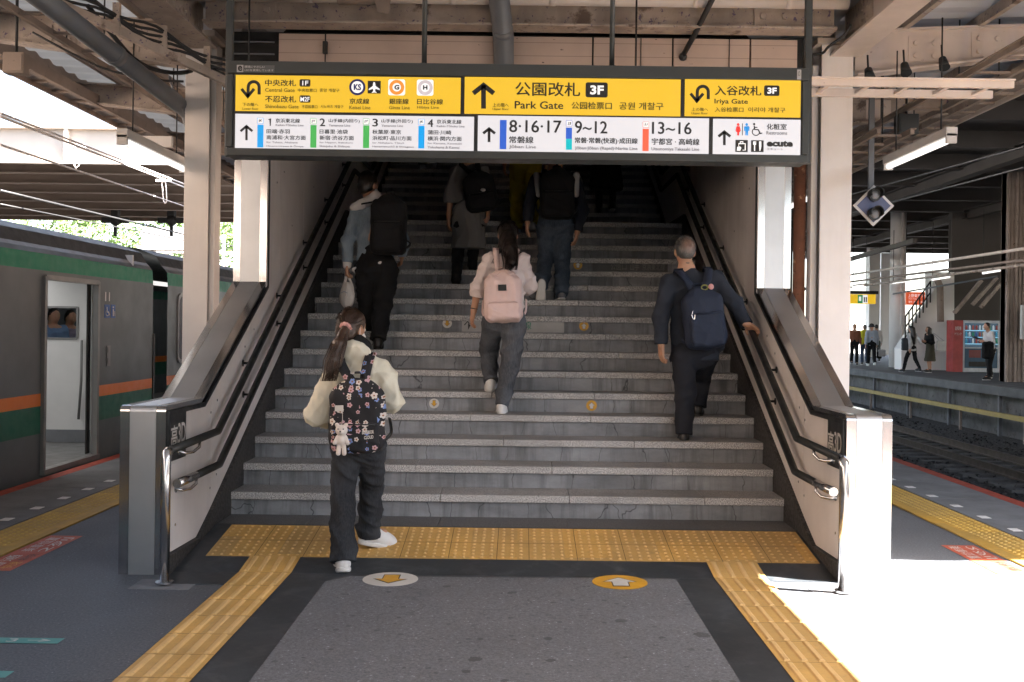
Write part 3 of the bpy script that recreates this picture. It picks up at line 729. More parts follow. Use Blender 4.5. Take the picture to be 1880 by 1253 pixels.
Ci(Bz, 1467, 368, 7, MR); Po(Bz, [(1459, 377), (1475, 377), (1481, 400), (1477, 402), (1473, 388), (1478, 408), (1472, 408), (1472, 425), (1462, 425), (1462, 408), (1456, 408), (1461, 388), (1457, 402), (1453, 400)], MR)
Rr(Bz, 1488, 362, 1491, 425, K)
Ci(Bz, 1512, 368, 7, MB_); Po(Bz, [(1501, 377), (1523, 377), (1526, 382), (1526, 402), (1521, 402), (1520, 385), (1519, 425), (1513, 425), (1512, 402), (1511, 425), (1505, 425), (1504, 385), (1503, 402), (1498, 402), (1498, 382)], MB_)
Ci(Bz, 1551, 366, 6, K); St(Bz, [(1551, 374), (1553, 394), (1572, 395), (1583, 416), (1593, 412)], 6); St(Bz, [(1552, 383), (1568, 383)], 5)
St(Bz, [(1560 + 19 * math.cos(t), 406 + 19 * math.sin(t)) for t in [math.radians(a) for a in range(20, 250, 15)]], 5)
T(Bz, '化粧室', 1617, 364, 1720, 396, K); T(Bz, 'Restrooms', 1615, 403, 1723, 422, G)
Rr(Bz, 1453, 448, 1517, 512, K); St(Bz, [(1478, 468), (1478, 458), (1492, 458), (1492, 468)], 4, W_); St(Bz, [(1470, 480), (1470, 468), (1504, 468), (1504, 502), (1490, 502)], 4, W_); Po(Bz, [(1460, 505), (1462, 485), (1476, 482), (1484, 490), (1478, 505)], W_)
Rr(Bz, 1535, 450, 1600, 512, K); St(Bz, [(1553, 456), (1553, 506)], 6, W_); Po(Bz, [(1545, 456), (1561, 456), (1561, 474), (1545, 474)], W_); Po(Bz, [(1549, 456), (1551, 456), (1551, 468), (1549, 468)], K, .004); Po(Bz, [(1555, 456), (1557, 456), (1557, 468), (1555, 468)], K, .004); Po(Bz, [(1576, 456), (1588, 456), (1588, 484), (1583, 506), (1578, 506), (1577, 484)], W_)
T(Bz, 'ecute', 1617, 452, 1752, 485, K, .045); T(Bz, 'エキュート', 1617, 491, 1700, 503, G)
tx.build('lettering', INKS, sgn)
# maker stickers on the frame
b = MB(); _old, tx = tx, b
SPo, SP = SP, SY - .0365
Rr(A, 52, 68, 292, 117, 0, 0, .0005); Rr(A, 52, 68, 93, 115, 1, 0, .0012); T(A, 'e', 60, 74, 86, 108, 2, .02, .002); T(A, '環境にやさしい', 102, 73, 230, 90, 1, 0, .002); T(A, 'LEDを使用しています', 102, 95, 287, 111, 1, 0, .002)
Rr(Bz, 1776, 80, 1797, 133, 1, .15, .0008); St(Bz, [(1786, 88), (1782, 100), (1783, 112), (1790, 112), (1791, 100), (1786, 88)], 1.6, 2, .002)
SP = SPo
b.build('sticker', [M('sticker_smoke', (.09, .095, .095), .5, bump=0), M('sticker_pale', (.42, .42, .42), .5, bump=0), i_blk], sgn)
# hangers
b = MB()
for px in (424, 1484):
    b = MB(); q = PY(px, 0, SY + .06); b.box(q.x - .02, q.x + .02, SY + .03, SY + .07, sz0 + .002, 4.40)
    b.build('hanger', m_frame, sgn, .002)
for px in (779, 1123):
    b = MB(); q = PY(px, 118, SY + .06); b.tube([(q.x, SY + .05, sz1 - .002), (q.x, SY + .05, 4.40)], .016, 10)
    b.disc((q.x, SY + .05, sz1), .034, (0, 0, 1), .018, 16)
    b.build('hanger_rod', m_frame, sgn)
# ------------------------------------------------------------------ canopy steelwork
RUST = (.1, .055, .03)
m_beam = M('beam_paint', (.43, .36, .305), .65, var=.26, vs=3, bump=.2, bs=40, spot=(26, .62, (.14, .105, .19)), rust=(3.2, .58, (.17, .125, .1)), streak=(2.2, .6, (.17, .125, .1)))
m_beamw = M('beam_paint_pale_lit', (.66, .57, .51), .6, var=.08, vs=3, bump=.12, bs=40, rust=(9, .68, (.3, .2, .19)), spot=(50, .72, (.28, .2, .16)), streak=(2.5, .25, (.38, .3, .25)))  # paler copy; on the right steelwork it carries bounced sunlight
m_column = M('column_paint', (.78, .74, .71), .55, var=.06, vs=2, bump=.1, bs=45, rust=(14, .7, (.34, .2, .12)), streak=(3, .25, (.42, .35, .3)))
m_dbeam = M('beam_paint_dark_shaded', (.27, .215, .18), .75, var=.22, vs=2.2, bump=.2, bs=30, rust=(7, .62, (.07, .045, .03)))  # darker copy; on left eaves and deep steelwork it carries shade
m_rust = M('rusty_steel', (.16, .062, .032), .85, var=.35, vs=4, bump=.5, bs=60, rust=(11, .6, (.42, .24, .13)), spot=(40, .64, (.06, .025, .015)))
m_pipe = M('grey_pipe', (.14, .15, .165), .5, var=.12, vs=2, bump=.05)
m_pipew = M('white_pipe', (.66, .6, .56), .5, var=.08, vs=2, bump=.05, streak=(2.5, .3, (.4, .34, .3)))
m_sheet = NT('roof_sheet')
def _sheet(k, t=.022):                                                       # thin pale sheet that lets a little daylight through
    n = k.noise(1.5, 4); c = k.mix(k.ramp(n, .3, .7), (.4, .41, .43), (.5, .52, .55)); k.col(c); k.rough(.6)
    tr = k.n('ShaderNodeBsdfTranslucent'); k.l(c, tr.inputs['Color']); mx = k.n('ShaderNodeMixShader'); mx.inputs[0].default_value = t
    k.l(k.b.outputs[0], mx.inputs[1]); k.l(tr.outputs[0], mx.inputs[2]); k.l(mx.outputs[0], k.out.inputs[0]); return k.m
m_sheet = _sheet(m_sheet); m_light = _sheet(NT('added_skylight_sheet'), .19)
m_deck = M('roof_underside', (.2, .165, .19), .8, var=.15, vs=.7, bump=.05)
m_cable = M('cable_black', (.015, .014, .014), .6, bump=0)
m_tube_l = EM('fluorescent_tube', (1.0, .97, .93), ESC * 1.6, (.8, .8, .8))
m_fixt = M('fixture_white', (.5, .48, .46), .5, var=.06, bump=.03)
m_mesh = NT('perforated_panel')
def _perf(k, c):
    v = k.n('ShaderNodeTexVoronoi'); v.inputs['Scale'].default_value = 60; v.inputs['Randomness'].default_value = .0
    k.l(k.coord(), v.inputs['Vector']); k.col(k.mix(k.math('LESS_THAN', v.outputs['Distance'], .33), c, sc(c, .25))); k.rough(.7); return k.m
m_mesh = _perf(m_mesh, (.34, .3, .27))

def bolts(b, c, n, ex, ey, r=.016, mi=0):
    for i, j in n: p = Vector(c) + Vector(ex) * i + Vector(ey) * j; b.disc(p, r, Vector(ex).cross(Vector(ey)), .016, 6, mi, r * .85)
# columns
for label, x0, x1 in (('pale H section steel column between the train and the stairs', -2.9, -2.69), ('pale sunlit H section steel column behind the right newel', 2.56, 2.83)):
    c = thing('canopy_column', label, 'column', ((x0 + x1) / 2, 8.6, 0), 'canopy columns')
    b = MB(); xm = (x0 + x1) / 2
    b.box(x0, x1, 8.6, 8.618, -.02, 3.95); b.box(x0, x1, 8.86, 8.878, -.02, 3.95); b.box(xm - .007, xm + .007, 8.618, 8.86, -.02, 3.95)
    b.box(x0 - .002, x0 + .012, 8.625, 8.855, -.02, 3.9) if x0 < 0 else b.box(x0 - .05, x0 + .003, 8.7, 8.82, -.02, 3.8)
    b.box(x1 - .003, x1 + .045, 8.64, 8.80, -.02, 3.9) if x0 < 0 else None
    b.build('shaft', m_column, c, .003)
    b = MB(); b.box(x0 - .05, x1 + .05, 8.56, 8.92, 3.952, 4.0); b.build('head_plate', m_beamw, c)
c = thing('rusty_post', 'rust brown steel post behind the stainless jamb on the right', 'post', (2.44, 8.8, 0))
MB().tube([(2.44, 8.8, -.02), (2.44, 8.8, 3.6)], .053, 14).build('shaft', m_rust, c)
for lb, x in (('round canopy column standing deep behind the left wall', -2.78), ('round canopy column standing deep behind the right wall', 2.72)):
    for i, y in enumerate((14.2, 20.0, 26)):
        if i == 0 or True:
            o = MB().box(x - .12, x + .12, y, y + .02, -.02, 3.95).box(x - .12, x + .12, y + .24, y + .26, -.02, 3.95).box(x - .007, x + .007, y + .02, y + .24, -.02, 3.95).build('canopy_column', m_column)
            tag(o, ['pale canopy column, nearer of those behind the {} wall', 'pale canopy column, middle of those behind the {} wall', 'pale canopy column, farthest of those behind the {} wall'][i].format('left' if x < 0 else 'right'), 'column', 'canopy columns')
# transom wall and beams over the stair mouth
t = thing('transom_wall', 'beige plank wall over the stair opening above the hanging sign', 'wall', (0, 8.4, 3.1))
def planks(name):
    k = NT(name); c = (.56, .44, .37); sepz = k.n('ShaderNodeSeparateXYZ'); k.l(k.coord(), sepz.inputs[0])
    fr = k.math('FRACT', k.math('MULTIPLY', sepz.outputs[2], 9.0)); ln = k.math('LESS_THAN', fr, .05)
    pit = k.noise(14, 2, .5, k.coord((1, 1, 2.5)))
    cc = k.mix(k.ramp(k.noise(2, 5), .3, .7), sc(c, .85), sc(c, 1.1)); cc = k.mix(k.math('MULTIPLY', ln, .55), cc, sc(c, .3)); cc = k.mix(k.ramp(pit, .71, .74), cc, sc(c, .12))
    k.col(cc); k.rough(.6); k.bump(ln, -.3, .01); return k.m
m_plank = planks('plank_panel')
xs = [-2.06, -.83, .58, 1.25, 1.9, 2.3]
for a, c in zip(xs[:-1], xs[1:]):
    b = MB(); b.box(a + .008, c - .008, 8.4, 8.43, 2.95, 3.93); b.build('plank', m_plank, t)
b = MB(); b.box(-2.5, 2.35, 8.432, 8.6, 3.0, 3.95); b.build('backing', m_gapdark, t)
b = MB()
for x in (-1.66, -.22): b.tube([(x, 8.385, 3.93), (x, 8.385, 3.1)], .006, 6); b.box(x - .018, x + .018, 8.36, 8.398, 3.76, 3.86)
for x in (.98, 1.72): b.tube([(x, 8.385, 3.95), (x, 8.385, 3.0)], .004, 6)
b.build('rod', m_cable, t)
lv = MB()
for i in range(9): lv.box(-2.5, -2.09, 8.39, 8.41, 3.05 + i * .1, 3.06 + i * .1)
lv.build('louver', m_pipe, t)
hb = thing('cross_beam', 'rust stained beige I beam spanning above the stair opening', 'beam', (0, 8.3, 4.0))
b = MB(); b.ibeam((-2.62, 8.25, 4.075), (2.55, 8.25, 4.075), .2, .25, .018); b.build('beam', m_beam, hb)
b = MB()
for x in (-2.2, 2.05):
    b.box(x - .16, x + .16, 8.225, 8.2425, 3.985, 4.17); bolts(b, (x, 8.2245, 4.07), [(-.09, 0), (.09, 0)], (1, 0, 0), (0, 0, 1), .03)
b.build('splice_plate', m_beam, hb)
hp = thing('water_pipe', 'white pipe with a torn grey sleeve running along the cross beam', 'pipe', (0, 8.05, 4.12))
b = MB(); b.tube([(-2.9, 8.05, 4.135), (2.6, 8.05, 4.135)], .055, 14)
for x in (-1.75, -.6, .2, 1.35, 2.1): b.tube([(x, 8.05, 4.135), (x + .05, 8.05, 4.135)], .058, 14)
b.build('pipe', m_pipew, hp)
b = MB(); b.tube([(-1.5, 8.05, 4.13), (-1.12, 8.045, 4.13)], [.06, .063], 12, 0, False); b.add([(-1.2, 7.99, 4.1), (-1.06, 7.985, 4.12), (-1.08, 8.0, 3.98), (-1.17, 8.0, 4.0)], [(0, 1, 2, 3)]); b.build('torn_sleeve', m_dbeam, hp)
b = MB(); put_text(b, 'テナント用給水管', (-2.72, 7.992, 4.115), (.36, 0, 0), (0, 0, .04)); b.add([(-2.3, 7.992, 4.12), (-2.25, 7.992, 4.12), (-2.25, 7.992, 4.105), (-2.215, 7.992, 4.135), (-2.25, 7.992, 4.165), (-2.25, 7.992, 4.15), (-2.3, 7.992, 4.15)], [tuple(range(7))]); b.build('lettering', m_stk, hp)
for lb, yy, zz, x0, x1, hh in (('beige upper beam above the white water pipe', 8.6, 4.32, -2.9, 2.9, .16), ('beige upper beam set behind over the stair roof', 9.2, 4.36, -2.9, 2.9, .2)):
    tag(MB().ibeam((x0, yy, zz), (x1, yy, zz), .18, hh).build('roof_beam', m_beam), lb, 'beam', 'roof beams')
tag(MB().tube([(-.25, 7.2, 4.4), (-.17, 8.3, 3.9), (-.15, 8.33, 3.2)], .075, 16).tube([(-.178, 8.2, 3.945), (-.17, 8.3, 3.9)], .083, 16).build('drain_pipe', m_pipe), 'thick grey drain pipe dropping behind the middle of the sign', 'pipe')
tag(MB().tube([(1.62, 7.3, 4.42), (1.41, 8.25, 3.93), (1.33, 8.36, 3.78)], .022, 10).ball((1.33, 8.37, 3.77), .035).build('conduit', m_cable), 'thin dark conduit slanting down to the beige planks on the right', 'conduit')
for x, l in ((-2.35, 'dark hanging rod left of the leftmost plank'), (-2.18, 'dark hanging rod nearest the left planks'), (.89, 'long thin rod crossing the beam right of centre')):
    tag(MB().tube([(x, 7.95, 4.42), (x, 7.95, 3.2)], .008, 6).build('hanging_rod', m_cable), l, 'rod', 'hanging rods')
# longitudinal I beams
for s, l in ((-1, 'heavy riveted I beam running forward from the left column'), (1, 'heavy riveted I beam with sunlit underside running forward from the right column')):
    x = 2.76 * s; bm = thing('canopy_girder', l, 'beam', (x, 8.6, 3.95), 'canopy girders')
    b = MB(); b.ibeam((x, -42, 4.06), (x, 8.6, 4.06), .26, .42, .022, .014); b.build('beam', m_beamw if s > 0 else m_beam, bm)  # right girder paler: bounced sunlight put into its colour
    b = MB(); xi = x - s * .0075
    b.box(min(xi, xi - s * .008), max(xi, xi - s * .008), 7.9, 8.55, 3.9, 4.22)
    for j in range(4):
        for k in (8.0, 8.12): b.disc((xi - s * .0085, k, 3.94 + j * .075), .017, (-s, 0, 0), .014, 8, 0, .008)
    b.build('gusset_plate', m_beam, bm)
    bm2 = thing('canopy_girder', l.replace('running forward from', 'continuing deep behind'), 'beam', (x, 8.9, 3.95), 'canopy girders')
    MB().ibeam((x, 8.9, 4.06), (x, 30, 4.06), .26, .42, .022, .014).build('beam', m_dbeam, bm2)  # deeper length darker: shade put into its colour
# cantilever arms
ZE, XE = 4.02, 5.12
armY = [-8.8, -3.0, 2.8, 8.74, 11.4, 14.3, 17.2, 20.1, 23, 26]
for s in (-1, 1):
    for i, y in enumerate(armY):
        side = 'left' if s < 0 else 'right'
        a = thing('cantilever_beam', f'tapered steel arm number {i + 1} rising outwards over the {side} platform edge' if False else 'tapered steel arm', 'beam', (s * 2.85, y, 3.9), 'canopy arms')
        x0, x1 = s * 2.89, s * (XE - .05)
        b = MB(); zi0, zi1, zo0, zo1 = 3.72, 4.1, ZE - .02, ZE + .18
        if y > 9: zi0 = 3.76
        pl = [(x0, zi0), (x1, zo0), (x1, zo1), (x0, zi1)]
        b.prism(pl if s > 0 else pl[::-1], 'y', y - .006, y + .006)
        for (za_, zb_q) in ((zi0, zo0), (zi1, zo1)): b.bar((x0, y, za_), (x1, y, zb_q), .15, .018)
        b.build('arm', m_beamw if (s > 0 and y < 9) else (m_beam if y < 12 else m_dbeam), a)  # light put into the colour: paler on the right, darker further in
        if -1 < y < 12:
            b = MB(); yb = y - .0065
            for j, xx in enumerate((3.35, 3.9)):
                zz = (zi0 + zi1) / 2 + (xx - 2.89) / (XE - 2.9) * ((zo0 + zo1) / 2 - (zi0 + zi1) / 2)
                b.box(min(s * xx, s * (xx + .28)), max(s * xx, s * (xx + .28)), yb - .008, yb, zz - .1, zz + .12)
                bolts(b, (s * (xx + .14), yb - .0085, zz), [(-.08, -.05), (.08, -.05), (-.08, .06), (.08, .06)], (1, 0, 0), (0, 0, 1), .024)
            for q in range(9):
                xx = 3.0 + q * .2; zz = zi0 + (xx - 2.89) / (XE - 2.9) * (zo0 - zi0) + .012
                b.disc((s * xx, y - .05, zz), .017, (0, 0, 1), .014, 8, 0, .008)
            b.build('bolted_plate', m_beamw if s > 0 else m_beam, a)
        if y < 9: a['label'] = {-8.8: f'tapered canopy arm far behind the viewer on the {side}', -3.0: f'tapered canopy arm just behind the viewer on the {side}', 2.8: f'tapered steel arm just out of view over the {side} platform edge', 8.74: f'tapered bolted steel arm rising outwards from the {side} column'}.get(y, 'tapered steel arm')
        else: a['label'] = f'tapered canopy arm beyond the {side} column, ' + ['nearest', 'second', 'third', 'fourth', 'fifth', 'farthest'][[11.4, 14.3, 17.2, 20.1, 23, 26].index(y)] + ' one'
# purlins and corrugated sheets
for s in (-1, 1):
    side = 'left' if s < 0 else 'right'
    rf = thing('canopy_roof', f'corrugated canopy roof wing over the {side} platform edge', 'roof', (s * 4, 8, 4.3), 'canopy roofs')
    b = MB(); n = 920; y0, y1 = -42, 28
    vs = []; fs = []
    for i in range(n + 1):
        y = y0 + (y1 - y0) * i / n; dz = (.0, .03, .03, .0)[i % 4]
        vs += [(s * 2.6, y, 4.2 + dz), (s * (XE + .12), y, ZE + .27 + dz)]
    for i in range(n): fs.append((2 * i, 2 * i + 1, 2 * i + 3, 2 * i + 2))
    b.add(vs, fs); b.build('sheet', m_sheet, rf)
    for xx in (3.3, 3.95, 4.55):
        zz = 4.1 + (xx - 2.89) / (XE - 2.9) * .1 + .045
        MB().bar((s * xx, y0, zz), (s * xx, y1, zz), .05, .09).build('purlin', m_beam if s > 0 else m_dbeam, rf)  # left purlins darker: shade put into their colour
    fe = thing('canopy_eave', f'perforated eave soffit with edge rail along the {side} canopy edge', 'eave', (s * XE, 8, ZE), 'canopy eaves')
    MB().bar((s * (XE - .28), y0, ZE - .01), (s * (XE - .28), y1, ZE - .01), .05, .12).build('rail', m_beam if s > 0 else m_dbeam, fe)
    b = MB(); b.bar((s * XE, y0, ZE + .12), (s * XE, y1, ZE + .12), .03, .38); b.build('fascia', m_dbeam if s < 0 else m_beamw, fe)  # left eave parts darker, right fascia paler: light put into the colour
    prof = []; y = -8.0; vs = []; fs = []; mi_ = []
    while y < y1: prof += [(y, -.02, 0), (y + .4, -.02, 1), (y + .4, -.045, 1), (y + .45, -.045, 1), (y + .45, -.02, 0)]; y += .45
    for yq, zq, m in prof: vs += [(s * (XE - .255), yq, ZE + zq), (s * (XE - .016), yq, ZE + zq)]
    b = MB(); b.v = vs
    for q in range(len(prof) - 1): b.f.append((2 * q, 2 * q + 1, 2 * q + 3, 2 * q + 2)); b.mi.append(prof[q][2]); b.sm.append(False)
    b.build('soffit', [m_mesh, m_beam if s > 0 else m_dbeam], fe)
tag(MB().box(-2.66, 2.66, -5.2, 6.6, 4.503, 4.51).build('skylight', m_light), 'translucent skylight let into the middle roof before the stairs', 'skylight')  # unseen roof panel, added to brighten the lower steps
tag(MB().box(-2.75, 2.75, -42, -5, 4.46, 4.5).box(-2.75, 2.75, 6.4, 28, 4.46, 4.5).box(-2.75, -2.5, -5, 6.4, 4.46, 4.5).box(2.5, 2.75, -5, 6.4, 4.46, 4.5).box(-2.75, -2.6, -42, 28, 4.2, 4.459).box(2.6, 2.75, -42, 28, 4.2, 4.459).build('canopy_roof', m_sheet), 'flat middle roof above the stairs between the two canopy wings', 'roof', 'canopy roofs')
# rails, pipes, trays under the wings
tag(MB().tube([(-2.96, 3.0, 3.6), (-2.96, 8.9, 3.36), (-2.96, 9.05, 3.2)], .07, 16).tube([(-2.96, 7.2, 3.43), (-2.96, 7.3, 3.426)], .078, 16).build('drain_pipe', m_pipe), 'thick grey drain pipe under the left canopy wing', 'pipe')
def rack(label, a, c, wdt, m, n=18, hang=None):
    a, c = Vector(a), Vector(c); r = thing('cable_ladder', label, 'cable ladder', tuple(a), 'cable ladders'); d = (c - a).normalized(); side = d.cross(Vector((0, 0, 1))).normalized()
    b = MB()
    for q in (-1, 1):
        b.bar(a + side * q * wdt / 2, c + side * q * wdt / 2, .035, .05)
        b.bar(a + side * (q * wdt / 2 + q * .012) + Vector((0, 0, .024)), c + side * (q * wdt / 2 + q * .012) + Vector((0, 0, .024)), .05, .01)
    b.build('rail', m, r)
    for i in range(n): p = a + (c - a) * ((i + .5) / n); MB().bar(p - side * wdt / 2, p + side * wdt / 2 + d * .0, .03, .02).build('rung', m, r)
    if hang:
        for f in hang:
            p = a + (c - a) * f
            for q in (-1, 1): MB().tube([p + side * q * wdt / 2, p + side * q * wdt / 2 + Vector((0, 0, .8))], .007, 6).build('hanger', m_cable, r)
    return r
rack('pale horizontal cable ladder reaching right from behind the sign', (1.9, 6.78, 3.14), (3.24, 6.78, 3.14), .3, m_beamw, 5)
rack('dirty cable ladder running along under the right canopy eave', (4.0, 5.0, 3.72), (4.0, 24, 3.72), .35, m_dbeam, 40, [.1, .2, .3, .42, .55])
rack('second dirty cable ladder nearer the right column', (3.35, 9.0, 3.3), (3.35, 24, 3.3), .3, m_dbeam, 34, [.05, .15, .25, .35, .5])
rack('dirty cable ladder running along under the left canopy wing', (-3.5, 4.0, 3.72), (-3.5, 24, 3.72), .3, m_dbeam, 40, [.2, .28, .36, .5])
rail = thing('strut_rail', 'dirty slotted strut rail slanting past the left column to the sign', 'rail', (-2.5, 7.6, 3.6), 'strut rails')
b = MB(); a, c = PY(95, 0, 7.2), PY(416, 150, 7.9); b.bar(a, c, .05, .06); 
for f in (.35, .62, .88): p = a + (c - a) * f; b.bar(p + Vector((0, 0, -.03)), p + Vector((0, 0, .2)), .05, .04)
b.build('rail', m_beam, rail)
b = MB()
for k in range(5):
    o = Vector((.02 * k, .01 * k, .05 + .014 * k)); pts = [a + (c - a) * f + o + Vector((0, 0, -.03 * math.sin(f * 14 + k))) for f in [i / 14 for i in range(15)]]
    b.tube(pts, .011, 6)
b.build('cable', m_cable, rail)
# fluorescent fixtures
def fixture(label, a, c):
    a, c = Vector(a), Vector(c); f = thing('fluorescent_light', label, 'light', tuple(a), 'fluorescent lights'); d = (c - a).normalized(); s = d.cross(Vector((0, 0, 1))).normalized()
    b = MB(); b.bar(a + Vector((0, 0, .05)), c + Vector((0, 0, .05)), .085, .07); 
    b.build('housing', m_fixt, f, .004)
    MB().tube([a + d * .03 + Vector((0, 0, -.005)), c - d * .03 + Vector((0, 0, -.005))], .024, 10).build('tube', m_tube_l, f)
    MB().bar(a + d * .0, a + d * .028, .075, .07).build('end_cap', m_fixt, f); MB().bar(c - d * .028, c, .075, .07).build('end_cap', m_fixt, f)
    for q in (.15, .85): p = a + (c - a) * q; MB().tube([p + Vector((0, 0, .08)), p + Vector((0, 0, .95))], .006, 6).build('hanger', m_cable, f)
    return f
fl = fixture('fluorescent light hanging left of the left column', (-3.0, 7.5, 2.86), (-3.0, 8.9, 2.86))
fr_ = fixture('fluorescent light hanging right of the right column', (3.17, 7.4, 2.93), (3.17, 8.7, 2.93))
fixture('fluorescent light glimpsed between rusty post and right column', (3.1, 10.4, 2.93), (3.1, 11.7, 2.93))
tag(MB().bar((-3.27, 8.3, 2.99), (-2.9, 8.3, 2.99), .045, .09).build('strut_rail', m_column), 'short pale strut rail fixed to the left column', 'rail', 'strut rails')
# repeater signal
sg = thing('signal_lamp', 'diamond shaped repeater signal with white border and two hooded lamps', 'signal', (3.4, 9.5, 3.1))
c = PY(1604, 378, 9.5); r = .195
def dia(rr, y0, y1, m, nm):
    b = MB(); b.prism([(c.x, c.z - rr), (c.x + rr, c.z), (c.x, c.z + rr), (c.x - rr, c.z)], 'y', y0, y1); b.build(nm, m, sg)
dia(r, 9.5, 9.515, m_stw, 'border'); dia(r - .035, 9.494, 9.4999, M('signal_slate', (.085, .1, .19), .45, bump=.02), 'plate')
for dz in (.095, -.085):
    b = MB(); b.tube([(c.x, 9.493, c.z + dz), (c.x, 9.46, c.z + dz)], .058, 20); b.build('lamp_housing', m_blackrail, sg)
    b = MB(); b.ball((c.x, 9.462, c.z + dz), (.042, .02, .042)); b.build('lens', M('lens_grey', (.25, .26, .28), .1, bump=0), sg)
    b = MB(); n = 14
    vs = []; 
    for i in range(n + 1):
        t = math.radians(-20 + 220 * i / n); vs += [(c.x + .066 * math.cos(t), 9.492, c.z + dz + .066 * math.sin(t)), (c.x + .06 * math.cos(t), 9.36 + .02 * abs(math.cos(t)), c.z + dz + .012 + .06 * math.sin(t))]
        vs += [(c.x + .061 * math.cos(t), 9.492, c.z + dz + .061 * math.sin(t)), (c.x + .055 * math.cos(t), 9.36 + .02 * abs(math.cos(t)), c.z + dz + .012 + .055 * math.sin(t))]
    fs = []
    for i in range(n): o = 4 * i; fs += [(o, o + 1, o + 5, o + 4), (o + 2, o + 6, o + 7, o + 3), (o + 1, o + 3, o + 7, o + 5)]
    b.add(vs, fs, 0, False); b.build('hood', m_blackrail, sg)
b = MB(); b.bar((c.x - .02, 9.53, c.z + .1), (c.x - .02, 9.53, 3.9), .05, .03); b.build('bracket', m_pipe, sg)

# small fittings under the roof
def box_on(label, c, w_, d_, h_, m): 
    c = Vector(c); t = thing('junction_box', label, 'junction box', tuple(c), 'junction boxes'); MB().box(c.x - w_ / 2, c.x + w_ / 2, c.y - d_ / 2, c.y + d_ / 2, c.z - h_ / 2, c.z + h_ / 2).build('case', m, t, .006)
    MB().box(c.x - w_ * .42, c.x + w_ * .42, c.y - d_ / 2 - .006, c.y - d_ / 2 - .0005, c.z - h_ * .4, c.z + h_ * .4).build('lid', m, t); MB().tube([c + Vector((0, 0, h_ / 2)), c + Vector((0, 0, h_ / 2 + .5))], .012, 6).build('conduit', m_cable, t)
box_on('dark junction box under the far left canopy edge', PY(30, 118, 7.6), .16, .1, .16, m_dbeam)
box_on('dark box hanging beside the right cable ladder', PY(1664, 230, 10), .2, .14, .2, m_blackrail)
box_on('grey box by the head of the right column', PY(1478, 200, 8.9), .14, .1, .3, m_pipe)
def spot(label, p):
    p = Vector(p); t = thing('spot_lamp', label, 'lamp', tuple(p), 'spot lamps'); MB().tube([p, p + Vector((0, -.05, -.09))], [.03, .045], 14).build('head', m_blackrail, t); MB().tube([p, p + Vector((0, .02, .12))], .008, 6).build('arm', m_blackrail, t)
for px, py, Y, l in ((1594, 128, 8.0, 'small dark spot lamp under the right girder end'), (1660, 118, 8.2, 'small dark lamp clamped under the right cantilever arm'), (1730, 108, 8.4, 'third small dark lamp along the right cantilever arm')): spot(l, PY(px, py, Y))
def hose(label, pts, r, m): return tag(MB().tube(pts, r, 8).build('loose_cable', m), label, 'cable', 'loose cables')
random.seed(21)
def sagging(a, c, sag, n=14): a, c = Vector(a), Vector(c); return [a + (c - a) * t + Vector((.02 * math.sin(9 * t), 0, -4 * sag * t * (1 - t))) for t in [i / n for i in range(n + 1)]]
hose('black cable looping from the right column head to the girder', sagging(PY(1492, 100, 8.2), PY(1560, 45, 8.0), .06), .011, m_cable)
hose('black cable running along the top of the cross beam', sagging((-2.6, 8.12, 4.215), (2.5, 8.12, 4.22), .015), .014, m_cable)
hose('thin black cable sagging under the left cantilever arm', sagging(PY(60, 60, 8.4), PY(335, 150, 8.5), .1), .01, m_cable)
hose('thick black cable under the left girder near the column', sagging(PY(160, 10, 7.4), PY(350, 130, 8.4), .18), .018, m_cable)
hose('grey cable dropping beside the left column', [PY(310, 140, 8.5), PY(318, 165, 8.5), PY(332, 178, 8.52), PY(338, 210, 8.55)], .01, m_pipe)
for i, (x, y) in enumerate(((-1.9, 8.9), (-.9, 8.9), (.35, 8.9), (1.3, 8.9))):
    tag(MB().bar((x, y, 4.30), (x + .45, y + .05, 4.30), .12, .05).build('roof_bracket', m_beam), ['flat roof bracket above the leftmost plank', 'flat roof bracket left of the thick drain pipe', 'flat roof bracket right of the thick drain pipe', 'flat roof bracket above the right sign rod'][i], 'bracket', 'roof brackets')
# ------------------------------------------------------------------ tracks, overbridge, train, far platform
m_ballast = NT('ballast')
def _bal(k):
    v = k.n('ShaderNodeTexVoronoi'); v.inputs['Scale'].default_value = 16; k.l(k.coord(), v.inputs['Vector'])
    s = k.n('ShaderNodeSeparateColor'); k.l(v.outputs['Color'], s.inputs[0])
    c = k.mix(s.outputs[0], (.03, .027, .026), (.13, .12, .115)); c = k.mix(k.ramp(k.noise(.6, 4), .4, .65), c, k.mix(.6, c, (.05, .03, .02)))
    k.col(k.mix(k.ramp(v.outputs['Distance'], .25, .6), c, (.008, .008, .008))); k.rough(.9); k.bump(v.outputs['Distance'], -.9, .05); return k.m
m_ballast = _bal(m_ballast)
b = MB(); b.add([(-200, -60, -1.22), (200, -60, -1.22), (200, 320, -1.22), (-200, 320, -1.22)], [(0, 1, 2, 3)])
struct(b.build('track_bed', m_ballast))
m_rail = M('rail_steel', (.1, .07, .055), .5, metal=.6, var=.2, bump=.05); m_sleeper = M('sleeper', (.09, .085, .08), .85, var=.3, bs=20)
for i, x in enumerate((5.55, 6.62, 9.0, 10.07, -5.6, -6.67, -9.4, -10.47)):
    sd = 'right' if x > 0 else 'left'
    tag(MB().ibeam((x, -20, -1.06), (x, 90, -1.06), .075, .16, .03).build('rail', m_rail), ['first', 'second', 'third', 'fourth'][i % 4] + f' rail counted from the platform edge on the {sd} side', 'rail', 'rails')
b = MB()
for xc in (6.08, 9.53):
    y = 4.0
    while y < 60: b.box(xc - 1.15, xc + 1.15, y, y + .24, -1.25, -1.165); y += .62
tag(b.build('sleepers', m_sleeper), 'dark sleepers under the rails on the right tracks', 'sleepers', kind='stuff')
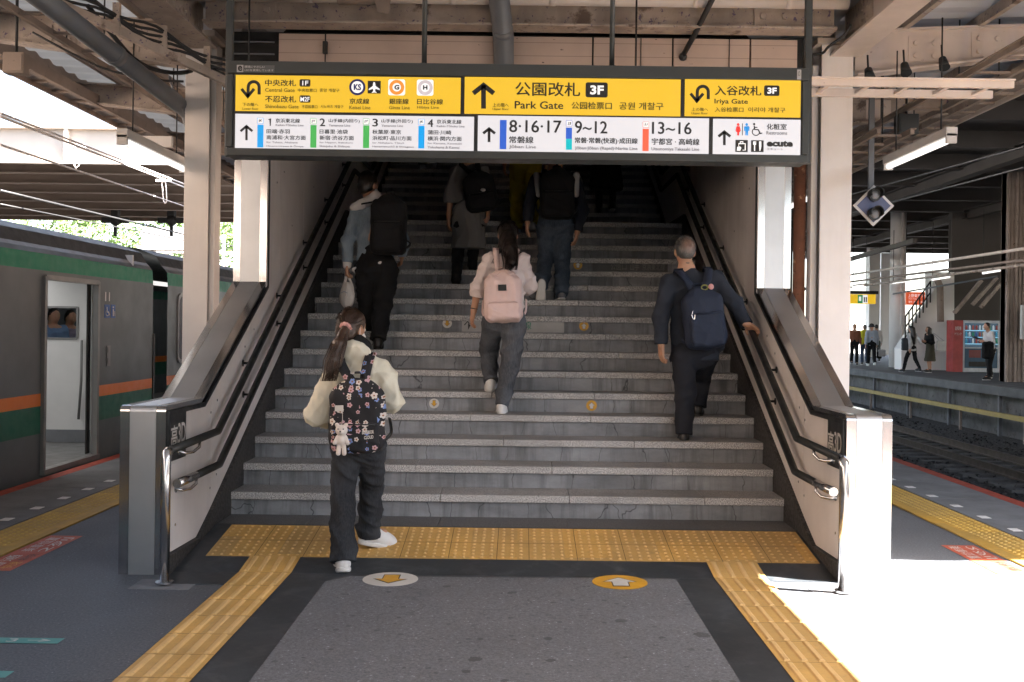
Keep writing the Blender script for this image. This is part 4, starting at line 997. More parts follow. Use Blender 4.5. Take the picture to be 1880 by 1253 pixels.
# stones: real lumps near the visible strip of track
random.seed(5); b = MB()
for i in range(5200):
    y = 8.5 + 26 * random.random() ** 1.5; x = random.uniform(4.9, 12.2); r = random.uniform(.025, .055)
    vs = [(x + random.uniform(-1, 1) * r, y + random.uniform(-1, 1) * r, -1.22 + random.uniform(0, 1.3) * r) for _ in range(6)]
    b.add(vs, [(0, 1, 2), (0, 2, 3), (0, 3, 4), (1, 2, 5), (2, 3, 5), (3, 4, 5), (0, 1, 4), (1, 4, 5)])
tag(b.build('ballast_stones', m_ballast), 'loose dark ballast stones between the rails', 'ballast', kind='stuff')
tag(MB().box(7.6, 8.1, 13.5, 14.3, -1.25, -.8).box(7.55, 8.15, 13.45, 14.35, -.8, -.76).build('track_box', m_dbeam), 'dark equipment box standing on the ballast between the right tracks', 'box')
m_trough = M('yellow_trough', RGB(160, 140, 76), .6, var=.12)
o = thing('cable_trough', 'long yellow cable trough on posts below the far platform edge', 'trough', (12.35, 20, -.7)); MB().bar((12.35, -5, -.6), (12.35, 60, -.6), .1, .12).build('trough', m_trough, o)
for i in range(14): MB().bar((12.42, 3 + i * 3.6, -1.22), (12.42, 3 + i * 3.6, -.66), .06, .06, (0, 1, 0)).build('post', m_dbeam, o)

# overbridge
def deckmat(name, c):
    return M(name, c, .75, var=.1, vs=.5, bump=.06, bs=6, streak=(.8, .25, sc(c, .55)))
m_girder = deckmat('girder_cream', (.52, .45, .39)); m_under = deckmat('deck_underside', (.3, .235, .19)); m_underd = deckmat('deck_underside_shaded', (.085, .075, .068))  # dark copy: missing daylight under the right roof put into the colour
ob = thing('overbridge', 'cream girder road bridge crossing over the tracks behind the train', 'bridge', (-20, 30, 6.2))
MB().box(-60, -2.9, 30, 30.25, 6.25, 7.35).build('girder', m_girder, ob)
b = MB()
for i in range(12): b.box(-4.2 - i * 4.7 - .06, -4.2 - i * 4.7 + .06, 29.82, 29.999, 6.3, 7.3)
b.box(-60, -2.9, 29.8, 29.999, 7.25, 7.38); b.box(-60, -2.9, 29.8, 29.999, 6.2, 6.27)
b.build('stiffener', m_girder, ob)
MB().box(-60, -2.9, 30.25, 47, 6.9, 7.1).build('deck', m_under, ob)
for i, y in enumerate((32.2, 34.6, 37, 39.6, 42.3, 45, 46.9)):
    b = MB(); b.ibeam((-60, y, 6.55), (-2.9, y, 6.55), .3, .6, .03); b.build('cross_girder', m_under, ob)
for i in range(12):
    b = MB(); x = -4.5 - i * 4.7
    for y in (32.2, 34.6, 37, 39.6, 42.3): b.prism([(y + .05, 6.28), (y + .05, 6.83), (y + 1.1, 6.83)], 'x', x - .02, x + .02)
    b.build('bracket', m_under, ob)
for i in range(4): MB().box(-28 - i * 9, -27.2 - i * 9, 38, 38.8, -1.2, 6.9).build('pier', m_girder, ob)
sb = thing('station_roof', 'dark concrete and steel roof deck spanning the right tracks and far platform', 'roof', (22, 5, 6.2))
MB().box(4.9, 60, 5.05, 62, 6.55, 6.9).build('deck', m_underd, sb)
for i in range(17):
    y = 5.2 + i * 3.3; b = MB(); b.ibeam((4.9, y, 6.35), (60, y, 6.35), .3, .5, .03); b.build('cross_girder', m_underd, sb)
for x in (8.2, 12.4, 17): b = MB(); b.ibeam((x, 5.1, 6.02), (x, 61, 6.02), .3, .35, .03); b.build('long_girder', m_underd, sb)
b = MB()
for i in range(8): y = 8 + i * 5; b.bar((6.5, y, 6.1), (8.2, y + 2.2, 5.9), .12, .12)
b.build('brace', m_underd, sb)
# wires over the tracks
m_wire = M('wire', (.25, .24, .24), .4, metal=.5, bump=0)
def wire(label, a, c, r=.012, sag=.1, m=None):
    a, c = Vector(a), Vector(c); return tag(MB().tube([a + (c - a) * t + Vector((0, 0, -4 * sag * t * (1 - t))) for t in [i / 12 for i in range(13)]], r, 6).build('overhead_wire', m or m_wire), label, 'wire', 'overhead wires')
wire('upper pair overhead wire above the train, higher strand', PY(0, 208, 9), PY(395, 360, 26), .014, 0, m_column)
wire('upper pair overhead wire above the train, lower strand', PY(0, 214, 9), PY(395, 366, 26), .016, 0, m_column)
wire('lower bright contact wire above the train', PY(0, 266, 9), PY(395, 398, 24), .012, 0, m_column)
wire('dark overhead wire crossing low above the train roof', PY(0, 350, 14), PY(440, 455, 30), .02, 0, m_cable)
wire('thin dark overhead wire nearest the train roof', PY(0, 375, 14), PY(440, 462, 30), .012, 0, m_cable)
wire('dark overhead wire above the right tracks, upper', PY(1560, 358, 28), PY(1880, 270, 16), .016, 0, m_cable)
wire('dark overhead wire above the right tracks, lower', PY(1560, 392, 28), PY(1880, 308, 16), .016, 0, m_cable)
b = MB()
for px, py, Y in ((137, 268, 14.5), (300, 332, 20.5)):
    p = PY(px, py, Y); b.bar(p - Vector((.15, 0, 0)), p + Vector((.15, 0, 0)), .05, .05); q = PY(px + 3, py + 42, Y)
    b.tube([p, p + Vector((-.03, 0, -.05)), q + Vector((-.03, 0, .05)), q, q + Vector((.04, 0, .05)), p + Vector((.05, 0, -.05)), p], .01, 5)
tag(b.build('wire_droppers', m_column), 'pale droppers clamped between the wires above the train', 'wire clamps', kind='stuff')
for i, px in enumerate((212, 315)):
    p = PY(px, 405, 44); b = MB(); b.bar((p.x, 44, 6.9), (p.x, 44, p.z), .3, .3); b.ball((p.x, 44, p.z), .25); b.bar((p.x - .6, 44, p.z), (p.x + .6, 44, p.z), .1, .25); b.bar((p.x, 44, p.z), (p.x, 44, p.z - .7), .12, .12)
    tag(b.build('insulator', m_cable), ['dark insulator hanging below the overbridge, left one', 'dark insulator hanging below the overbridge, right one'][i], 'insulator', 'insulators')

# ------------------------------------------------------------------ train
m_tr_grey = M('train_stainless', (.1, .118, .13), .42, metal=.2, var=.06, vs=1.2, bump=.03, bs=8, streak=(1.2, .12, (.06, .06, .06)))
m_tr_green = M('train_green', RGB(0, 124, 94), .55, var=.06, bump=0); m_tr_orange = M('train_orange', RGB(205, 112, 44), .4, var=.06, bump=0)
m_tr_green2 = M('train_green_low', RGB(12, 88, 70), .4, var=.06, bump=0)
m_tr_roof = M('train_roof', (.04, .043, .044), .6, var=.2, bump=.08)
m_tr_under = M('train_skirt', (.05, .05, .05), .6, var=.2)
m_tr_frame = M('train_frame', (.2, .2, .2), .4, metal=.3, var=.05, bump=0)
m_tr_in = M('train_inside', (.62, .62, .62), .5, var=.04, bump=.02); m_tr_floor = M('train_floor', (.16, .16, .16), .6, var=.2)
m_glass = NT('window_glass'); m_glass.col((.02, .025, .03)); m_glass.rough(.06); m_glass.b.inputs['Specular IOR Level'].default_value = .9; m_glass = m_glass.m
m_clear = NT('clear_glass'); m_clear.col((.9, .92, .92)); m_clear.rough(.02); m_clear.b.inputs['Transmission Weight'].default_value = 1; m_clear.b.inputs['IOR'].default_value = 1.02; m_clear = m_clear.m
TX = -4.62
PROF = [(.05, -.86, 2), (.0, -.6, 0), (0, .05, 0), (0, .41, 4), (0, .675, 3), (0, .795, 0), (0, 1.92, 0), (0, 1.985, 1), (.012, 2.15, 0), (.05, 2.2, 5), (.09, 2.24, 6), (.16, 2.37, 6), (.42, 2.47, 6), (1.0, 2.53, 6), (1.48, 2.55, 6)]
# each entry: inset from the side plane, height, material of the band above it
TM = [m_tr_grey, m_tr_green, m_tr_under, m_tr_orange, m_tr_green2, m_tr_frame, m_tr_roof]
def car(label, y0, y1, doors, wins, detail):
    t = thing('train_car', label, 'train car', (TX, y0, -.9), 'train cars')
    b = MB(); ys = sorted(set([y0, y1] + [q for d in doors for q in d]))
    W = 2.95
    for ya, yb in zip(ys[:-1], ys[1:]):
        door = any(abs(ya - d[0]) < 1e-6 for d in doors)
        for side in (0, 1):
            X = (lambda ins: TX - ins) if side == 0 else (lambda ins: TX - W + ins)
            for (i0, z0, mi), (i1, z1, _) in zip(PROF[:-1], PROF[1:]):
                if door and side == 0 and .05 <= z0 < 1.9: continue
                q = [(X(i0), ya, z0), (X(i0), yb, z0), (X(i1), yb, z1), (X(i1), ya, z1)]
                if door and side == 0 and abs(z0 - 1.985) < .01: pass
                b.add(q if side == 0 else q[::-1], [(0, 1, 2, 3)], mi, False)
    for y in (y0, y1):                                              # end walls
        if (detail and y == y1) or (not detail and y == y0): continue
        b.add([(TX - .02, y, -.8), (TX - .02, y, 2.2), (TX - .4, y, 2.55), (TX - W + .4, y, 2.55), (TX - W + .02, y, 2.2), (TX - W + .02, y, -.8)], [(0, 1, 2, 3, 4, 5)], 0)
    b.build('body', TM, t)
    b = MB(); b.box(TX - W + .1, TX - .02, y0 + .05, y1 - .05, -.05, .045); b.build('floor', m_tr_floor, t)
    for ya, yb in doors:
        b = MB()
        for q in (ya, yb): b.bar((TX + .003, q, .02), (TX + .003, q, 1.93), .06, .05, (0, 1, 0))
        b.bar((TX + .003, ya, 1.92), (TX + .003, yb, 1.92), .06, .05); b.bar((TX + .003, ya - .03, .03), (TX + .003, yb + .03, .03), .09, .05)
        b.build('door_frame', m_tr_frame, t)
        b = MB(); b.box(TX - .06, TX - .025, yb + .02, yb + .5, .06, 1.9); b.build('door', m_tr_in, t)
        b = MB(); b.box(TX - .08, TX - .065, yb - .06, yb + .02, .06, 1.9); b.build('door_seal', m_cable, t)
    for ya, yb, z0, z1 in wins:
        f = None
        n = 6; r = .12; pts = []
        for cy, cz, a0 in ((yb - r, z0 + r, -90), (yb - r, z1 - r, 0), (ya + r, z1 - r, 90), (ya + r, z0 + r, 180)):
            for i in range(n): q = math.radians(a0 + i * 18); pts.append((cy + r * math.cos(q), cz + r * math.sin(q)))
        g_ = [((y - (ya + yb) / 2) * (1 - .09 / (yb - ya)) + (ya + yb) / 2, (z - (z0 + z1) / 2) * (1 - .09 / (z1 - z0)) + (z0 + z1) / 2) for y, z in pts]
        b = MB(); m = len(pts); vs = [(TX + .012, *p) for p in pts] + [(TX + .012, *p) for p in g_] + [(TX - .0, *p) for p in pts]
        b.add(vs, [(i, (i + 1) % m, m + (i + 1) % m, m + i) for i in range(m)] + [(i, 2 * m + i, 2 * m + (i + 1) % m, (i + 1) % m) for i in range(m)])
        f = b.build('window', m_tr_frame, t)
        MB().add([(TX + .006, *p) for p in g_], [tuple(range(m))]).build('pane', m_glass, f)
    return t
c1 = car('grey train car 11 with open door and green and orange stripes', -8.0, 12.6, [(9.7, 10.92)], [(7.2, 8.82, .95, 1.9), (-3, 0, .95, 1.9)], True)
# end wall with a framed window seen through the open door
b = MB(); wy = 12.0; wx0, wx1, wz0, wz1 = -5.7, -5.3, 1.29, 1.665
for q in ((TX - 2.9, wx0, .05, 2.3), (wx1, TX - .03, .05, 2.3), (wx0, wx1, .05, wz0), (wx0, wx1, wz1, 2.3)): b.box(q[0], q[1], wy, wy + .03, q[2], q[3])
b.build('end_wall', m_tr_in, c1)
b = MB()
for q in ((wx0, wx1, wz0 - .012, wz0 + .012), (wx0, wx1, wz1 - .012, wz1 + .012), (wx0 - .012, wx0 + .012, wz0, wz1), (wx1 - .012, wx1 + .012, wz0, wz1)): b.box(q[0], q[1], wy - .012, wy - .001, q[2], q[3])
f = b.build('window_frame', m_tr_frame, c1)
MB().box(wx0 + .002, wx1 - .002, wy + .01, wy + .014, wz0 + .002, wz1 - .002).build('pane', m_clear, f)
MB().box(TX - 2.9, TX - .03, wy - .006, wy - .001, .05, .2).build('kick_plate', m_conc, c1)
MB().tube([PY(150, 625, 11.95), PY(149, 700, 11.92), PY(144, 770, 11.95)], .016, 8).build('handle', m_tr_frame, c1)
b = MB(); b.box(TX + .002, TX + .006, 11.2, 11.3, 1.0, 1.23); b.box(TX + .006, TX + .01, 11.22, 11.27, 1.03, 1.09); b.box(TX + .006, TX + .01, 11.22, 11.27, 1.15, 1.21); b.build('door_switch', m_tr_frame, c1)
i_trw = M('train_lettering_white', (.7, .7, .7), .5, bump=0); i_trb = M('train_sticker_blue', RGB(40, 90, 165), .4, bump=0)
def tr(px, py): return PY(px, py, 1)
def tpos(px, py):
    dx, dy = px - VX, py - VY; u = dx * _c + dy * _s; v = dx * _s - dy * _c; Y = (TX + .004) * FPX / u; return Vector((TX + .004, Y, EYE + v * Y / FPX))
b = MB(); a, c = tpos(193, 553), tpos(202, 537); put_text(b, '11', (a.x, a.y, a.z), (0, c.y - a.y, 0), (0, 0, c.z - a.z), 0, .02); b.build('car_number', i_trw, c1)
b = MB(); a, c = tpos(192, 584), tpos(202, 560); a2, c2 = tpos(204, 584), tpos(212, 560)
for p, q in ((a, c), (a2, c2)): b.box(TX + .001, TX + .004, p.y, q.y, p.z, q.z, 0)
def tl_(pts, w_, mi=1):
    for p, q in zip(pts[:-1], pts[1:]):
        p, q = tpos(*p), tpos(*q); b.bar((TX + .006, p.y, p.z), (TX + .006, q.y, q.z), .004, w_, (0, 0, 1), mi)
tl_([(196, 564), (196.4, 573), (199, 573.5), (200.5, 579)], .012); tl_([(195, 570), (193.8, 575), (195, 580), (198, 580), (199.5, 577)], .008); tl_([(207.6, 568), (207.6, 581)], .022); tl_([(207.6, 563), (207.6, 566)], .026); tl_([(210, 572), (210.5, 581)], .014)
b.build('access_sticker', [i_trb, i_trw], c1)
b = MB()
for q in ((TX - 2.4, TX - 2.3, 0, 2.2), (TX - .6, TX - .5, 0, 2.2), (TX - 2.3, TX - .6, 2.1, 2.2), (TX - 2.3, TX - .6, 0, .05)): b.box(q[0], q[1], 12.6, 13.1, q[2], q[3])
for i in range(6):
    for q in ((TX - 2.44, TX - 2.401, -.05, 2.25), (TX - .499, TX - .46, -.05, 2.25)): b.box(q[0], q[1], 12.63 + i * .078, 12.67 + i * .078, q[2], q[3])
b.build('gangway', m_cable, c1)
MB().bar((TX - .05, 12.64, .1), (TX - .05, 12.64, 1.35), .12, .05, (0, 1, 0)).build('fender', m_tr_under, c1)
MB().box(TX - 2.0, TX - .9, 3, 7, 2.62, 2.9).build('roof_unit', m_tr_roof, c1)
car('grey train car standing beside and behind the viewer on the left', -28.2, -8.6, [], [(-12, -9.8, .95, 1.9)], False)  # unseen car, added to block low sky light behind the camera
c2 = car('next grey train car glimpsed behind the pale steel column', 13.12, 33, [], [(13.5, 14.9, .95, 1.9), (17.5, 18.9, .95, 1.9), (21.5, 23, .95, 1.9)], False)
m_seat = M('seat_cloth', RGB(60, 70, 100), .9, var=.2)
for c_, y0_, y1_ in ((c1, 2, 11.8), (c2, 13.5, 32)):
    MB().box(TX - 1.7, TX - 1.3, y0_, y1_, 2.14, 2.17).build('ceiling_light', EM('train_lamp' if c_ is c1 else 'train_lamp_dim', (1, .98, .95), ESC * (9 if c_ is c1 else 1.0)), c_)

# ------------------------------------------------------------------ background beyond the train: trees, mast
m_leaf = NT('tree_leaves')
def _leaf(k, a, c):
    oi = k.n('ShaderNodeObjectInfo'); n = k.noise(.5, 4)
    k.col(k.mix(k.ramp(n, .3, .7), a, c)); k.rough(.6); k.b.inputs['Subsurface Weight'].default_value = 0; return k.m
m_leaf = _leaf(m_leaf, (.08, .15, .03), (.18, .25, .08)); m_bark = M('bark', (.08, .06, .045), .9, var=.3)
def tree(label, x, y, h, r, seed):
    rnd = random.Random(seed); t = thing('broadleaf_tree', label, 'tree', (x, y, -1.2), 'trees behind the train')
    b = MB(); b.tube([(x, y, -1.2), (x + .2, y, h * .35), (x, y, h * .6)], [.35, .25, .12], 8)
    for k in range(7):
        an = rnd.uniform(0, 6.28); b.tube([(x + .1, y, h * rnd.uniform(.3, .5)), (x + r * .7 * math.cos(an), y + r * .7 * math.sin(an), h * rnd.uniform(.6, .9))], [.12, .03], 5)
    b.build('trunk', m_bark, t); b = MB(); vs = []; fs = []
    cl = []
    for k in range(34):
        an = rnd.uniform(0, 6.28); q = r * math.sqrt(rnd.random()); zz = rnd.uniform(.32, 1.0); q *= math.sqrt(max(.1, 1 - ((zz - .6) / .45) ** 2))
        cl.append((x + q * math.cos(an), y + q * math.sin(an), -1.2 + h * zz, rnd.uniform(.5, 1.1) * r * .34))
    for cx, cy, cz, cr in cl:
        for j in range(170):
            v = Vector((rnd.gauss(0, 1), rnd.gauss(0, 1), rnd.gauss(0, .8))); v = v.normalized() * cr * rnd.random() ** .4; p = Vector((cx, cy, cz)) + v
            n = Vector((rnd.gauss(0, 1), rnd.gauss(0, 1), rnd.gauss(0, 1) + .8)).normalized(); u = n.orthogonal().normalized() * .16; w_ = n.cross(u)
            o = len(vs); vs += [p - u, p + w_ * .6, p + u, p - w_ * .6]; fs.append((o, o + 1, o + 2, o + 3))
    b.add(vs, fs); b.build('crown', m_leaf, t)
for i, (x, y, h, r) in enumerate(((-36, 78, 11.5, 5.5), (-29, 82, 12.5, 6), (-22.5, 76, 10.5, 5), (-46, 84, 13, 6.5), (-17, 84, 11.5, 5))):
    tree(['bushy green tree behind the train roof, second from the left', 'tallest bushy green tree left of the pale column', 'bushy green tree partly behind the pale column', 'bushy green tree at the far left over the train roof', 'bushy green tree between the column and the left jamb'][i], x, y, h, r, i)
mast = thing('gantry_mast', 'pale lattice gantry mast beyond the train', 'mast', (-19, 62, -1.2))
b = MB()
for x in (-19.2, -18.4): b.bar((x, 62, -1.2), (x, 62, 7), .14, .14, (0, 1, 0))
b.build('leg', m_column, mast); b = MB()
for i in range(10): b.bar((-19.2, 62, -1 + i * .8), (-18.4, 62, -.2 + i * .8), .07, .07)
for z in (5.2, 5.9): b.bar((-24, 62, z), (-13, 62, z), .12, .12)
for i in range(16): b.bar((-24 + i * .7, 62, 5.2 + .7 * (i % 2)), (-23.3 + i * .7, 62, 5.9 - .7 * (i % 2)), .06, .06)
b.build('lattice', m_column, mast)
bx = PY(300, 435, 60); tag(MB().box(bx.x - 1.1, bx.x + 1.4, 59.5, 61, bx.z - .8, bx.z + .5).bar((bx.x - .6, 60, bx.z - .8), (bx.x - .6, 60, -1.2), .25, .25, (0, 1, 0)).build('equipment_cabin', m_fixt), 'small pale box on a post in front of the trees', 'cabin')

# ------------------------------------------------------------------ far platform on the right
FX, FZ = 12.5, .1
fp = MB(); fp.box(FX, 30, -10, 120, FZ - .22, FZ); struct(fp.build('far_platform', M('far_concrete', (.085, .087, .092), .7, var=.25, vs=1.5)))
tag(MB().box(FX + .25, FX + .6, -10, 120, -1.2, FZ - .23).build('platform_wall', M('stained_concrete', (.1, .096, .092), .8, var=.3, vs=2, spot=(6, .58, (.06, .055, .05)))), 'stained concrete wall below the far platform edge', 'wall')
b = MB(); b.box(FX, FX + .28, -10, 120, FZ + .0005, FZ + .006); struct(b.build('far_platform_edge', M('far_edge_concrete', (.15, .15, .152), .75)))
for i in range(12):
    y = 17 + i * 3.1; tag(MB().bar((FX + .12, y, -1.2), (FX + .12, y, FZ - .22), .09, .09, (0, 1, 0)).build('platform_post', m_conc), 'steel post in the row holding up the far platform edge', 'post', 'posts under the far platform edge')
m_wallw = M('white_tile_wall', (.8, .78, .76), .4, var=.04, vs=1, bump=.03)
# stair house wall, stringer of the far stairs and columns
sh = thing('stair_house', 'white walled stair flight with sloping underside on the far platform', 'stairs', (16, 38, FZ))
def pz(x, y, Y): p = PY(x, y, Y); return p
ws = MB(); a = pz(1652, 680, 37.5); c = pz(1752, 680, 37.5)
prof = [(1655, 679), (1752, 684), (1752, 500), (1712, 500), (1712, 555), (1655, 640)]
ws.prism([(pz(px, py, 37.5).x, pz(px, py, 37.5).z) for px, py in prof], 'y', 37.5, 38.2); ws.build('side_wall', m_wallw, sh)
ws = MB(); q = [(1655, 628), (1668, 628), (1716, 556), (1716, 530)]; ws.prism([(pz(px, py, 37.3).x, pz(px, py, 37.3).z) for px, py in q], 'y', 37.3, 37.48); ws.build('stringer', m_wallw, sh)
b = MB()
for i in range(8):
    f = i / 7; p = pz(1662 + 46 * f, 622 - 66 * f, 37.2); b.tube([p, p + Vector((0, 0, .8))], .025, 6)
p0, p1 = pz(1662, 582, 37.2), pz(1708, 518, 37.2); b.tube([p0, p1], .03, 6); b.tube([p0 - Vector((0, 0, .4)), p1 - Vector((0, 0, .4))], .025, 6); b.build('railing', m_cable, sh)
MB().box(pz(1752, 600, 38).x, 24, 38.3, 38.6, FZ, 6.5).build('back_wall', m_underd, sh)
b = MB(); q = [(1742, 578), (1750, 578), (1838, 520), (1838, 505)]
for (xa, ya, xb2, yb2) in ((1752, 575, 1802, 515), (1785, 560, 1830, 510), (1800, 565, 1848, 508)): b.bar(pz(xa, ya, 36.5), pz(xb2, yb2, 36.5), .12, .12)
b.build('sloping_girder', m_beam, sh)
tag(MB().tube([(pz(1647, 600, 40).x, 40, FZ), (pz(1647, 600, 40).x, 40, 6.5)], .3, 20).build('round_column', m_wallw), 'thick round white column on the far platform', 'column')
tag(MB().tube([(pz(1655.5, 600, 39).x, 39, FZ), (pz(1655.5, 600, 39).x, 39, 3.2), (pz(1655.5, 600, 39).x, 39, 6.5)], .06, 10).build('down_pipe', m_pipew), 'thin pale down pipe in front of the round white column', 'pipe')
tag(MB().tube([(pz(1728, 500, 36.8).x, 36.8, 1.9), (pz(1726, 500, 36.8).x, 36.8, 3.2), (pz(1718, 500, 36.8).x, 36.8, 3.6)], .12, 10).build('duct_pipe', m_dbeam), 'dark bent duct on the white wall by the vending machine', 'pipe')
b = MB(); rx = pz(1848, 600, 29).x
for i in range(7): b.box(rx + i * .12, rx + i * .12 + .07, 29 + (i % 2) * .06, 29.4, FZ, 6.4)
b.box(rx, rx + .9, 29.1, 29.38, FZ, 6.4); tag(b.build('ribbed_column', m_dbeam), 'dark ribbed steel column at the right border of the photo', 'column')
tag(MB().box(pz(1876, 600, 28).x, 17, 28, 28.1, 1.35, 2.3).build('notice_board', m_stgrey), 'pale notice board cut by the right border', 'board')
for i, x in enumerate((1605, 1625)):
    p = pz(x, 600, 56 + 6 * i); tag(MB().box(p.x - .3, p.x + .3, p.y, p.y + .6, FZ, 6.4).build('square_column', m_wallw), ['white square column in the bright gap, nearer', 'white square column in the bright gap, farther'][i], 'column', 'square columns')
hw = MB(); hw.box(14, 24, 66, 66.4, FZ, 2.2); tag(hw.build('bright_wall', m_wallw), 'sunlit pale wall closing the end of the far platform', 'wall')
# vending machine
vm = thing('vending_machine', 'lit drinks vending machine with red side panel and blue front', 'vending machine', (16.9, 36, FZ))
x0, x1, y0 = pz(1768, 680, 36).x, pz(1836, 680, 36).x, 36.0; xs_ = pz(1750, 680, 36).x
MB().box(x0, x1, y0, y0 + .75, FZ, FZ + 1.86).build('cabinet', M('vend_white', (.5, .52, .55), .4, bump=.02), vm, .02)
MB().box(xs_, x0 - .004, y0 + .02, y0 + .6, FZ, FZ + 1.86).build('side_panel', M('vend_red', RGB(165, 60, 58), .4, var=.25, vs=3), vm)
b = MB()
put_text(b, '自販機', (xs_ + .06, y0 + .018, 1.6), (.22, 0, 0), (0, 0, .14)); put_text(b, 'ドリンク', (xs_ + .05, y0 + .018, 1.42), (.24, 0, 0), (0, 0, .1))
b.build('lettering', m_stw, vm)
MB().box(x0 + .05, x1 - .1, y0 - .012, y0 - .001, 1.0, 1.86).build('display_window', EM('vend_glow', RGB(90, 130, 160), ESC * .28, (.05, .08, .1)), vm)
vc = [RGB(60, 90, 140), RGB(40, 120, 90), RGB(150, 120, 60), RGB(140, 60, 50), RGB(190, 200, 205), RGB(60, 140, 170)]
vmats = [EM(f'drink_{i}', c, ESC * .35, c) for i, c in enumerate(vc)]
random.seed(11)
for r_ in range(3):
    for i in range(10):
        xx = x0 + .09 + i * (x1 - x0 - .24) / 9; zz = 1.62 - r_ * .24
        MB().tube([(xx, y0 - .03, zz), (xx, y0 - .03, zz + .13), (xx, y0 - .03, zz + .17)], [.034, .034, .015], 8).build('bottle', random.choice(vmats), vm)
    MB().box(x0 + .05, x1 - .1, y0 - .05, y0 - .013, 1.585 - r_ * .24, 1.605 - r_ * .24).build('shelf_light', EM('shelf_glow', RGB(150, 215, 245), ESC * .8), vm)
b = MB(); b.box(x0 + .05, x1 - .1, y0 - .01, y0 - .001, .25, .95); b.build('lower_front', M('vend_blue', RGB(40, 75, 100), .4), vm)
MB().box(x0 + .2, x0 + .62, y0 - .018, y0 - .0105, .62, .9).build('promo_panel', M('vend_red2', RGB(120, 50, 48), .4), vm)
MB().box(x0 + .2, x1 - .3, y0 - .02, y0 - .0105, .3, .48).build('dispenser_flap', m_cable, vm)
# signs and lights over the far platform
s1 = thing('far_sign', 'orange red line sign with white characters over the far platform', 'sign', (16, 39, 3))
a, c = pz(1665, 560, 39), pz(1711, 537, 39); MB().box(a.x, c.x, 39, 39.15, a.z, c.z).build('panel', EM('far_orange', RGB(220, 85, 40), ESC * .6, RGB(200, 80, 40)), s1)
b = MB(); W2, H2 = c.x - a.x, c.z - a.z
put_text(b, '上野東京ライン', (a.x + .04 * W2, 38.99, a.z + .58 * H2), (.86 * W2, 0, 0), (0, 0, .28 * H2)); put_text(b, 'Ueno-Tokyo Line', (a.x + .06 * W2, 38.99, a.z + .4 * H2), (.5 * W2, 0, 0), (0, 0, .12 * H2)); put_text(b, '東京・品川・横浜方面', (a.x + .06 * W2, 38.99, a.z + .14 * H2), (.7 * W2, 0, 0), (0, 0, .18 * H2))
b.build('lettering', i_wht, s1)
s2 = thing('far_sign', 'yellow white and green exit sign strip left on the far platform', 'sign', (14, 41, 3))
a, c = pz(1566, 558, 41), pz(1608, 541, 41); MB().box(a.x - 1.2, c.x, 41, 41.15, a.z, c.z).build('panel', EM('far_yellow', RGB(235, 190, 40), ESC * .6), s2)
MB().box(a.x - 1.3, c.x + .1, 40.99, 41.2, c.z + .01, c.z + .14).build('hood', m_cable, s2)
b = MB(); 
for x0_, x1_, mi in ((1575, 1584, 0), (1584, 1593, 1)): p, q = pz(x0_, 557, 40.98), pz(x1_, 542, 40.98); b.box(p.x, q.x, 40.98, 40.999, p.z, q.z, mi)
for x0_, x1_, y0_, y1_, mi in ((1577, 1581, 553, 545, 1), (1586, 1588, 555, 546, 2), (1589.5, 1591.5, 555, 546, 2)): p, q = pz(x0_, y0_, 40.97), pz(x1_, y1_, 40.97); b.box(p.x, q.x, 40.96, 40.979, p.z, q.z, mi)
b.build('pictogram', [EM('far_green', RGB(30, 130, 80), ESC * .6), i_wht, m_cable], s2)
for i, (xa, ya, xb2, yb2, Y) in enumerate(((1566, 527, 1590, 524, 40), (1640, 520, 1663, 517, 38), (1712, 514, 1743, 509, 35), (1805, 502, 1843, 496, 31))):
    p, q = pz(xa, ya, Y), pz(xb2, yb2, Y); f = thing('fluorescent_light', ['fluorescent light far over the exit sign strip', 'fluorescent light over the round white column', 'fluorescent light over the white wall', 'fluorescent light over the man with the tablet'][i], 'light', tuple(p), 'fluorescent lights on the far platform')
    MB().bar(p + Vector((0, 0, .06)), q + Vector((0, 0, .06)), .2, .05).build('housing', m_fixt, f); MB().bar(p, q, .14, .06).build('tube', m_tube_l, f)
    b = MB(); 
    for k in (p, q): b.tube([k + Vector((0, 0, .08)), k + Vector((0, 0, 2))], .012, 5)
    b.build('hanger', m_cable, f)
for i, (xa, ya, Ya, xb2, yb2, Yb, r_) in enumerate(((1560, 505, 42, 1880, 457, 26, .045), (1560, 518, 42, 1880, 478, 26, .04), (1560, 528, 42, 1880, 487, 26, .04), (1640, 540, 39, 1830, 508, 30, .03))):
    tag(MB().tube([pz(xa, ya, Ya), pz(xb2, yb2, Yb)], r_, 8).build('service_pipe', [m_beamw, m_dbeam, m_beam, m_pipe][i]), ['topmost service pipe running over the far platform', 'thicker beige service pipe over the far platform lights', 'lower service pipe carrying the far lights', 'thin slanting pipe between the far lights'][i], 'pipe', 'service pipes')
p, q = pz(1548, 480, 44), pz(1680, 442, 34); tag(MB().bar(p, q, .16, .16).build('diagonal_brace', m_underd), 'dirty diagonal brace under the dark station roof', 'brace')
arch = thing('arched_window', 'arched lattice of the hall seen between rusty post and column', 'window', (12, 45, 2))
b = MB(); ap = pz(1493, 560, 45)
for k in (0, 1): b.tube([(ap.x - .9 + 1.1 * k, 45, .1), (ap.x - .9 + 1.1 * k, 45, 2.5)] + [(ap.x - .35 + 1.1 * k - .55 * math.cos(t), 45, 2.5 + .9 * math.sin(t)) for t in [i * math.pi / 8 for i in range(9)]] + [(ap.x + .2 + 1.1 * k, 45, .1)], .07, 6)
b.box(ap.x - 1.4, ap.x - .95, 45, 45.3, FZ, 6.3); b.build('frame', m_underd, arch)

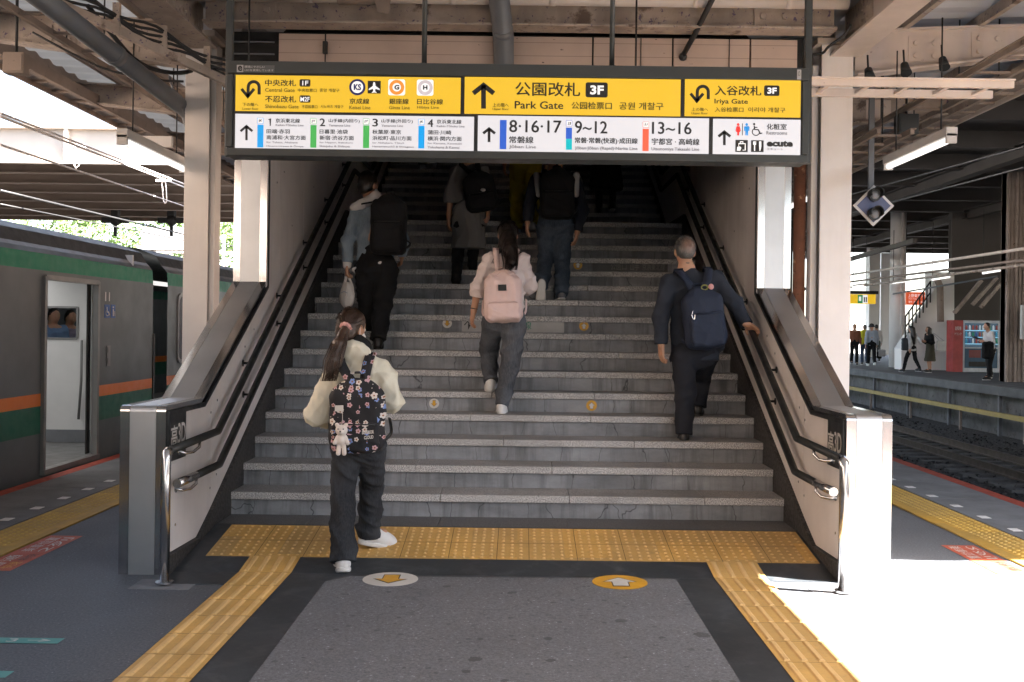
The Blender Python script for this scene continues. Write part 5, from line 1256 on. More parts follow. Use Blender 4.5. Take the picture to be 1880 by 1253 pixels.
# unseen buildings added to cut low sky light beside and behind the viewer
for lb, x0, x1, y0, y1, z in (('long grey station building beyond the train beside the viewer', -15, -13, -70, 19, 9.5), ('long grey station building across the right tracks behind the viewer', 30, 33, -70, 4, 10)):
    t = thing('added_building', lb, 'building', ((x0 + x1) / 2, (y0 + y1) / 2, -1.2), 'station buildings')
    MB().box(x0, x1, y0, y1, -1.2, z).build('wall', m_under, t)
    for i in range(8): yy = y0 + 4 + i * 8; xx = x1 if x0 < 0 else x0; MB().box(xx - .02, xx + .02, yy, yy + 3, 3, 5).build('window', m_glass, t)
# ------------------------------------------------------------------ people: smooth solid modelling on a grid
class Field:
    """signed distance shapes blended on a grid, turned into one closed skin"""
    def __init__(self, h): self.h = h; self.pr = []
    def cap(self, a, b, ra, rb, k=.02, flat=None): self.pr.append(('c', Vector(a), Vector(b), ra, rb, k, flat)); return self
    def ell(self, c, r, k=.02, ax=None): self.pr.append(('e', Vector(c), r, ax, k)); return self
    def rbox(self, c, r, rd, k=.01, ax=None): self.pr.append(('b', Vector(c), r, ax, k, rd)); return self
    def cut(self, p, n): self.pr.append(('x', Vector(p), Vector(n).normalized())); return self
    def sub(self, c, r, k=.01, ax=None): self.pr.append(('s', Vector(c), r, ax, k)); return self
    def fold(self, amp, f, seed=0, dirn=(.3, .3, 1), ridge=True): self.pr.append(('f', amp, f, seed, dirn, ridge)); return self
    def chain(self, pts, rad, k=.012):
        for i in range(len(pts) - 1): self.cap(pts[i], pts[i + 1], rad[i], rad[i + 1], k)
        return self
    def bounds(self):
        lo = np.full(3, 1e9); hi = -lo
        for p in self.pr:
            if p[0] == 'c':
                for q, r in ((p[1], p[3]), (p[2], p[4])):
                    rr = r * (max(1, p[6][1]) if p[6] else 1)
                    lo = np.minimum(lo, np.array(q) - rr); hi = np.maximum(hi, np.array(q) + rr)
            elif p[0] in 'eb':
                R = max(p[2]) * (1 if (p[0] == 'e' and p[3] is None) else 1.75)
                rr = np.array(p[2]) if (p[0] == 'e' and p[3] is None) else np.full(3, R)
                lo = np.minimum(lo, np.array(p[1]) - rr); hi = np.maximum(hi, np.array(p[1]) + rr)
        return lo - .03, hi + .03
    def mesh(self):
        h = self.h; lo, hi = self.bounds()
        n = np.ceil((hi - lo) / h).astype(int) + 1
        ax_ = [(lo[i] + h * np.arange(n[i])).astype(np.float32) for i in range(3)]
        D = np.full(n, .2, np.float32)
        for p in self.pr:
            if p[0] in 'cebs':
                k = p[5] if p[0] == 'c' else p[4]
                if p[0] == 'c':
                    R = max(p[3], p[4]) * (max(1, p[6][1]) if p[6] else 1)
                    a, c = np.minimum(p[1], p[2]) - R, np.maximum(p[1], p[2]) + R
                else:
                    R = max(p[2]) * (1 if p[3] is None and p[0] != 'b' else 1.75); a, c = np.array(p[1]) - R, np.array(p[1]) + R
                m = k + 4 * h
                i0 = np.clip(np.floor((a - m - lo) / h).astype(int), 0, n); i1 = np.clip(np.ceil((c + m - lo) / h).astype(int) + 1, 0, n)
                if (i1 <= i0).any(): continue
                sl = tuple(slice(i0[j], i1[j]) for j in range(3))
                X, Y, Z = np.meshgrid(*[ax_[j][sl[j]] for j in range(3)], indexing='ij')
                if p[0] == 'c':
                    A, B = p[1], p[2]; d = B - A; L2 = max(d.length_squared, 1e-9)
                    px, py, pz_ = X - A.x, Y - A.y, Z - A.z
                    if p[6]:
                        nv, fl = Vector(p[6][0]).normalized(), p[6][1]
                        s = (px * nv.x + py * nv.y + pz_ * nv.z) * (1 / fl - 1)
                        px = px + s * nv.x; py = py + s * nv.y; pz_ = pz_ + s * nv.z
                        dd = d + nv * (d.dot(nv) * (1 / fl - 1)); L2 = max(dd.length_squared, 1e-9)
                    else: dd = d
                    t = np.clip((px * dd.x + py * dd.y + pz_ * dd.z) / L2, 0, 1)
                    v = np.sqrt((px - t * dd.x) ** 2 + (py - t * dd.y) ** 2 + (pz_ - t * dd.z) ** 2) - (p[3] + (p[4] - p[3]) * t)
                    if p[6] and p[6][1] < 1: v = v * (p[6][1] * .5 + .5)
                else:
                    C = p[1]; px, py, pz_ = X - C.x, Y - C.y, Z - C.z
                    if p[3] is not None:
                        e = p[3]; px, py, pz_ = [px * q.x + py * q.y + pz_ * q.z for q in e]
                    r = p[2]
                    if p[0] == 'b':
                        rd = p[5]; qx, qy, qz = np.abs(px) - r[0] + rd, np.abs(py) - r[1] + rd, np.abs(pz_) - r[2] + rd
                        v = np.sqrt(np.maximum(qx, 0) ** 2 + np.maximum(qy, 0) ** 2 + np.maximum(qz, 0) ** 2) + np.minimum(np.maximum(qx, np.maximum(qy, qz)), 0) - rd
                    else:
                        k0 = np.sqrt((px / r[0]) ** 2 + (py / r[1]) ** 2 + (pz_ / r[2]) ** 2); k1 = np.sqrt((px / r[0] ** 2) ** 2 + (py / r[1] ** 2) ** 2 + (pz_ / r[2] ** 2) ** 2)
                        v = k0 * (k0 - 1) / np.maximum(k1, 1e-4)
                cur = D[sl]
                if p[0] == 's':
                    v = -v; D[sl] = np.maximum(cur, v) + np.maximum(k - np.abs(cur - v), 0) ** 2 / (4 * k)
                else: D[sl] = np.minimum(cur, v) - np.maximum(k - np.abs(cur - v), 0) ** 2 / (4 * k)
        X, Y, Z = np.meshgrid(*ax_, indexing='ij')
        for p in self.pr:
            if p[0] == 'f':
                rs = np.random.RandomState(p[3]); acc = np.zeros_like(D)
                wx = np.sin(Y * 9 + rs.rand() * 6) * .03 + np.sin(Z * 13 + rs.rand() * 6) * .02; wz = np.sin(X * 11 + rs.rand() * 6) * .03 + np.sin(Y * 15 + rs.rand() * 6) * .02
                for o in range(4):
                    dv = rs.randn(3) * np.array(p[4]); dv /= np.linalg.norm(dv); f = p[2] * (.7 + .7 * rs.rand())
                    s = np.sin(((X + wx) * dv[0] + Y * dv[1] + (Z + wz) * dv[2]) * f + rs.rand() * 6)
                    acc += (1 - np.abs(s)) ** 2 * 1.4 - .55 if p[5] else s
                D -= p[1] * acc * .5
        for p in self.pr:
            if p[0] == 'x':
                v = (X - p[1].x) * p[2].x + (Y - p[1].y) * p[2].y + (Z - p[1].z) * p[2].z; D = np.maximum(D, v)
        return surface_nets(D, lo, h)

def surface_nets(D, lo, h):
    nx, ny, nz = D.shape; S = D < 0
    cnt = np.zeros((nx - 1, ny - 1, nz - 1), np.int8)
    cs = [(i, j, k) for i in (0, 1) for j in (0, 1) for k in (0, 1)]
    def cr(A, c): return A[c[0]:nx - 1 + c[0], c[1]:ny - 1 + c[1], c[2]:nz - 1 + c[2]]
    for c in cs: cnt += cr(S, c)
    act = (cnt > 0) & (cnt < 8); idx = np.full(act.shape, -1, np.int64); n = int(act.sum()); idx[act] = np.arange(n)
    I = np.argwhere(act); vals = {c: cr(D, c)[act] for c in cs}
    acc = np.zeros((n, 3)); num = np.zeros(n)
    for a in cs:
        for ax in range(3):
            if a[ax]: continue
            b = list(a); b[ax] = 1; b = tuple(b); va, vb = vals[a], vals[b]; m = (va < 0) != (vb < 0)
            t = va[m] / (va[m] - vb[m]); p = np.tile(np.array(a, float), (m.sum(), 1)); p[:, ax] = t
            acc[m] += p; num[m] += 1
    V = lo + h * (I + acc / num[:, None])
    F = []
    for ax in range(3):
        o1, o2 = (ax + 1) % 3, (ax + 2) % 3
        sl0 = [slice(None)] * 3; sl1 = [slice(None)] * 3; sl0[ax] = slice(0, -1); sl1[ax] = slice(1, None)
        a, b = S[tuple(sl0)], S[tuple(sl1)]; cross = np.argwhere(a != b)
        ok = (cross[:, o1] > 0) & (cross[:, o2] > 0) & (cross[:, o1] < D.shape[o1] - 1) & (cross[:, o2] < D.shape[o2] - 1); cross = cross[ok]
        inside = a[tuple(cross.T)]
        def g(d1, d2): q = cross.copy(); q[:, o1] -= d1; q[:, o2] -= d2; return idx[tuple(q.T)]
        q = np.stack([g(1, 1), g(0, 1), g(0, 0), g(1, 0)], 1); q[~inside] = q[~inside][:, ::-1]; F.append(q)
    return V, np.concatenate(F)

def skin(name, field, mat, parent, extra=None, smooth=1):
    V, F = field.mesh()
    if smooth and len(V):
        for _ in range(smooth):
            acc = np.zeros_like(V); num = np.zeros(len(V))
            for i in range(4):
                a, b = F[:, i], F[:, (i + 1) % 4]
                np.add.at(acc, a, V[b]); np.add.at(num, a, 1); np.add.at(acc, b, V[a]); np.add.at(num, b, 1)
            V = V * .5 + .5 * acc / np.maximum(num, 1)[:, None]
    mats = mat if isinstance(mat, list) else [mat]
    if extra is None:
        me = bpy.data.meshes.new(name); b = base_of(parent); W = (V - np.array(b)).astype(np.float32)
        me.vertices.add(len(W)); me.vertices.foreach_set('co', W.ravel())
        me.loops.add(len(F) * 4); me.loops.foreach_set('vertex_index', F.astype(np.int32).ravel())
        me.polygons.add(len(F)); me.polygons.foreach_set('loop_start', np.arange(0, len(F) * 4, 4, dtype=np.int32))
        me.update(calc_edges=True); me.validate()
        me.polygons.foreach_set('use_smooth', [True] * len(me.polygons))
        for m in mats: me.materials.append(m)
        o = bpy.data.objects.new(name, me); COL.objects.link(o)
        if parent: o.parent = parent; o['_b'] = tuple(b)
        return o
    mb = MB(); mb.add(V.tolist(), F.tolist(), 0, True); extra(mb)
    return mb.build(name, mats, parent)

# ---- cloth and skin
def cloth(name, c, rough=.85, weave=420, var=.1, vs=5, sheen=.0, fb=.25, wr=28):
    if name in MATS: return MATS[name]
    k = NT(name); n = k.noise(vs, 5, .6); k.col(k.mix(k.ramp(n, .3, .7), sc(c, 1 - var), sc(c, 1 + var))); k.rough(rough)
    k.b.inputs['Specular IOR Level'].default_value = .25
    a = k.noise(weave, 2, .5); b_ = k.noise(wr, 4, .6, k.coord((1, 1, .55)))
    k.bump(k.math('ADD', k.math('MULTIPLY', a, .25), b_), fb, .012); MATS[name] = k.m; return k.m
def denim(name, c, fade):
    if name in MATS: return MATS[name]
    k = NT(name); n = k.noise(3.5, 5, .6); n2 = k.noise(1, 4, .6, k.coord((140, 140, 14)))
    cc = k.mix(k.ramp(n, .42, .72), c, fade); cc = k.mix(k.ramp(n2, .35, .7, 0, .45), cc, sc(fade, 1.25)); k.col(cc); k.rough(.9)
    k.b.inputs['Specular IOR Level'].default_value = .15; k.bump(k.noise(30, 4, .6, k.coord((1, 1, .6))), .35, .012); MATS[name] = k.m; return k.m
def hairmat(name, c, c2):
    if name in MATS: return MATS[name]
    k = NT(name); n = k.noise(1, 5, .65, k.coord((260, 260, 16))); k.col(k.mix(k.ramp(n, .35, .7), c, c2)); k.rough(.38); k.b.inputs['Specular IOR Level'].default_value = .5
    k.bump(n, .35, .006); MATS[name] = k.m; return k.m
def skinmat(name, c):
    if name in MATS: return MATS[name]
    k = NT(name); n = k.noise(9, 4); k.col(k.mix(k.ramp(n, .35, .7), sc(c, .88), (min(1, c[0] * 1.08), c[1] * .97, c[2] * .95))); k.rough(.5)
    k.b.inputs['Subsurface Weight'].default_value = .12; k.b.inputs['Subsurface Radius'].default_value = (.01, .004, .002); k.bump(k.noise(220, 2), .06, .002); MATS[name] = k.m; return k.m
m_skin = skinmat('skin', (.5, .29, .19)); m_hair = hairmat('hair_black', (.008, .006, .005), (.03, .02, .016)); m_hairb = hairmat('hair_brown', (.02, .01, .006), (.075, .036, .02))
m_hairg = hairmat('hair_grey', (.03, .03, .031), (.15, .145, .14)); m_eye = M('eye_white', (.7, .7, .68), .25, bump=0); m_sole = M('sole_white', (.7, .69, .67), .6, var=.06); m_shoe_w = cloth('shoe_white', (.72, .72, .72), .6, 200, .05); m_shoe_k = M('shoe_black_leather', (.012, .011, .011), .35, var=.2); m_soled = M('sole_dark', (.02, .02, .02), .7)
m_mask = cloth('mask_white', (.7, .7, .7), .8, 300, .03)

def basis(fwd, up=(0, 0, 1)):
    f = Vector(fwd).normalized(); u = Vector(up); r = f.cross(u).normalized(); u = r.cross(f); return r, f, u     # right, forward, up
def hand(fd, w, d, palm_n, side, k=1.0, curl=.6, thumb=1):
    """palm, five unequal fingers bent at the knuckles and a thumb leaving the side of the palm. d: along the hand, palm_n: out of the palm"""
    d = Vector(d).normalized(); n = Vector(palm_n); n = (n - d * n.dot(d)).normalized(); s = d.cross(n) * side
    w = Vector(w); L = .085 * k
    fd.rbox(w + d * L * .55, (L * .58, .04 * k, .0135 * k), .012 * k, .012, (d, s, n))
    fd.cap(w - d * .03 * k, w + d * .015 * k, .026 * k, .024 * k, .015)
    for i, (off, ln) in enumerate(((.03, .068), (.0105, .077), (-.0095, .072), (-.029, .057))):
        p = w + d * L * 1.05 + s * off * k; c = curl * (.85 + .12 * i); q = p; r = .0095 * k
        for j, fr in enumerate((.45, .32, .23)):
            ang = c * (.6 + .75 * j); dr = d * math.cos(ang) + n * math.sin(ang); e = q + dr * ln * fr * k; fd.cap(q, e, r, r * .9, .004); q = e; r *= .9
    p = w + d * L * .28 + s * .034 * k; e = p + (d * .55 + s * .62 + n * .4).normalized() * .038 * k; fd.cap(p, e, .0125 * k, .011 * k, .008)
    fd.cap(e, e + (d * .8 + s * .1 + n * .55).normalized() * .028 * k, .0105 * k, .0085 * k, .004)

def person(label, J, o):
    """J: joints in metres (world); o: clothing, hair and build"""
    h = o.get('h', .009); g_ = o.get('k', 1.0); g = lambda *a: [J[x] for x in a]
    pel = (J['hipL'] + J['hipR']) / 2; sho = (J['shL'] + J['shR']) / 2; rt = (J['shR'] - J['shL']).normalized(); fw = Vector((0, 0, 1)).cross(rt).normalized()   # fw: facing
    base = Vector((pel.x, pel.y, min(J['anL'].z, J['anR'].z) - .09))
    t = thing('person', label, 'person', tuple(base), o.get('group'))
    hc = J['head']; hr, hf, hu = basis(o.get('face', fw), o.get('hup', (0, 0, 1)))
    # --- body
    f = Field(o.get('hb', h * .8))
    if o.get('hb', h) < .012:
        f.ell(hc + hu * .02, (.074, .092, .098), .02, (hr, hf, hu)).ell(hc + hf * .03 - hu * .05, (.054, .06, .066), .03, (hr, hf, hu))
        f.cap(hc + hf * .088 - hu * .01, hc + hf * .1 - hu * .034, .009, .013, .012)
        for s in (-1, 1):
            f.ell(hc + hr * s * .076 - hu * .012 - hf * .005, (.012, .022, .034), .008, (hr, hf, hu)); f.sub(hc + hr * s * .03 + hf * .098 + hu * .008, (.016, .014, .01), .01, (hr, hf, hu))
        f.ell(hc + hf * .088 - hu * .062, (.024, .012, .007), .006, (hr, hf, hu))
    else: f.ell(hc, (.078, .092, .118), .02, (hr, hf, hu)); f.cap(hc + hf * .09, hc + hf * .105 - hu * .03, .012, .014, .01)
    nb = o.get('neck', sho + Vector((0, 0, .04))); f.cap(hc - hu * .07 - hf * .015, nb, .05, .058, .03)
    f.cap(nb - Vector((0, 0, .03)), sho * .55 + pel * .45, .07, .1, .05, (fw, .75)); f.cap(J['shL'] * .8 + sho * .2, J['shR'] * .8 + sho * .2, .055, .055, .04)
    f.cap(sho * .45 + pel * .55, pel, .1, .105, .05, (fw, .8))
    for s in 'LR':
        f.cap(J['sh' + s], J['el' + s], .043, .036, .02); f.cap(J['el' + s], J['wr' + s], .037, .024, .015)
        f.cap(J['hip' + s], J['kn' + s], .075, .05, .03); f.cap(J['kn' + s], J['an' + s], .05, .034, .02)
        td = J['to' + s] - J['an' + s]; f.cap(J['an' + s] - Vector((0, 0, .03)), J['an' + s] + td * .6, .034, .03, .02)
        sd = 1 if s == 'R' else -1; d = J['wr' + s] - J['el' + s]; hd = o.get('hand' + s, {})
        hand(f, J['wr' + s], hd.get('d', d), hd.get('n', -rt * sd * 1.0 + fw * .25), hd.get('side', sd * -1 if False else sd), o.get('hk', 1.0), hd.get('curl', .55))
    body = skin('body', f, o.get('skin', m_skin), t)
    if o.get('hb', h) < .012 and not o.get('noeyes'):
        b = MB()
        for s in (-1, 1): b.ball(hc + hr * s * .03 + hf * .082 + hu * .008, .0115, 10, 8, 0); b.ball(hc + hr * s * .03 + hf * .0905 + hu * .008, .0055, 8, 6, 1)
        b.build('eyes', [m_eye, m_hair], t)
    # --- lower garment
    lo = o.get('legs')
    if lo:
        f = Field(h); rr = lo.get('r', (.098, .078, .07)); off = Vector((0, 0, .0))
        f.cap(J['hipL'] + rt * .01, J['hipR'] - rt * .01, rr[0] * 1.08, rr[0] * 1.08, .05, (fw, 1.0)); f.cap(pel, pel + (sho - pel) * .22, rr[0] * 1.3, rr[0] * 1.22, .05, (fw, .78))
        for s in 'LR':
            f.cap(J['hip' + s] - Vector((0, 0, .03)), J['kn' + s], rr[0], rr[1], .02); dn = (J['an' + s] - J['kn' + s])
            f.cap(J['kn' + s], J['kn' + s] + dn * .55, rr[1], (rr[1] + rr[2]) / 2, .02)
            f.cap(J['kn' + s] + dn * .5, J['an' + s] + dn.normalized() * lo.get('drop', .0), (rr[1] + rr[2]) / 2, rr[2], .012)
        f.fold(lo.get('fold', .008), lo.get('ff', 26), lo.get('seed', 1), (.5, .5, 1.2)).fold(lo.get('fold', .008) * .22, lo.get('ff', 26) * 2.2, lo.get('seed', 1) + 60, (.4, .4, 1.4))
        for s in 'LR':
            dn = (J['an' + s] - J['kn' + s]).normalized(); e = J['an' + s] + dn * (lo.get('drop', 0) + .0)
            f.pr.append(('q', e, dn, rr[2] * 1.9))
        skin('trousers', f, lo['m'], t)
    if o.get('skirt'):
        sk = o['skirt']; f = Field(h); z = sk['z']; f.cap(pel + Vector((0, 0, .12)), Vector((pel.x, pel.y, z + .05)) + sk.get('off', Vector()), sk.get('r0', .15), sk.get('r1', .22), .03, (fw, .8)).fold(.016, 34, 3, (1, 1, .15)).cut((0, 0, z), (0, 0, -1)); skin('skirt', f, sk['m'], t)
    # --- upper garment
    up = o.get('top')
    if up:
        f = Field(h); R = up.get('r', .135); ar = up.get('arm', (.072, .062, .05)); dp = up.get('depth', .74); hem = up.get('hem', .1)
        low = pel - (sho - pel).normalized() * hem; tw = up.get('waist', R * .95)
        f.cap(J['shL'] * .72 + sho * .28 - Vector((0, 0, .01)), J['shR'] * .72 + sho * .28 - Vector((0, 0, .01)), ar[0] * 1.02, ar[0] * 1.02, .05)
        for s in (-1, 1): f.cap(sho + rt * s * R * .42 - Vector((0, 0, .11)), low + rt * s * tw * .42, R * .78, tw * .8, .06, (fw, dp))
        f.cap(nb - Vector((0, 0, .01)), sho - Vector((0, 0, .05)), up.get('collar', .062), .1, .04)
        for s in 'LR':
            f.cap(J['sh' + s], J['el' + s], ar[0], ar[1], .03); d = J['wr' + s] - J['el' + s]; fr = up.get('sleeve', .93)
            f.cap(J['el' + s], J['el' + s] + d * fr, ar[1], ar[2], .02)
            if up.get('cuff'): f.cap(J['el' + s] + d * (fr - .06), J['el' + s] + d * fr, ar[2] * 1.12, ar[2] * 1.1, .006)
        if up.get('hood'): hb_ = nb - fw * .07 + Vector((0, 0, -.015)); f.ell(hb_, (.105, .06, .075), .03, (rt, fw, Vector((0, 0, 1)))); f.cap(nb + rt * .075 + Vector((0, 0, .01)), nb - rt * .075 + Vector((0, 0, .01)), .03, .03, .03)
        for q in up.get('extra', ()): q(f)
        f.fold(up.get('fold', .012), up.get('ff', 22), up.get('seed', 2), up.get('fd', (.8, .6, .9))).fold(up.get('fold', .012) * .3, up.get('ff', 22) * 1.9, up.get('seed', 2) + 50, (.8, .6, .9))
        n = (low - sho).normalized(); f.pr.append(('h', low + n * .0, n, .42))
        for s in 'LR': d = (J['wr' + s] - J['el' + s]); f.pr.append(('q', J['el' + s] + d * (up.get('sleeve', .93) + .02), d.normalized(), ar[2] * 1.9))
        skin(up.get('name', 'jacket'), f, up['m'], t)
    # --- shoes
    sh = o.get('shoes')
    if sh:
        for s in 'LR':
            a = J['an' + s]; d = (J['to' + s] - a); r_, f_, u_ = basis(d, sh.get('up' + s, (0, 0, 1)))
            heel = a - u_ * .055 - f_ * .035; toe = heel + f_ * sh.get('len', .25); f = Field(max(.006, h * .85)); kk = sh.get('k', 1.0)
            f.ell(heel + f_ * .03 + u_ * .018, (.04 * kk, .054, .066 * kk), .02, (r_, f_, u_)).ell(toe - f_ * .075 + u_ * .004, (.048 * kk, .085, .05 * kk), .02, (r_, f_, u_)).cap(heel + f_ * .06 + u_ * .045, toe - f_ * .1 + u_ * .018, .042 * kk, .042 * kk, .03)
            if sh.get('boot'): f.cap(a - u_ * .02, a + u_ * .12, .048, .05, .03)
            f.cut(heel - u_ * .028, -u_); so = skin('shoe', f, sh['m'], t)
            f = Field(max(.006, h * .85)); f.ell(heel + f_ * .035 - u_ * .02, (.041 * kk, .056, .04), .02, (r_, f_, u_)).ell(toe - f_ * .075 - u_ * .02, (.05 * kk, .09, .04), .03, (r_, f_, u_)).cap(heel + f_ * .07 - u_ * .02, toe - f_ * .1 - u_ * .02, .042, .042, .02)
            f.cut(heel - u_ * (.012 if sh.get('thick') else .02), u_).cut(heel - u_ * .042, -u_)
            q = skin('sole', f, sh.get('sole', m_sole), so, None, 0)
    # --- hair
    ha = o.get('hair')
    if ha:
        f = Field(min(h, .009) if h < .012 else h); gk = 1.0
        f.ell(hc + hu * .028 - hf * .012, (.083, .1, .101), .02, (hr, hf, hu))
        if ha['type'] == 'short': f.ell(hc - hf * .055 - hu * .02, (.066, .045, .06), .03, (hr, hf, hu)); f.cut(hc - hu * .075, -hu)
        else: f.ell(hc - hf * .045 - hu * .03, (.078, .06, .085), .03, (hr, hf, hu))
        f.pr.append(('k', hc + hf * .045 + hu * .055, (hf - hu * .25).normalized()))
        for ch, rad in ha.get('chains', ()): f.chain(ch, rad, .02)
        f.fold(ha.get('fold', .004), 70, 5, (1, 1, .1))
        ex = None
        if ha.get('strands'):
            def ex(mb, S=ha['strands'], sd=ha.get('seed', 4)):
                rnd = random.Random(sd)
                for pts, rad, num in S:
                    for _ in range(num):
                        an = rnd.uniform(0, 6.283); q = rnd.uniform(.75, 1.12); dx = Vector((math.cos(an), math.sin(an), 0)); w_ = rnd.uniform(-.012, .012)
                        P = [Vector(p) + dx * r * q + Vector((w_ * i, w_ * .5 * i, 0)) for i, (p, r) in enumerate(zip(pts, rad))]
                        mb.tube(P, [.0028] * (len(P) - 1) + [.0008], 4, 0, False)
        if h < .0095:
            S0 = ex
            def ex(mb, S0=S0):
                if S0: S0(mb)
                rnd = random.Random(17); short = ha['type'] == 'short'; tie = ha['chains'][0][0][0] if ha['type'] == 'pony' else None; c0 = hc + hu * .028 - hf * .012
                for _ in range(700 if short else 420):
                    v = Vector((rnd.gauss(0, 1), rnd.gauss(0, 1), rnd.gauss(0, 1))).normalized()
                    if v.y > .25 - .3 * min(0, v.z) or v.z < (-.55 if short else -.75): continue
                    p0 = c0 + (hr * v.x * .083 + hf * v.y * .1 + hu * v.z * .101) * .985; n0 = (hr * v.x / .083 + hf * v.y / .1 + hu * v.z / .101).normalized()
                    d0 = ((tie - p0) if tie else (-hu - hf * .25)) + hr * rnd.uniform(-.25, .25) * (1 if tie is None else .03); d0 = d0 - n0 * d0.dot(n0)
                    if d0.length < 1e-4: continue
                    d0.normalize(); L0 = .022 if short else .06
                    mb.tube([p0 - n0 * .003, p0 + d0 * L0 * .5 + n0 * .0035, p0 + d0 * L0 + n0 * (.004 if short else -.004)], [.0022, .002, .0006], 3, 0, False)
        skin('hair', f, ha.get('m', m_hair), t, ex)
    return t
# regional cuts: hem of a jacket, ends of sleeves and trouser legs, hairline
_mesh0 = Field.mesh
def _mesh(self):
    reg = [p for p in self.pr if p[0] in 'qhk']
    if not reg: return _mesh0(self)
    self.pr = [p for p in self.pr if p[0] not in 'qhk']
    V, F = None, None
    global surface_nets
    sn = surface_nets
    def hook(D, lo, h):
        X, Y, Z = np.meshgrid(*[lo[i] + h * np.arange(D.shape[i]) for i in range(3)], indexing='ij')
        for p in reg:
            d = (X - p[1].x) * p[2].x + (Y - p[1].y) * p[2].y + (Z - p[1].z) * p[2].z
            if p[0] == 'k': D = np.maximum(D, d)
            else:
                r = np.sqrt((X - p[1].x) ** 2 + (Y - p[1].y) ** 2 + (Z - p[1].z) ** 2)
                if p[0] == 'h':
                    q = np.sqrt(np.maximum(r * r - d * d, 0)); lim = p[3]; m = (q < .2) & (d < .3)
                else: m = r < p[3]
                D = np.where(m, np.maximum(D, d), D)
        return sn(D, lo, h)
    surface_nets = hook
    try: return _mesh0(self)
    finally: surface_nets = sn
Field.mesh = _mesh
# ------------------------------------------------------------------ the people and what they carry
def strap_mesh(mb, pts, wd, th, nrm, mi=0):
    P = [Vector(p) for p in pts]; N = [Vector(q).normalized() for q in nrm] if isinstance(nrm[0], (tuple, Vector)) else [Vector(nrm).normalized()] * len(P)
    vs = []
    for i, p in enumerate(P):
        d = (P[min(i + 1, len(P) - 1)] - P[max(i - 1, 0)]).normalized(); n = (N[i] - d * N[i].dot(d)).normalized(); s = d.cross(n)
        vs += [p + s * wd / 2 - n * th / 2, p + s * wd / 2 + n * th / 2, p - s * wd / 2 + n * th / 2, p - s * wd / 2 - n * th / 2]
    fs = []
    for i in range(len(P) - 1):
        for k in range(4): fs.append((4 * i + k, 4 * i + (k + 1) % 4, 4 * i + 4 + (k + 1) % 4, 4 * i + 4 + k))
    fs += [(3, 2, 1, 0), tuple(len(vs) - 4 + k for k in range(4))]; mb.add(vs, fs, mi, True)
def smooth_path(pts, n=6):
    P = [Vector(p) for p in pts]; out = []
    for i in range(len(P) - 1):
        p0, p1, p2, p3 = P[max(i - 1, 0)], P[i], P[i + 1], P[min(i + 2, len(P) - 1)]
        for k in range(n):
            t = k / n; out.append(.5 * ((2 * p1) + (p2 - p0) * t + (2 * p0 - 5 * p1 + 4 * p2 - p3) * t * t + (3 * p1 - p0 - 3 * p2 + p3) * t ** 3))
    return out + [P[-1]]
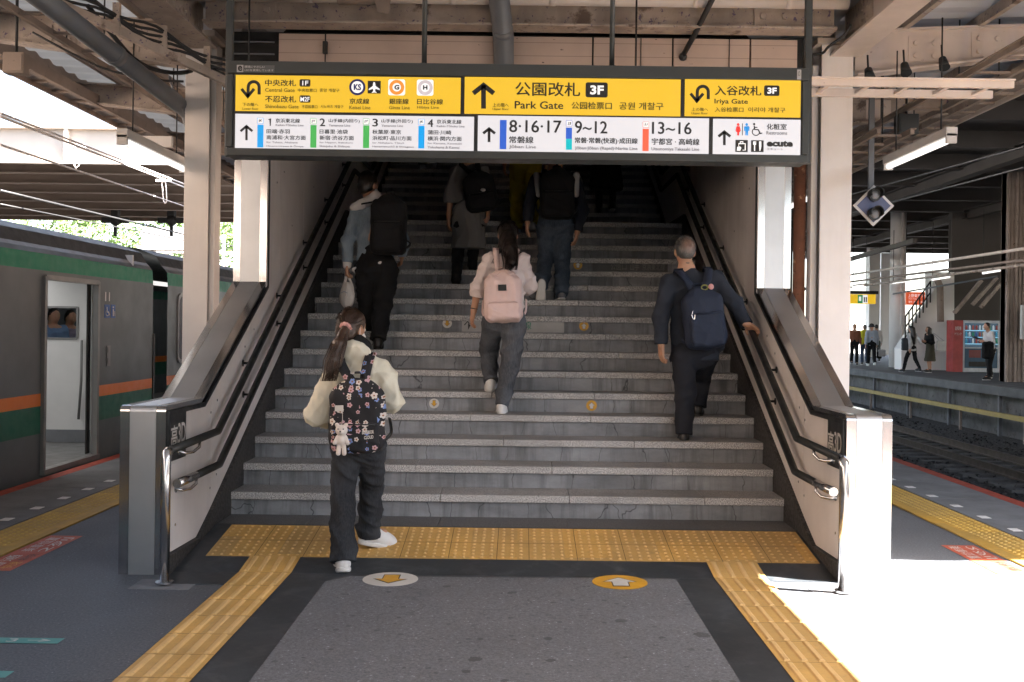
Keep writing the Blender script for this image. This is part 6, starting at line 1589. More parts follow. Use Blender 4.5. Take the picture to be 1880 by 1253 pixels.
def backpack(label, c, w_, hg, d, m, J, h=.007, tilt=(0, 0), lean=0.0, pocket=(.8, .42, .05), rnd=.07, group='backpacks worn on the stairs', fold=.006, strapw=.05, mstrap=None, top=None, cinch=False):
    """bag on a back: body, front pocket, two straps over the shoulders, carry loop"""
    c = Vector(c); rt = (J['shR'] - J['shL']); rt.z = 0; rt.normalize(); fw = Vector((0, 0, 1)).cross(rt)
    u = (Vector((0, 0, 1)) + rt * tilt[0] + fw * lean).normalized(); r = (rt - u * rt.dot(u)).normalized(); f_ = u.cross(r); ax = (r, f_, u)
    t = thing('backpack', label, 'backpack', tuple(c), group); g = Field(h)
    g.rbox(c - u * hg * .06, (w_ / 2, d / 2, hg * .43), rnd, .02, ax); g.ell(c + u * hg * .22, (w_ * .44, d * .46, hg * .29), .04, ax); g.ell(c - u * hg * .28 - f_ * d * .1, (w_ * .49, d * .5, hg * .22), .04, ax)
    if cinch: g.ell(c + u * hg * .42, (w_ * .3, d * .35, hg * .1), .03, ax)
    g.fold(fold, 20, 8, (1, .5, .7)); skin('bag', g, m, t)
    pw, ph, pd = pocket
    if ph > 0:
        g = Field(h); pc = c - u * hg * (.47 - ph / 2) - f_ * (d * .46 + pd * .3); g.rbox(pc, (w_ * pw / 2, pd, hg * ph / 2), min(pd, .04), .01, ax).ell(pc - u * hg * ph * .1, (w_ * pw * .45, pd * 1.15, hg * ph * .4), .03, ax).fold(fold * .8, 26, 9); skin('pocket', g, m, t)
        b = MB(); q = pc + u * hg * ph * .46 - f_ * pd * .8
        b.tube([q - r * w_ * pw * .42, q - f_ * .012, q + r * w_ * pw * .42], .0045, 6); b.build('zip', mstrap or m_blacktrim, t)
    for s in 'LR':
        sg = -1 if s == 'L' else 1; sh = J['sh' + s]; b = MB()
        a0 = c + u * hg * .4 + r * sg * w_ * .1 + f_ * d * .3; ns = (J['shL'] + J['shR']) / 2
        mid = sh * .6 + ns * .4 + Vector((0, 0, .072)) - fw * .075; over = sh * .62 + ns * .38 + Vector((0, 0, .082)) + fw * .02; front = sh * .7 + ns * .3 + fw * .14 - Vector((0, 0, .12)); low = c - u * hg * .36 + r * sg * w_ * .47 + f_ * d * .42
        pts = smooth_path([a0, a0 * .45 + mid * .55 - fw * .03, mid, over, front]); strap_mesh(b, pts, strapw, .014, [-fw + Vector((0, 0, .5))] * 6 + [Vector((0, 0, 1)) - fw * .3] * 8 + [fw + Vector((0, 0, .4))] * (len(pts) - 14))
        b.build('strap', mstrap or m, t)
        b = MB(); pts = smooth_path([low, low + rt * sg * .03 + fw * .05 + Vector((0, 0, .04)), low * .6 + front * .4 + rt * sg * .05]); strap_mesh(b, pts, .022, .005, -fw + rt * sg); b.build('lower_strap', mstrap or m_blacktrim, t)
    b = MB(); q = c + u * hg * .47 + f_ * d * .25; b.tube(smooth_path([q - r * .04, q - r * .03 + u * .035, q + r * .03 + u * .035, q + r * .04]), .008, 6); b.build('carry_loop', mstrap or m, t)
    return t, ax
def JJ(**k): return {n: PY(*v) for n, v in k.items()}

# 1 ---- girl with the flower backpack
m_cream_j = cloth('jacket_cream', (.7, .67, .56), .75, 300, .05, fb=.3); m_dden = denim('denim_black', (.02, .0215, .025), (.056, .06, .068))
J = JJ(hipL=(636, 822, 6.22), hipR=(682, 819, 6.24), knL=(629, 914, 6.2), knR=(682, 902, 6.36), anL=(630, 1022, 6.06), anR=(677, 974, 6.42), toL=(626, 1030, 6.25), toR=(720, 982, 6.54),
       shL=(611, 688, 6.25), shR=(699, 675, 6.25), elL=(583, 762, 6.2), elR=(720, 738, 6.24), wrL=(604, 778, 6.42), wrR=(692, 752, 6.47), head=(646, 603, 6.33))
nk = PY(655, 640, 6.29); hc = J['head']
sc0 = PY(635, 600, 6.225)
pt = [sc0, PY(622, 632, 6.15), PY(612, 662, 6.1), PY(604, 700, 6.1)]
p = person('woman with brown ponytail in cream hooded jacket and black jeans stepping towards the stairs', J, dict(h=.0065, hb=.006, face=(.5, .82, -.22), neck=nk, group=None,
    legs=dict(m=m_dden, r=(.098, .079, .083), drop=.035, fold=.011, ff=24, seed=4), top=dict(m=m_cream_j, r=.142, waist=.145, arm=(.077, .083, .05), hem=.0, depth=.72, collar=.07, sleeve=.95, hood=True, fold=.017, ff=17, seed=5),
    shoes=dict(m=m_shoe_w, sole=m_sole, thick=True, k=1.12, len=.26), hair=dict(type='pony', m=m_hairb, chains=[(pt, [.024, .036, .034, .008])], strands=[(pt, [.014, .036, .036, .016], 110)], fold=.003)))
b = MB()
rr_, ff_, uu_ = basis(pt[1] - pt[0]); 
b.tube([sc0 + (rr_ * math.cos(a) + uu_ * math.sin(a)) * (.026 + .004 * math.sin(a * 9)) for a in [i * 2 * math.pi / 36 for i in range(37)]], [.0125 + .003 * math.sin(i * 2.1) for i in range(37)], 8, 0, False); b.build('scrunchie', cloth('scrunchie_pink', (.72, .4, .38), .8), p)
hr, hf, hu = basis((.5, .82, -.22)); f = Field(.006); f.ell(hc + hf * .05 - hu * .05, (.066, .062, .055), .02, (hr, hf, hu)).cut(hc + hf * .015, -hf); skin('face_mask', f, m_mask, p)
b = MB(); b.tube(smooth_path([hc + hr * .06 + hf * .05 - hu * .04, hc + hr * .083 - hf * .01 - hu * .045, hc + hr * .084 - hf * .016 + hu * .01]), .002, 5); b.build('mask_strap', m_mask, p)
f = Field(.006); f.cap(nk + Vector((-.045, 0, .012)), nk + Vector((.045, 0, .012)), .05, .05, .02).cap(nk - Vector((0, 0, .01)), nk + Vector((0, 0, .03)), .068, .064, .02).fold(.004, 60, 2, (1, 1, .2)); skin('collar', f, cloth('knit_black', (.012, .012, .013), .9, 200, .2, fb=.5), p)
def flowers(name):
    k = NT(name); base = (.012, .012, .016); vec = k.coord((1, .15, 1))
    v = k.n('ShaderNodeTexVoronoi'); v.inputs['Scale'].default_value = 20; v.inputs['Randomness'].default_value = .55; k.l(vec, v.inputs['Vector'])
    dv = k.n('ShaderNodeVectorMath', operation='SUBTRACT'); k.l(vec, dv.inputs[0]); k.l(v.outputs['Position'], dv.inputs[1]); s = k.n('ShaderNodeSeparateXYZ'); k.l(dv.outputs[0], s.inputs[0])
    ang = k.math('ARCTAN2', s.outputs[2], s.outputs[0]); r = k.math('SQRT', k.math('ADD', k.math('POWER', s.outputs[0], 2), k.math('POWER', s.outputs[2], 2)))
    cs = k.n('ShaderNodeSeparateColor'); k.l(v.outputs['Color'], cs.inputs[0])
    pet = k.math('ADD', .0128, k.math('MULTIPLY', k.math('ABSOLUTE', k.math('COSINE', k.math('ADD', k.math('MULTIPLY', ang, 2.5), k.math('MULTIPLY', cs.outputs[2], 6)))), .0065))
    pet = k.math('MULTIPLY', pet, k.math('ADD', .55, k.math('MULTIPLY', cs.outputs[1], .6)))
    m = k.math('MULTIPLY', k.math('LESS_THAN', r, pet), k.math('GREATER_THAN', cs.outputs[0], .36))
    fc = k.mix(k.math('GREATER_THAN', cs.outputs[0], .58), (.68, .62, .58), (.6, .38, .42)); fc = k.mix(k.math('GREATER_THAN', cs.outputs[0], .87), fc, (.2, .3, .62))
    c = k.mix(m, base, fc); c = k.mix(k.math('MULTIPLY', m, k.math('LESS_THAN', r, .0052)), c, (.3, .12, .05))
    v2 = k.n('ShaderNodeTexVoronoi'); v2.inputs['Scale'].default_value = 34; k.l(vec, v2.inputs['Vector']); s2 = k.n('ShaderNodeSeparateColor'); k.l(v2.outputs['Color'], s2.inputs[0])
    c = k.mix(k.math('MULTIPLY', k.math('LESS_THAN', v2.outputs['Distance'], .11), k.math('GREATER_THAN', s2.outputs[1], .6)), c, (.55, .52, .5))
    k.col(c); k.rough(.8); k.bump(k.noise(24, 4), .3, .01); return k.m
m_flow = flowers('flower_print'); J['neckp'] = nk
cB = PY(656, 762, 6.02)
bp, ax = backpack('black backpack with white pink and blue flower print worn by the ponytailed woman', cB, .335, .45, .16, m_flow, J, .006, (.0, 0), -.08, (.86, .4, .03), .06, strapw=.06)
r_, f_, u_ = ax
fy = lambda px, py, Y: PY(px, py, Y)
b = MB(); q = cB - f_ * .152 - u_ * .108 + r_ * .052
for s, dz in (('SUPERIOR', .018), ('CLOUD', -.012)): put_text(b, s, q - r_ * .0 + u_ * dz + r_ * (.012 if s == 'CLOUD' else 0), r_ * (.07 if s == 'SUPERIOR' else .055) + u_ * .006, u_ * .021, 0, .04)
b.build('lettering', m_stw, bp)
b = MB(); q = cB - f_ * .092 + u_ * .035 - r_ * .118; b.add([q, q + r_ * .05 + u_ * .002, q + r_ * .05 + u_ * .036, q + u_ * .034] + [x_ - f_ * -.004 for x_ in (q, q + r_ * .05, q + r_ * .05 + u_ * .036, q + u_ * .034)], [(0, 1, 2, 3), (7, 6, 5, 4), (0, 4, 5, 1), (1, 5, 6, 2), (2, 6, 7, 3), (3, 7, 4, 0)]); b.build('patch', m_stw, bp)
m_plush = cloth('plush_white', (.7, .64, .6), .95, 160, .06, fb=.6)
bc = cB - f_ * .185 - u_ * .095 - r_ * .062
bear = thing('plush_charm', 'small white plush bear charm hanging on the flower backpack', 'plush charm', tuple(bc)); f = Field(.004)
f.ell(bc + u_ * .035, (.036, .03, .033), .008, ax).ell(bc + u_ * .03 - f_ * .026, (.017, .015, .014), .008, ax).ell(bc - u_ * .025, (.026, .024, .034), .012, ax)
for s in (-1, 1):
    f.ell(bc + u_ * .066 + r_ * s * .026, (.013, .008, .013), .005, ax); f.cap(bc - u_ * .005 + r_ * s * .022, bc - u_ * .04 + r_ * s * .038 - f_ * .01, .012, .012, .006); f.cap(bc - u_ * .045 + r_ * s * .014, bc - u_ * .1 + r_ * s * .017 - f_ * .01, .0125, .014, .006)
skin('plush_body', f, m_plush, bear); b = MB(); b.ball(bc + u_ * .034 - f_ * .042, .0055, 8, 6)
for s in (-1, 1): b.ball(bc + u_ * .046 + r_ * s * .015 - f_ * .027, .0042, 8, 6)
b.build('face_beads', m_blacktrim, bear); MB().tube(smooth_path([bc + u_ * .068, bc + u_ * .1 + r_ * .006, bc + u_ * .14 + f_ * .03]), .002, 5).build('cord', m_stgrey, bear)

# 2 ---- woman with the pale pink backpack
m_pshirt = cloth('shirt_pale_pink', (.74, .64, .62), .8, 350, .05, fb=.3); m_gden = denim('denim_grey', (.05, .054, .063), (.13, .138, .155))
J = JJ(hipL=(906, 588, 8.45), hipR=(944, 588, 8.42), knL=(898, 645, 8.68), knR=(938, 660, 8.4), anL=(901, 700, 8.5), anR=(921, 744, 8.28), toL=(899, 704, 8.72), toR=(922, 748, 8.52),
       shL=(898, 478, 8.56), shR=(960, 479, 8.56), elL=(877, 533, 8.5), elR=(972, 527, 8.62), wrL=(870, 570, 8.52), wrR=(955, 540, 8.8), head=(932, 432, 8.7))
nk = PY(930, 462, 8.63); h1 = PY(932, 440, 8.6)
ch = [h1, PY(936, 462, 8.44), PY(938, 484, 8.3), PY(937, 496, 8.22)]; ch2 = [h1, PY(915, 462, 8.55), PY(906, 484, 8.5)]; ch3 = [h1, PY(952, 464, 8.56), PY(960, 484, 8.52)]
p = person('woman in pale pink shirt and grey jeans with long black hair climbing mid stairs', J, dict(h=.0075, hb=.0065, face=(-.05, .9, -.42), hup=(0, .35, 1), neck=nk, legs=dict(m=m_gden, r=(.108, .088, .066), drop=.005, fold=.01, ff=22, seed=7),
    top=dict(m=m_pshirt, name='shirt', r=.14, waist=.15, arm=(.072, .072, .062), hem=.06, sleeve=.32, cuff=True, fold=.013, ff=24, seed=9), shoes=dict(m=m_shoe_w, sole=m_sole, thick=True, k=1.0),
    hair=dict(type='long', chains=[(ch, [.08, .062, .04, .012]), (ch2, [.06, .024, .008]), (ch3, [.06, .022, .008])], strands=[(ch, [.062, .06, .04, .03], 90), (ch2, [.03, .026, .016], 24), (ch3, [.03, .024, .014], 24)], fold=.004), handL=dict(n=(.9, .3, 0), curl=.5)))
b = MB(); w_ = PY(870, 567, 8.52); b.tube([w_ + Vector((.028 * math.cos(a), .028 * math.sin(a), -.004 * math.cos(a))) for a in [i * .3307 for i in range(20)]], .005, 6, 0, False); b.build('watch_band', m_blacktrim, p)
m_pink = cloth('backpack_pink', (.74, .56, .53), .8, 300, .05, fb=.35); J['neckp'] = nk
cB = PY(924, 545, 8.33)
bp, ax = backpack('pale pink backpack with a small dark label worn by the woman in grey jeans', cB, .325, .44, .16, m_pink, J, .007, (-.04, 0), .08, (.86, .36, .03), .06, fold=.01, cinch=True, mstrap=m_pink)
r_, f_, u_ = ax; b = MB(); q = cB - f_ * .091 + u_ * .06 - r_ * .005
b.add([q - r_ * .034 - u_ * .02 - f_ * .004, q + r_ * .034 - u_ * .02 - f_ * .004, q + r_ * .034 + u_ * .03 - f_ * .002, q - r_ * .034 + u_ * .03 - f_ * .002] + [q + r_ * x_ * .034 + u_ * y_ + f_ * .01 for x_, y_ in ((-1, -.02), (1, -.02), (1, .03), (-1, .03))], [(0, 1, 2, 3), (0, 4, 5, 1), (1, 5, 6, 2), (2, 6, 7, 3), (3, 7, 4, 0)]); b.build('patch', m_blacktrim, bp)
b = MB()
for s in (-1, 1): b.tube(smooth_path([cB + u_ * .2 - f_ * .06 + r_ * s * .02, cB + u_ * .17 - f_ * .085 + r_ * s * .05, cB + u_ * .19 - f_ * .07 + r_ * s * .09]), .004, 5)
b.build('cord', m_pink, bp)

# 3 ---- older man in a dark suit
m_suit = cloth('suit_navy', (.026, .031, .043), .85, 420, .12, fb=.25); m_suit2 = cloth('suit_trousers', (.018, .02, .027), .85, 420, .1, fb=.2)
J = JJ(hipL=(1256, 652, 8.03), hipR=(1296, 648, 8.1), knL=(1258, 728, 8.02), knR=(1287, 694, 8.36), anL=(1256, 796, 7.97), anR=(1281, 745, 8.3), toL=(1252, 800, 8.2), toR=(1283, 748, 8.52),
       shL=(1228, 518, 8.1), shR=(1314, 513, 8.12), elL=(1213, 582, 8.02), elR=(1350, 560, 8.08), wrL=(1214, 633, 8.0), wrR=(1371, 596, 7.98), head=(1257, 462, 8.17))
nk = PY(1260, 493, 8.12)
vent = lambda f: f.cap(PY(1300, 610, 8.02), PY(1322, 636, 8.02), .06, .05, .03)
p = person('older man with short grey hair in a dark navy suit holding the right handrail', J, dict(h=.0075, hb=.0065, face=(-.08, 1, -.12), neck=nk, legs=dict(m=m_suit2, r=(.105, .085, .072), drop=.01, fold=.007, ff=20, seed=3),
    top=dict(m=m_suit, r=.155, waist=.165, arm=(.078, .072, .06), hem=.06, sleeve=.97, fold=.01, ff=18, seed=12, extra=[vent], collar=.066), shoes=dict(m=m_shoe_k, sole=m_soled, len=.27, k=1.0), hair=dict(type='short', m=m_hairg, fold=.002),
    handR=dict(d=(.75, .2, -.45), n=(.2, -.3, -1), side=1, curl=1.0)))
bald = MATS['hair_grey']; _k = bald.node_tree
bs = [n for n in _k.nodes if n.type == 'BSDF_PRINCIPLED'][0]; src = bs.inputs['Base Color'].links[0].from_socket
tc = _k.nodes.new('ShaderNodeTexCoord'); vd = _k.nodes.new('ShaderNodeVectorMath'); vd.operation = 'DISTANCE'; _k.links.new(tc.outputs['Object'], vd.inputs[0]); vd.inputs[1].default_value = J['head'] - base_of(p) + Vector((.02, -.09, .045))
ns_ = _k.nodes.new('ShaderNodeTexNoise'); ns_.inputs['Scale'].default_value = 90; _k.links.new(tc.outputs['Object'], ns_.inputs['Vector'])
ad = _k.nodes.new('ShaderNodeMath'); ad.operation = 'MULTIPLY_ADD'; _k.links.new(ns_.outputs['Fac'], ad.inputs[0]); ad.inputs[1].default_value = .05; _k.links.new(vd.outputs['Value'], ad.inputs[2])
mr = _k.nodes.new('ShaderNodeMapRange'); _k.links.new(ad.outputs[0], mr.inputs[0]); mr.inputs[1].default_value = .105; mr.inputs[2].default_value = .055; mr.inputs[3].default_value = 0; mr.inputs[4].default_value = .6
mx = _k.nodes.new('ShaderNodeMix'); mx.data_type = 'RGBA'; _k.links.new(mr.outputs[0], mx.inputs[0]); _k.links.new(src, mx.inputs[6]); mx.inputs[7].default_value = (.3, .17, .12, 1); _k.links.new(mx.outputs[2], bs.inputs['Base Color'])
f = Field(.006); f.cap(nk - Vector((0, 0, .03)), nk + Vector((0, 0, .012)), .06, .058, .02); skin('shirt_collar', f, cloth('collar_print', (.16, .13, .1), .8, 60, .8, 60), p)
m_navy = cloth('backpack_navy', (.021, .029, .052), .7, 350, .1, fb=.3); J['neckp'] = nk; cB = PY(1291, 584, 7.9)
bp, ax = backpack('navy blue backpack with key clips worn by the older man in the suit', cB, .325, .5, .17, m_navy, J, .007, (-.12, 0), .05, (.82, .55, .03), .06, strapw=.065, mstrap=m_navy)
r_, f_, u_ = ax; b = MB()
b.tube(smooth_path([cB - r_ * .1 - f_ * .11 + u_ * .06, cB - r_ * .115 - f_ * .12 + u_ * .02, cB - r_ * .1 - f_ * .12 - u_ * .01, cB - r_ * .09 - f_ * .12 + u_ * .03]), .004, 6); b.build('key_clip', m_tube, bp)
b = MB(); q = cB + u_ * .235 + r_ * .03 - f_ * .03
b.tube([q + r_ * .025 * math.cos(a) + u_ * .02 * math.sin(a) - f_ * .01 for a in [i * .45 for i in range(15)]], .006, 6, 0, False); b.build('ring_charm', M('charm_olive', (.2, .2, .05), .4), bp)
MB().ball(q + r_ * .05 - f_ * .015, (.022, .015, .024)).build('charm', M('charm_pink', (.6, .3, .3), .4), bp)

# 4 ---- young man in a denim jacket with a white hood
m_djac = denim('denim_light', (.15, .2, .25), (.27, .32, .37)); m_blkcl = cloth('cloth_black', (.01, .01, .011), .9, 350, .2, fb=.3); m_whcl = cloth('cloth_white', (.66, .63, .62), .85, 350, .04, fb=.3)
J = JJ(hipL=(672, 492, 9.36), hipR=(710, 492, 9.32), knL=(676, 566, 9.45), knR=(702, 566, 9.34), anL=(678, 612, 9.5), anR=(694, 624, 9.2), toL=(677, 614, 9.7), toR=(696, 628, 9.42),
       shL=(654, 392, 9.4), shR=(722, 386, 9.4), elL=(639, 444, 9.36), elR=(740, 440, 9.44), wrL=(637, 488, 9.34), wrR=(738, 470, 9.62), head=(677, 340, 9.46))
nk = PY(684, 370, 9.42)
hood = lambda f: f.cap(PY(655, 378, 9.36), PY(696, 360, 9.32), .05, .06, .03)
p = person('young man in light denim jacket and black trousers climbing along the left handrail', J, dict(h=.0085, hb=.0075, face=(.55, .8, -.2), neck=nk, legs=dict(m=m_blkcl, r=(.115, .095, .08), drop=.0, fold=.012, ff=22), top=dict(m=m_djac, r=.145, waist=.15, arm=(.075, .066, .056), hem=.02, sleeve=.86, fold=.011, ff=22, seed=21),
    shoes=dict(m=m_shoe_k, sole=m_soled, k=1.0), hair=dict(type='long', fold=.004), handL=dict(curl=1.2)))
f = Field(.0085); f.cap(PY(650, 382, 9.36), PY(690, 362, 9.31), .045, .055, .04).cap(PY(690, 362, 9.31), PY(700, 372, 9.4), .05, .04, .03).fold(.008, 30, 3); skin('hood', f, m_whcl, p)
f = Field(.0085); a, c = PY(652, 496, 9.3), PY(700, 484, 9.22); f.cap(a, c, .03, .03, .02, ((0, 1, 0), .6)).fold(.006, 30, 3); skin('shirt_hem', f, m_whcl, p)
f = Field(.0075); f.cap(PY(638, 474, 9.345), PY(637, 488, 9.34), .043, .04, .01); skin('cuff', f, m_whcl, p)
f = Field(.006); hr, hf, hu = basis((.55, .8, -.2)); hc = J['head']; f.ell(hc + hf * .05 - hu * .05, (.066, .062, .055), .02, (hr, hf, hu)).cut(hc + hf * .015, -hf); skin('face_mask', f, m_mask, p)
J['neckp'] = nk; cB = PY(714, 412, 9.17)
backpack('large black backpack worn by the young man in the denim jacket', cB, .33, .57, .2, m_blkcl, J, .009, (0, 0), .04, (.84, .5, .04), .06)
pb = thing('plastic_bag', 'white plastic shopping bag in the hand of the denim jacket man', 'shopping bag', tuple(PY(637, 568, 9.33))); f = Field(.008); c = PY(638, 545, 9.33)
f.ell(c, (.08, .06, .11), .03).ell(c + Vector((0, 0, .07)), (.05, .045, .07), .04).fold(.014, 40, 3, (1, 1, .25))
m_plas = NT('plastic_film'); m_plas.col((.66, .63, .61)); m_plas.rough(.3); m_plas.b.inputs['Transmission Weight'].default_value = .15; m_plas.bump(m_plas.noise(30, 4), .5, .01); m_plas = m_plas.m
skin('bag', f, m_plas, pb); b = MB(); t0 = PY(637, 508, 9.33)
for s in (-1, 1): strap_mesh(b, smooth_path([c + Vector((s * .04, 0, .1)), c + Vector((s * .022, 0, .15)), t0 + Vector((s * .01, 0, .0))]), .025, .003, (0, -1, 0))
b.build('handle', m_plas, pb); b = MB(); put_text(b, '大丸', c + Vector((-.045, -.066, .02)), (.04, 0, -.01), (.01, 0, .03)) if False else b.tube(smooth_path([c + Vector((-.05, -.064, .03)), c + Vector((-.02, -.07, .045)), c + Vector((.01, -.07, .03))]), .004, 5); b.build('print', M('bag_print', (.35, .42, .5), .5, bump=0), pb)

# 5 ---- woman in a grey dress
m_grey = cloth('dress_grey', (.16, .16, .16), .9, 350, .08, fb=.3)
J = JJ(hipL=(846, 412, 10.56), hipR=(876, 412, 10.58), knL=(840, 466, 10.62), knR=(868, 452, 10.78), anL=(838, 508, 10.5), anR=(868, 482, 10.82), toL=(837, 510, 10.72), toR=(868, 484, 11.04), shL=(838, 318, 10.65), shR=(886, 316, 10.65), elL=(827, 362, 10.6), elR=(897, 356, 10.62), wrL=(824, 398, 10.6), wrR=(896, 386, 10.56), head=(863, 274, 10.7))
nk = PY(863, 301, 10.68)
p = person('woman in a long grey dress and black boots carrying a black bag up the stairs', J, dict(h=.009, hb=.008, neck=nk, top=dict(m=m_grey, name='dress_top', r=.15, waist=.16, arm=(.08, .075, .066), hem=.02, sleeve=.3, fold=.01), skirt=dict(m=m_grey, z=PY(0, 446, 10.58).z, r0=.17, r1=.185), legs=dict(m=m_blkcl, r=(.09, .068, .056), drop=.05), shoes=dict(m=m_blkcl, sole=m_soled, boot=True, k=.95), hair=dict(type='short')))
J['neckp'] = nk; cB = PY(881, 352, 10.38); backpack('slouchy black backpack slung over the back of the woman in the grey dress', cB, .34, .43, .16, m_blkcl, J, .01, (-.2, 0), .05, (.8, .4, .04), .07)
MB().ball(PY(887, 349, 10.25), (.027, .015, .017)).build('badge', m_stgrey) and None
bpy.data.objects['badge'].name = 'round_badge'; tag(bpy.data.objects['round_badge'], 'small pale badge pinned on the slouchy black backpack', 'badge')

# 6 ---- man in jeans with a big black backpack
m_jean = denim('denim_blue', (.03, .042, .06), (.08, .1, .13)); m_navj = cloth('jacket_darknavy', (.018, .021, .03), .85, 350, .1, fb=.3)
J = JJ(hipL=(1003, 412, 10.36), hipR=(1036, 412, 10.36), knL=(1002, 472, 10.44), knR=(1032, 476, 10.4), anL=(994, 520, 10.16), anR=(1031, 534, 10.2), toL=(992, 556, 10.2), toR=(1026, 538, 10.42), shL=(986, 330, 10.42), shR=(1056, 330, 10.42), elL=(972, 376, 10.36), elR=(1068, 380, 10.36), wrL=(969, 408, 10.34), wrR=(1060, 426, 10.34), head=(1020, 276, 10.48))
nk = PY(1020, 304, 10.45)
p = person('man in dark navy jacket and blue jeans lifting one sneaker high on the stairs', J, dict(h=.009, hb=.008, neck=nk, legs=dict(m=m_jean, r=(.11, .088, .08), drop=.05, fold=.012, ff=22, seed=6), top=dict(m=m_navj, r=.16, waist=.155, arm=(.082, .075, .062), hem=.0, sleeve=.95, fold=.014, seed=31), shoes=dict(m=cloth('shoe_grey', (.16, .165, .18), .7), sole=m_sole, upL=(0, 1, .2), k=1.05), hair=dict(type='short')))
for x in (985, 1058):
    f = Field(.009).cap(PY(x, 322, 10.3), PY(x + (4 if x < 1000 else 0), 358, 10.27), .035, .03, .02, ((0, 1, 0), .7)); skin('jacket_panel', f, m_stgrey, p)
J['neckp'] = nk; cB = PY(1023, 356, 10.14); backpack('big black backpack worn by the man in blue jeans', cB, .36, .53, .2, m_blkcl, J, .01, (0, 0), .03, (.84, .5, .04), .07)

# ---- generic standing and walking figures
def stick(px, py, Y, Hh, face=(0, 1, 0), step=0.0, pose='walk', seed=0, z=None, bend=0):
    P = PY(px, py, Y); 
    if z is not None: P = Vector((P.x, P.y, z))
    f = Vector((face[0], face[1], 0)).normalized(); r = f.cross(Vector((0, 0, 1))); u = Vector((0, 0, 1)); k = Hh / 1.7
    L = lambda a, b, c: P + (r * a + f * b) * k + u * c * k
    J = dict(hipL=L(-.085, 0, .9), hipR=L(.085, 0, .9), knL=L(-.09, .05 + step * .5, .49), knR=L(.09, .04 - step * .35, .49), anL=L(-.09, step, .09), anR=L(.09, -step, .09 + (.05 if step > .05 else 0)), shL=L(-.17, .02 + bend, 1.38), shR=L(.17, .02 + bend, 1.38), head=L(0, .06 + bend * 1.4, 1.58))
    J['toL'] = J['anL'] + f * .2; J['toR'] = J['anR'] + f * .2
    if pose == 'phone': J.update(elL=L(-.23, .04, 1.1), elR=L(.23, .04, 1.1), wrL=L(-.1, .27, 1.14), wrR=L(.1, .27, 1.16))
    else: J.update(elL=L(-.24, -.02 - step * .4, 1.1), elR=L(.24, -.02 + step * .4, 1.1), wrL=L(-.25, .06 - step * .7, .85), wrR=L(.25, .06 + step * .7, .85))
    return J
m_must = cloth('mustard_cloth', (.5, .41, .04), .9, 350, .1); m_olive = cloth('olive_skirt', (.07, .065, .045), .9); m_ltblue = cloth('shirt_light_blue', (.36, .4, .46), .85); m_vest = cloth('hivis_yellow', (.75, .72, .06), .8); m_jeanb = cloth('jeans_far', (.06, .09, .15), .9); m_gry2 = cloth('top_light_grey', (.45, .45, .46), .85); m_bgr = cloth('trousers_grey_green', (.1, .11, .1), .9)
def zstep(k): return ZN[k - 1]
# 7-9 up in the dark
person('person in mustard yellow trousers and dark top high on the stairs', stick(963, 420, 11.78, 1.66, (0, 1, 0), .1, z=zstep(15)), dict(h=.012, hb=.012, legs=dict(m=m_must, r=(.115, .1, .08), drop=.02, fold=.014), top=dict(m=m_blkcl, r=.15, hem=.02), shoes=dict(m=m_shoe_w), hair=dict(type='short')))
person('person in long black coat in the deepest shade at the top right of the stairs', stick(1112, 382, 13.88, 1.66, (0, 1, 0), .1, z=zstep(18)), dict(h=.014, hb=.014, legs=dict(m=m_blkcl, r=(.08, .06, .05)), skirt=dict(m=m_blkcl, z=zstep(18) + .32, r0=.18, r1=.23), top=dict(m=m_blkcl, r=.16, hem=.03), shoes=dict(m=m_shoe_k), hair=dict(type='long')))
person('person at the very top of the stairs with only pale shoes showing under the sign', stick(785, 313, 15.42, 1.68, (0, 1, 0), .1, z=zstep(23)), dict(h=.014, hb=.014, legs=dict(m=m_bgr, r=(.1, .085, .07)), top=dict(m=m_blkcl, r=.15), shoes=dict(m=m_shoe_w, sole=m_sole), hair=dict(type='short')))
# far platform
grp = None
FPZ = FZ + .006
def far(label, px, py, Y, Hh, face, step, pose, o, bend=0):
    J = stick(px, py, Y, Hh, face, step, pose, 0, FPZ, bend); o = dict(h=.018, hb=.016, noeyes=True, **o); return person(label, J, o), J
far('worker in yellow safety vest and grey hat on the far platform', 1587, 664, 42.5, 1.7, (.3, 1, 0), .12, 'walk', dict(legs=dict(m=m_jeanb), top=dict(m=cloth('navy_work', (.03, .04, .07), .9), r=.15), shoes=dict(m=m_shoe_k), hair=dict(type='short', m=m_hairg)))
v = bpy.data.objects[[o.name for o in bpy.data.objects if o.get('label', '').startswith('worker in yellow')][0]]; vb = base_of(v); f = Field(.018); f.cap(vb + Vector((-.08, 0, .95)), vb + Vector((-.08, 0, 1.35)), .12, .13, .05, ((0, 1, 0), .95)).cap(vb + Vector((.08, 0, .95)), vb + Vector((.08, 0, 1.35)), .12, .13, .05, ((0, 1, 0), .95)); skin('safety_vest', f, m_vest, v)
pp, J = far('man in dark hat and light blue shirt walking with bags on the far platform', 1600, 671, 41, 1.72, (.15, 1, 0), .22, 'walk', dict(legs=dict(m=m_blkcl, r=(.1, .08, .065)), top=dict(m=m_ltblue, r=.165, arm=(.08, .075, .065), hem=.08), shoes=dict(m=m_shoe_w), hair=None))
f = Field(.016); f.ell(J['head'] + Vector((0, 0, .05)), (.1, .11, .1), .02).ell(J['head'] + Vector((0, 0, .02)), (.14, .15, .025), .02); skin('hat', f, cloth('hat_dark', (.05, .05, .055), .9), pp)
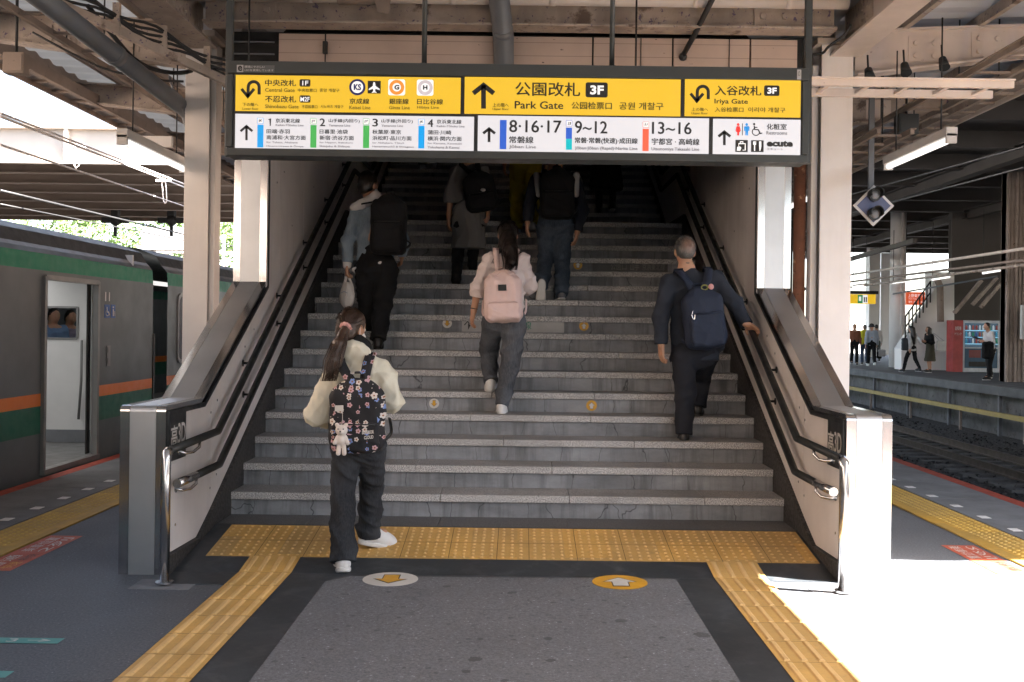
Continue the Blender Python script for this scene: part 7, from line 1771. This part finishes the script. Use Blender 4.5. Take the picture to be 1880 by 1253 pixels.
for i, (s, m, lb, k) in enumerate((('R', m_gry2, 'pale shopping bag carried by the man in the dark hat', 1.2), ('R', m_blkcl, 'black bag carried low by the man in the dark hat', .8))):
    t = thing('hand_bag', lb, 'bag', tuple(J['wr' + s]), None); f = Field(.016); c = J['wr' + s] + Vector((.1 + .1 * (1 - i), .03 * i, -.33 - .08 * i)); f.rbox(c, (.13 * k, .06, .15), .04, .02).fold(.01, 30, 2); skin('bag', f, m, t); MB().tube([c + Vector((-.06, 0, .14)), J['wr' + s] + Vector((0, 0, -.09)), c + Vector((.06, 0, .14))], .008, 5).build('handle', m, t)
far('person in white top mostly hidden behind the man in the dark hat', 1609, 664, 46, 1.74, (.1, 1, 0), .15, 'walk', dict(legs=dict(m=m_bgr), top=dict(m=m_whcl, r=.15), shoes=dict(m=m_shoe_k), hair=dict(type='short')))
far('person in rust orange top at the left edge of the far platform', 1568, 664, 42, 1.72, (-.2, -1, 0), .12, 'walk', dict(legs=dict(m=m_blkcl), top=dict(m=cloth('top_rust', (.25, .1, .06), .9), r=.15), shoes=dict(m=m_shoe_k), hair=dict(type='short', m=m_hairb)))
pp, J = far('woman with long black hair and pale top striding along the far platform', 1674, 684, 35, 1.62, (-.45, 1, 0), .3, 'walk', dict(legs=dict(m=m_blkcl, r=(.09, .07, .055)), top=dict(m=m_gry2, r=.14, hem=.12, waist=.16), shoes=dict(m=m_shoe_k), hair=dict(type='long')))
f = Field(.016); hq = J['head']; f.chain([hq + Vector((.03, -.07, .0)), hq + Vector((.05, -.12, -.25)), hq + Vector((.06, -.12, -.5))], [.09, .085, .05], .03); skin('long_hair', f, m_hair, pp)
t = thing('shoulder_bag', 'dark shoulder bag at the side of the striding long haired woman', 'bag', tuple(J['hipL'])); f = Field(.016); c = J['hipL'] + Vector((-.2, -.02, .12)); f.rbox(c, (.12, .08, .22), .06, .02).fold(.01, 30, 2); skin('bag', f, cloth('bag_slate', (.05, .055, .065), .8), t); MB().tube([c + Vector((0, 0, .2)), J['shL'] + Vector((0, 0, .08))], .012, 5).build('strap', m_blkcl, t)
pp, J = far('woman in black jacket and olive skirt reading papers on the far platform', 1707, 685, 35.4, 1.6, (-1, -.25, 0), .04, 'phone', dict(legs=dict(m=m_skin, r=(.06, .05, .04)), skirt=dict(m=m_olive, z=FPZ + .38, r0=.16, r1=.22), top=dict(m=m_blkcl, r=.14, hem=.0), shoes=dict(m=m_shoe_k), hair=dict(type='long')), .03)
f = Field(.016); hq = J['head']; f.chain([hq + Vector((.04, -.02, .0)), hq + Vector((.07, -.03, -.2))], [.095, .08], .03); skin('bob_hair', f, m_hair, pp)
t = thing('tote_bag', 'off white tote bag on the shoulder of the reading woman', 'bag', tuple(J['elL'])); f = Field(.016); c = J['elL'] + Vector((.24, -.12, -.1)); f.rbox(c, (.17, .05, .19), .03, .02).fold(.01, 30, 2); skin('bag', f, cloth('tote_cloth', (.5, .49, .46), .9), t); MB().tube(smooth_path([c + Vector((-.08, 0, .18)), J['shL'] + Vector((.02, -.03, .09)), c + Vector((.08, 0, .18))]), .012, 5).build('strap', m_gry2, t)
c = (J['wrL'] + J['wrR']) / 2 + Vector((-.12, 0, .04)); tag(MB().bar(c - Vector((.0, .1, .07)), c + Vector((-.06, .1, .1)), .2, .012, (1, 0, .4)).build('paper_sheet', m_stw), 'white paper held by the woman in the olive skirt', 'paper')
pp, J = far('man in white shirt looking at a tablet beside the vending machine', 1818, 695, 30, 1.72, (-1, -.1, 0), .08, 'phone', dict(legs=dict(m=m_blkcl, r=(.105, .085, .07)), top=dict(m=m_whcl, r=.155, hem=.1, waist=.16), shoes=dict(m=m_shoe_k), hair=dict(type='short')), .05)
c = (J['wrL'] + J['wrR']) / 2 + Vector((-.16, 0, .08)); tag(MB().bar(c + Vector((-.14, 0, .06)), c + Vector((.08, 0, -.02)), .26, .02, (.2, 0, 1)).build('tablet', m_blacktrim), 'black tablet held out by the man in the white shirt', 'tablet')
t = thing('shoulder_bag', 'black bag and folded coat hanging from the arm of the tablet man', 'bag', tuple(J['elL'])); f = Field(.018); c = J['elL'] + Vector((-.2, -.05, -.22)); f.rbox(c, (.17, .08, .26), .06, .02).fold(.012, 30, 2); skin('bag', f, m_blkcl, t); MB().tube([c + Vector((0, 0, .25)), J['elL'] + Vector((-.1, 0, .04))], .015, 5).build('strap', m_blkcl, t)
# two passengers seen through the framed train window
for lb, x, y, tm, hh in (('train passenger in lilac top with dark hair behind the framed train window', -7.0, 15.55, cloth('top_lilac', (.3, .27, .36), .9), 1.62), ('train passenger in blue jacket at the left of the framed train window', -6.98, 14.95, cloth('jacket_blue', (.16, .26, .42), .9), 1.64)):
    person(lb, stick(0, 602, y, hh, (.75, -.65, 0), .03, 'phone', 0) if False else {n: v + Vector((x, y, .05)) - Vector((PY(0, 602, y).x, y, EYE)) + Vector((0, 0, 0)) + Vector((0, 0, EYE - PY(0, 602, y).z)) for n, v in stick(0, 602, y, hh, (.75, -.65, 0), .03, 'phone').items()},
           dict(h=.014, hb=.012, noeyes=True, face=(.75, -.65, -.25), legs=dict(m=m_blkcl), top=dict(m=tm, r=.14), shoes=dict(m=m_shoe_k), hair=dict(type='long')))
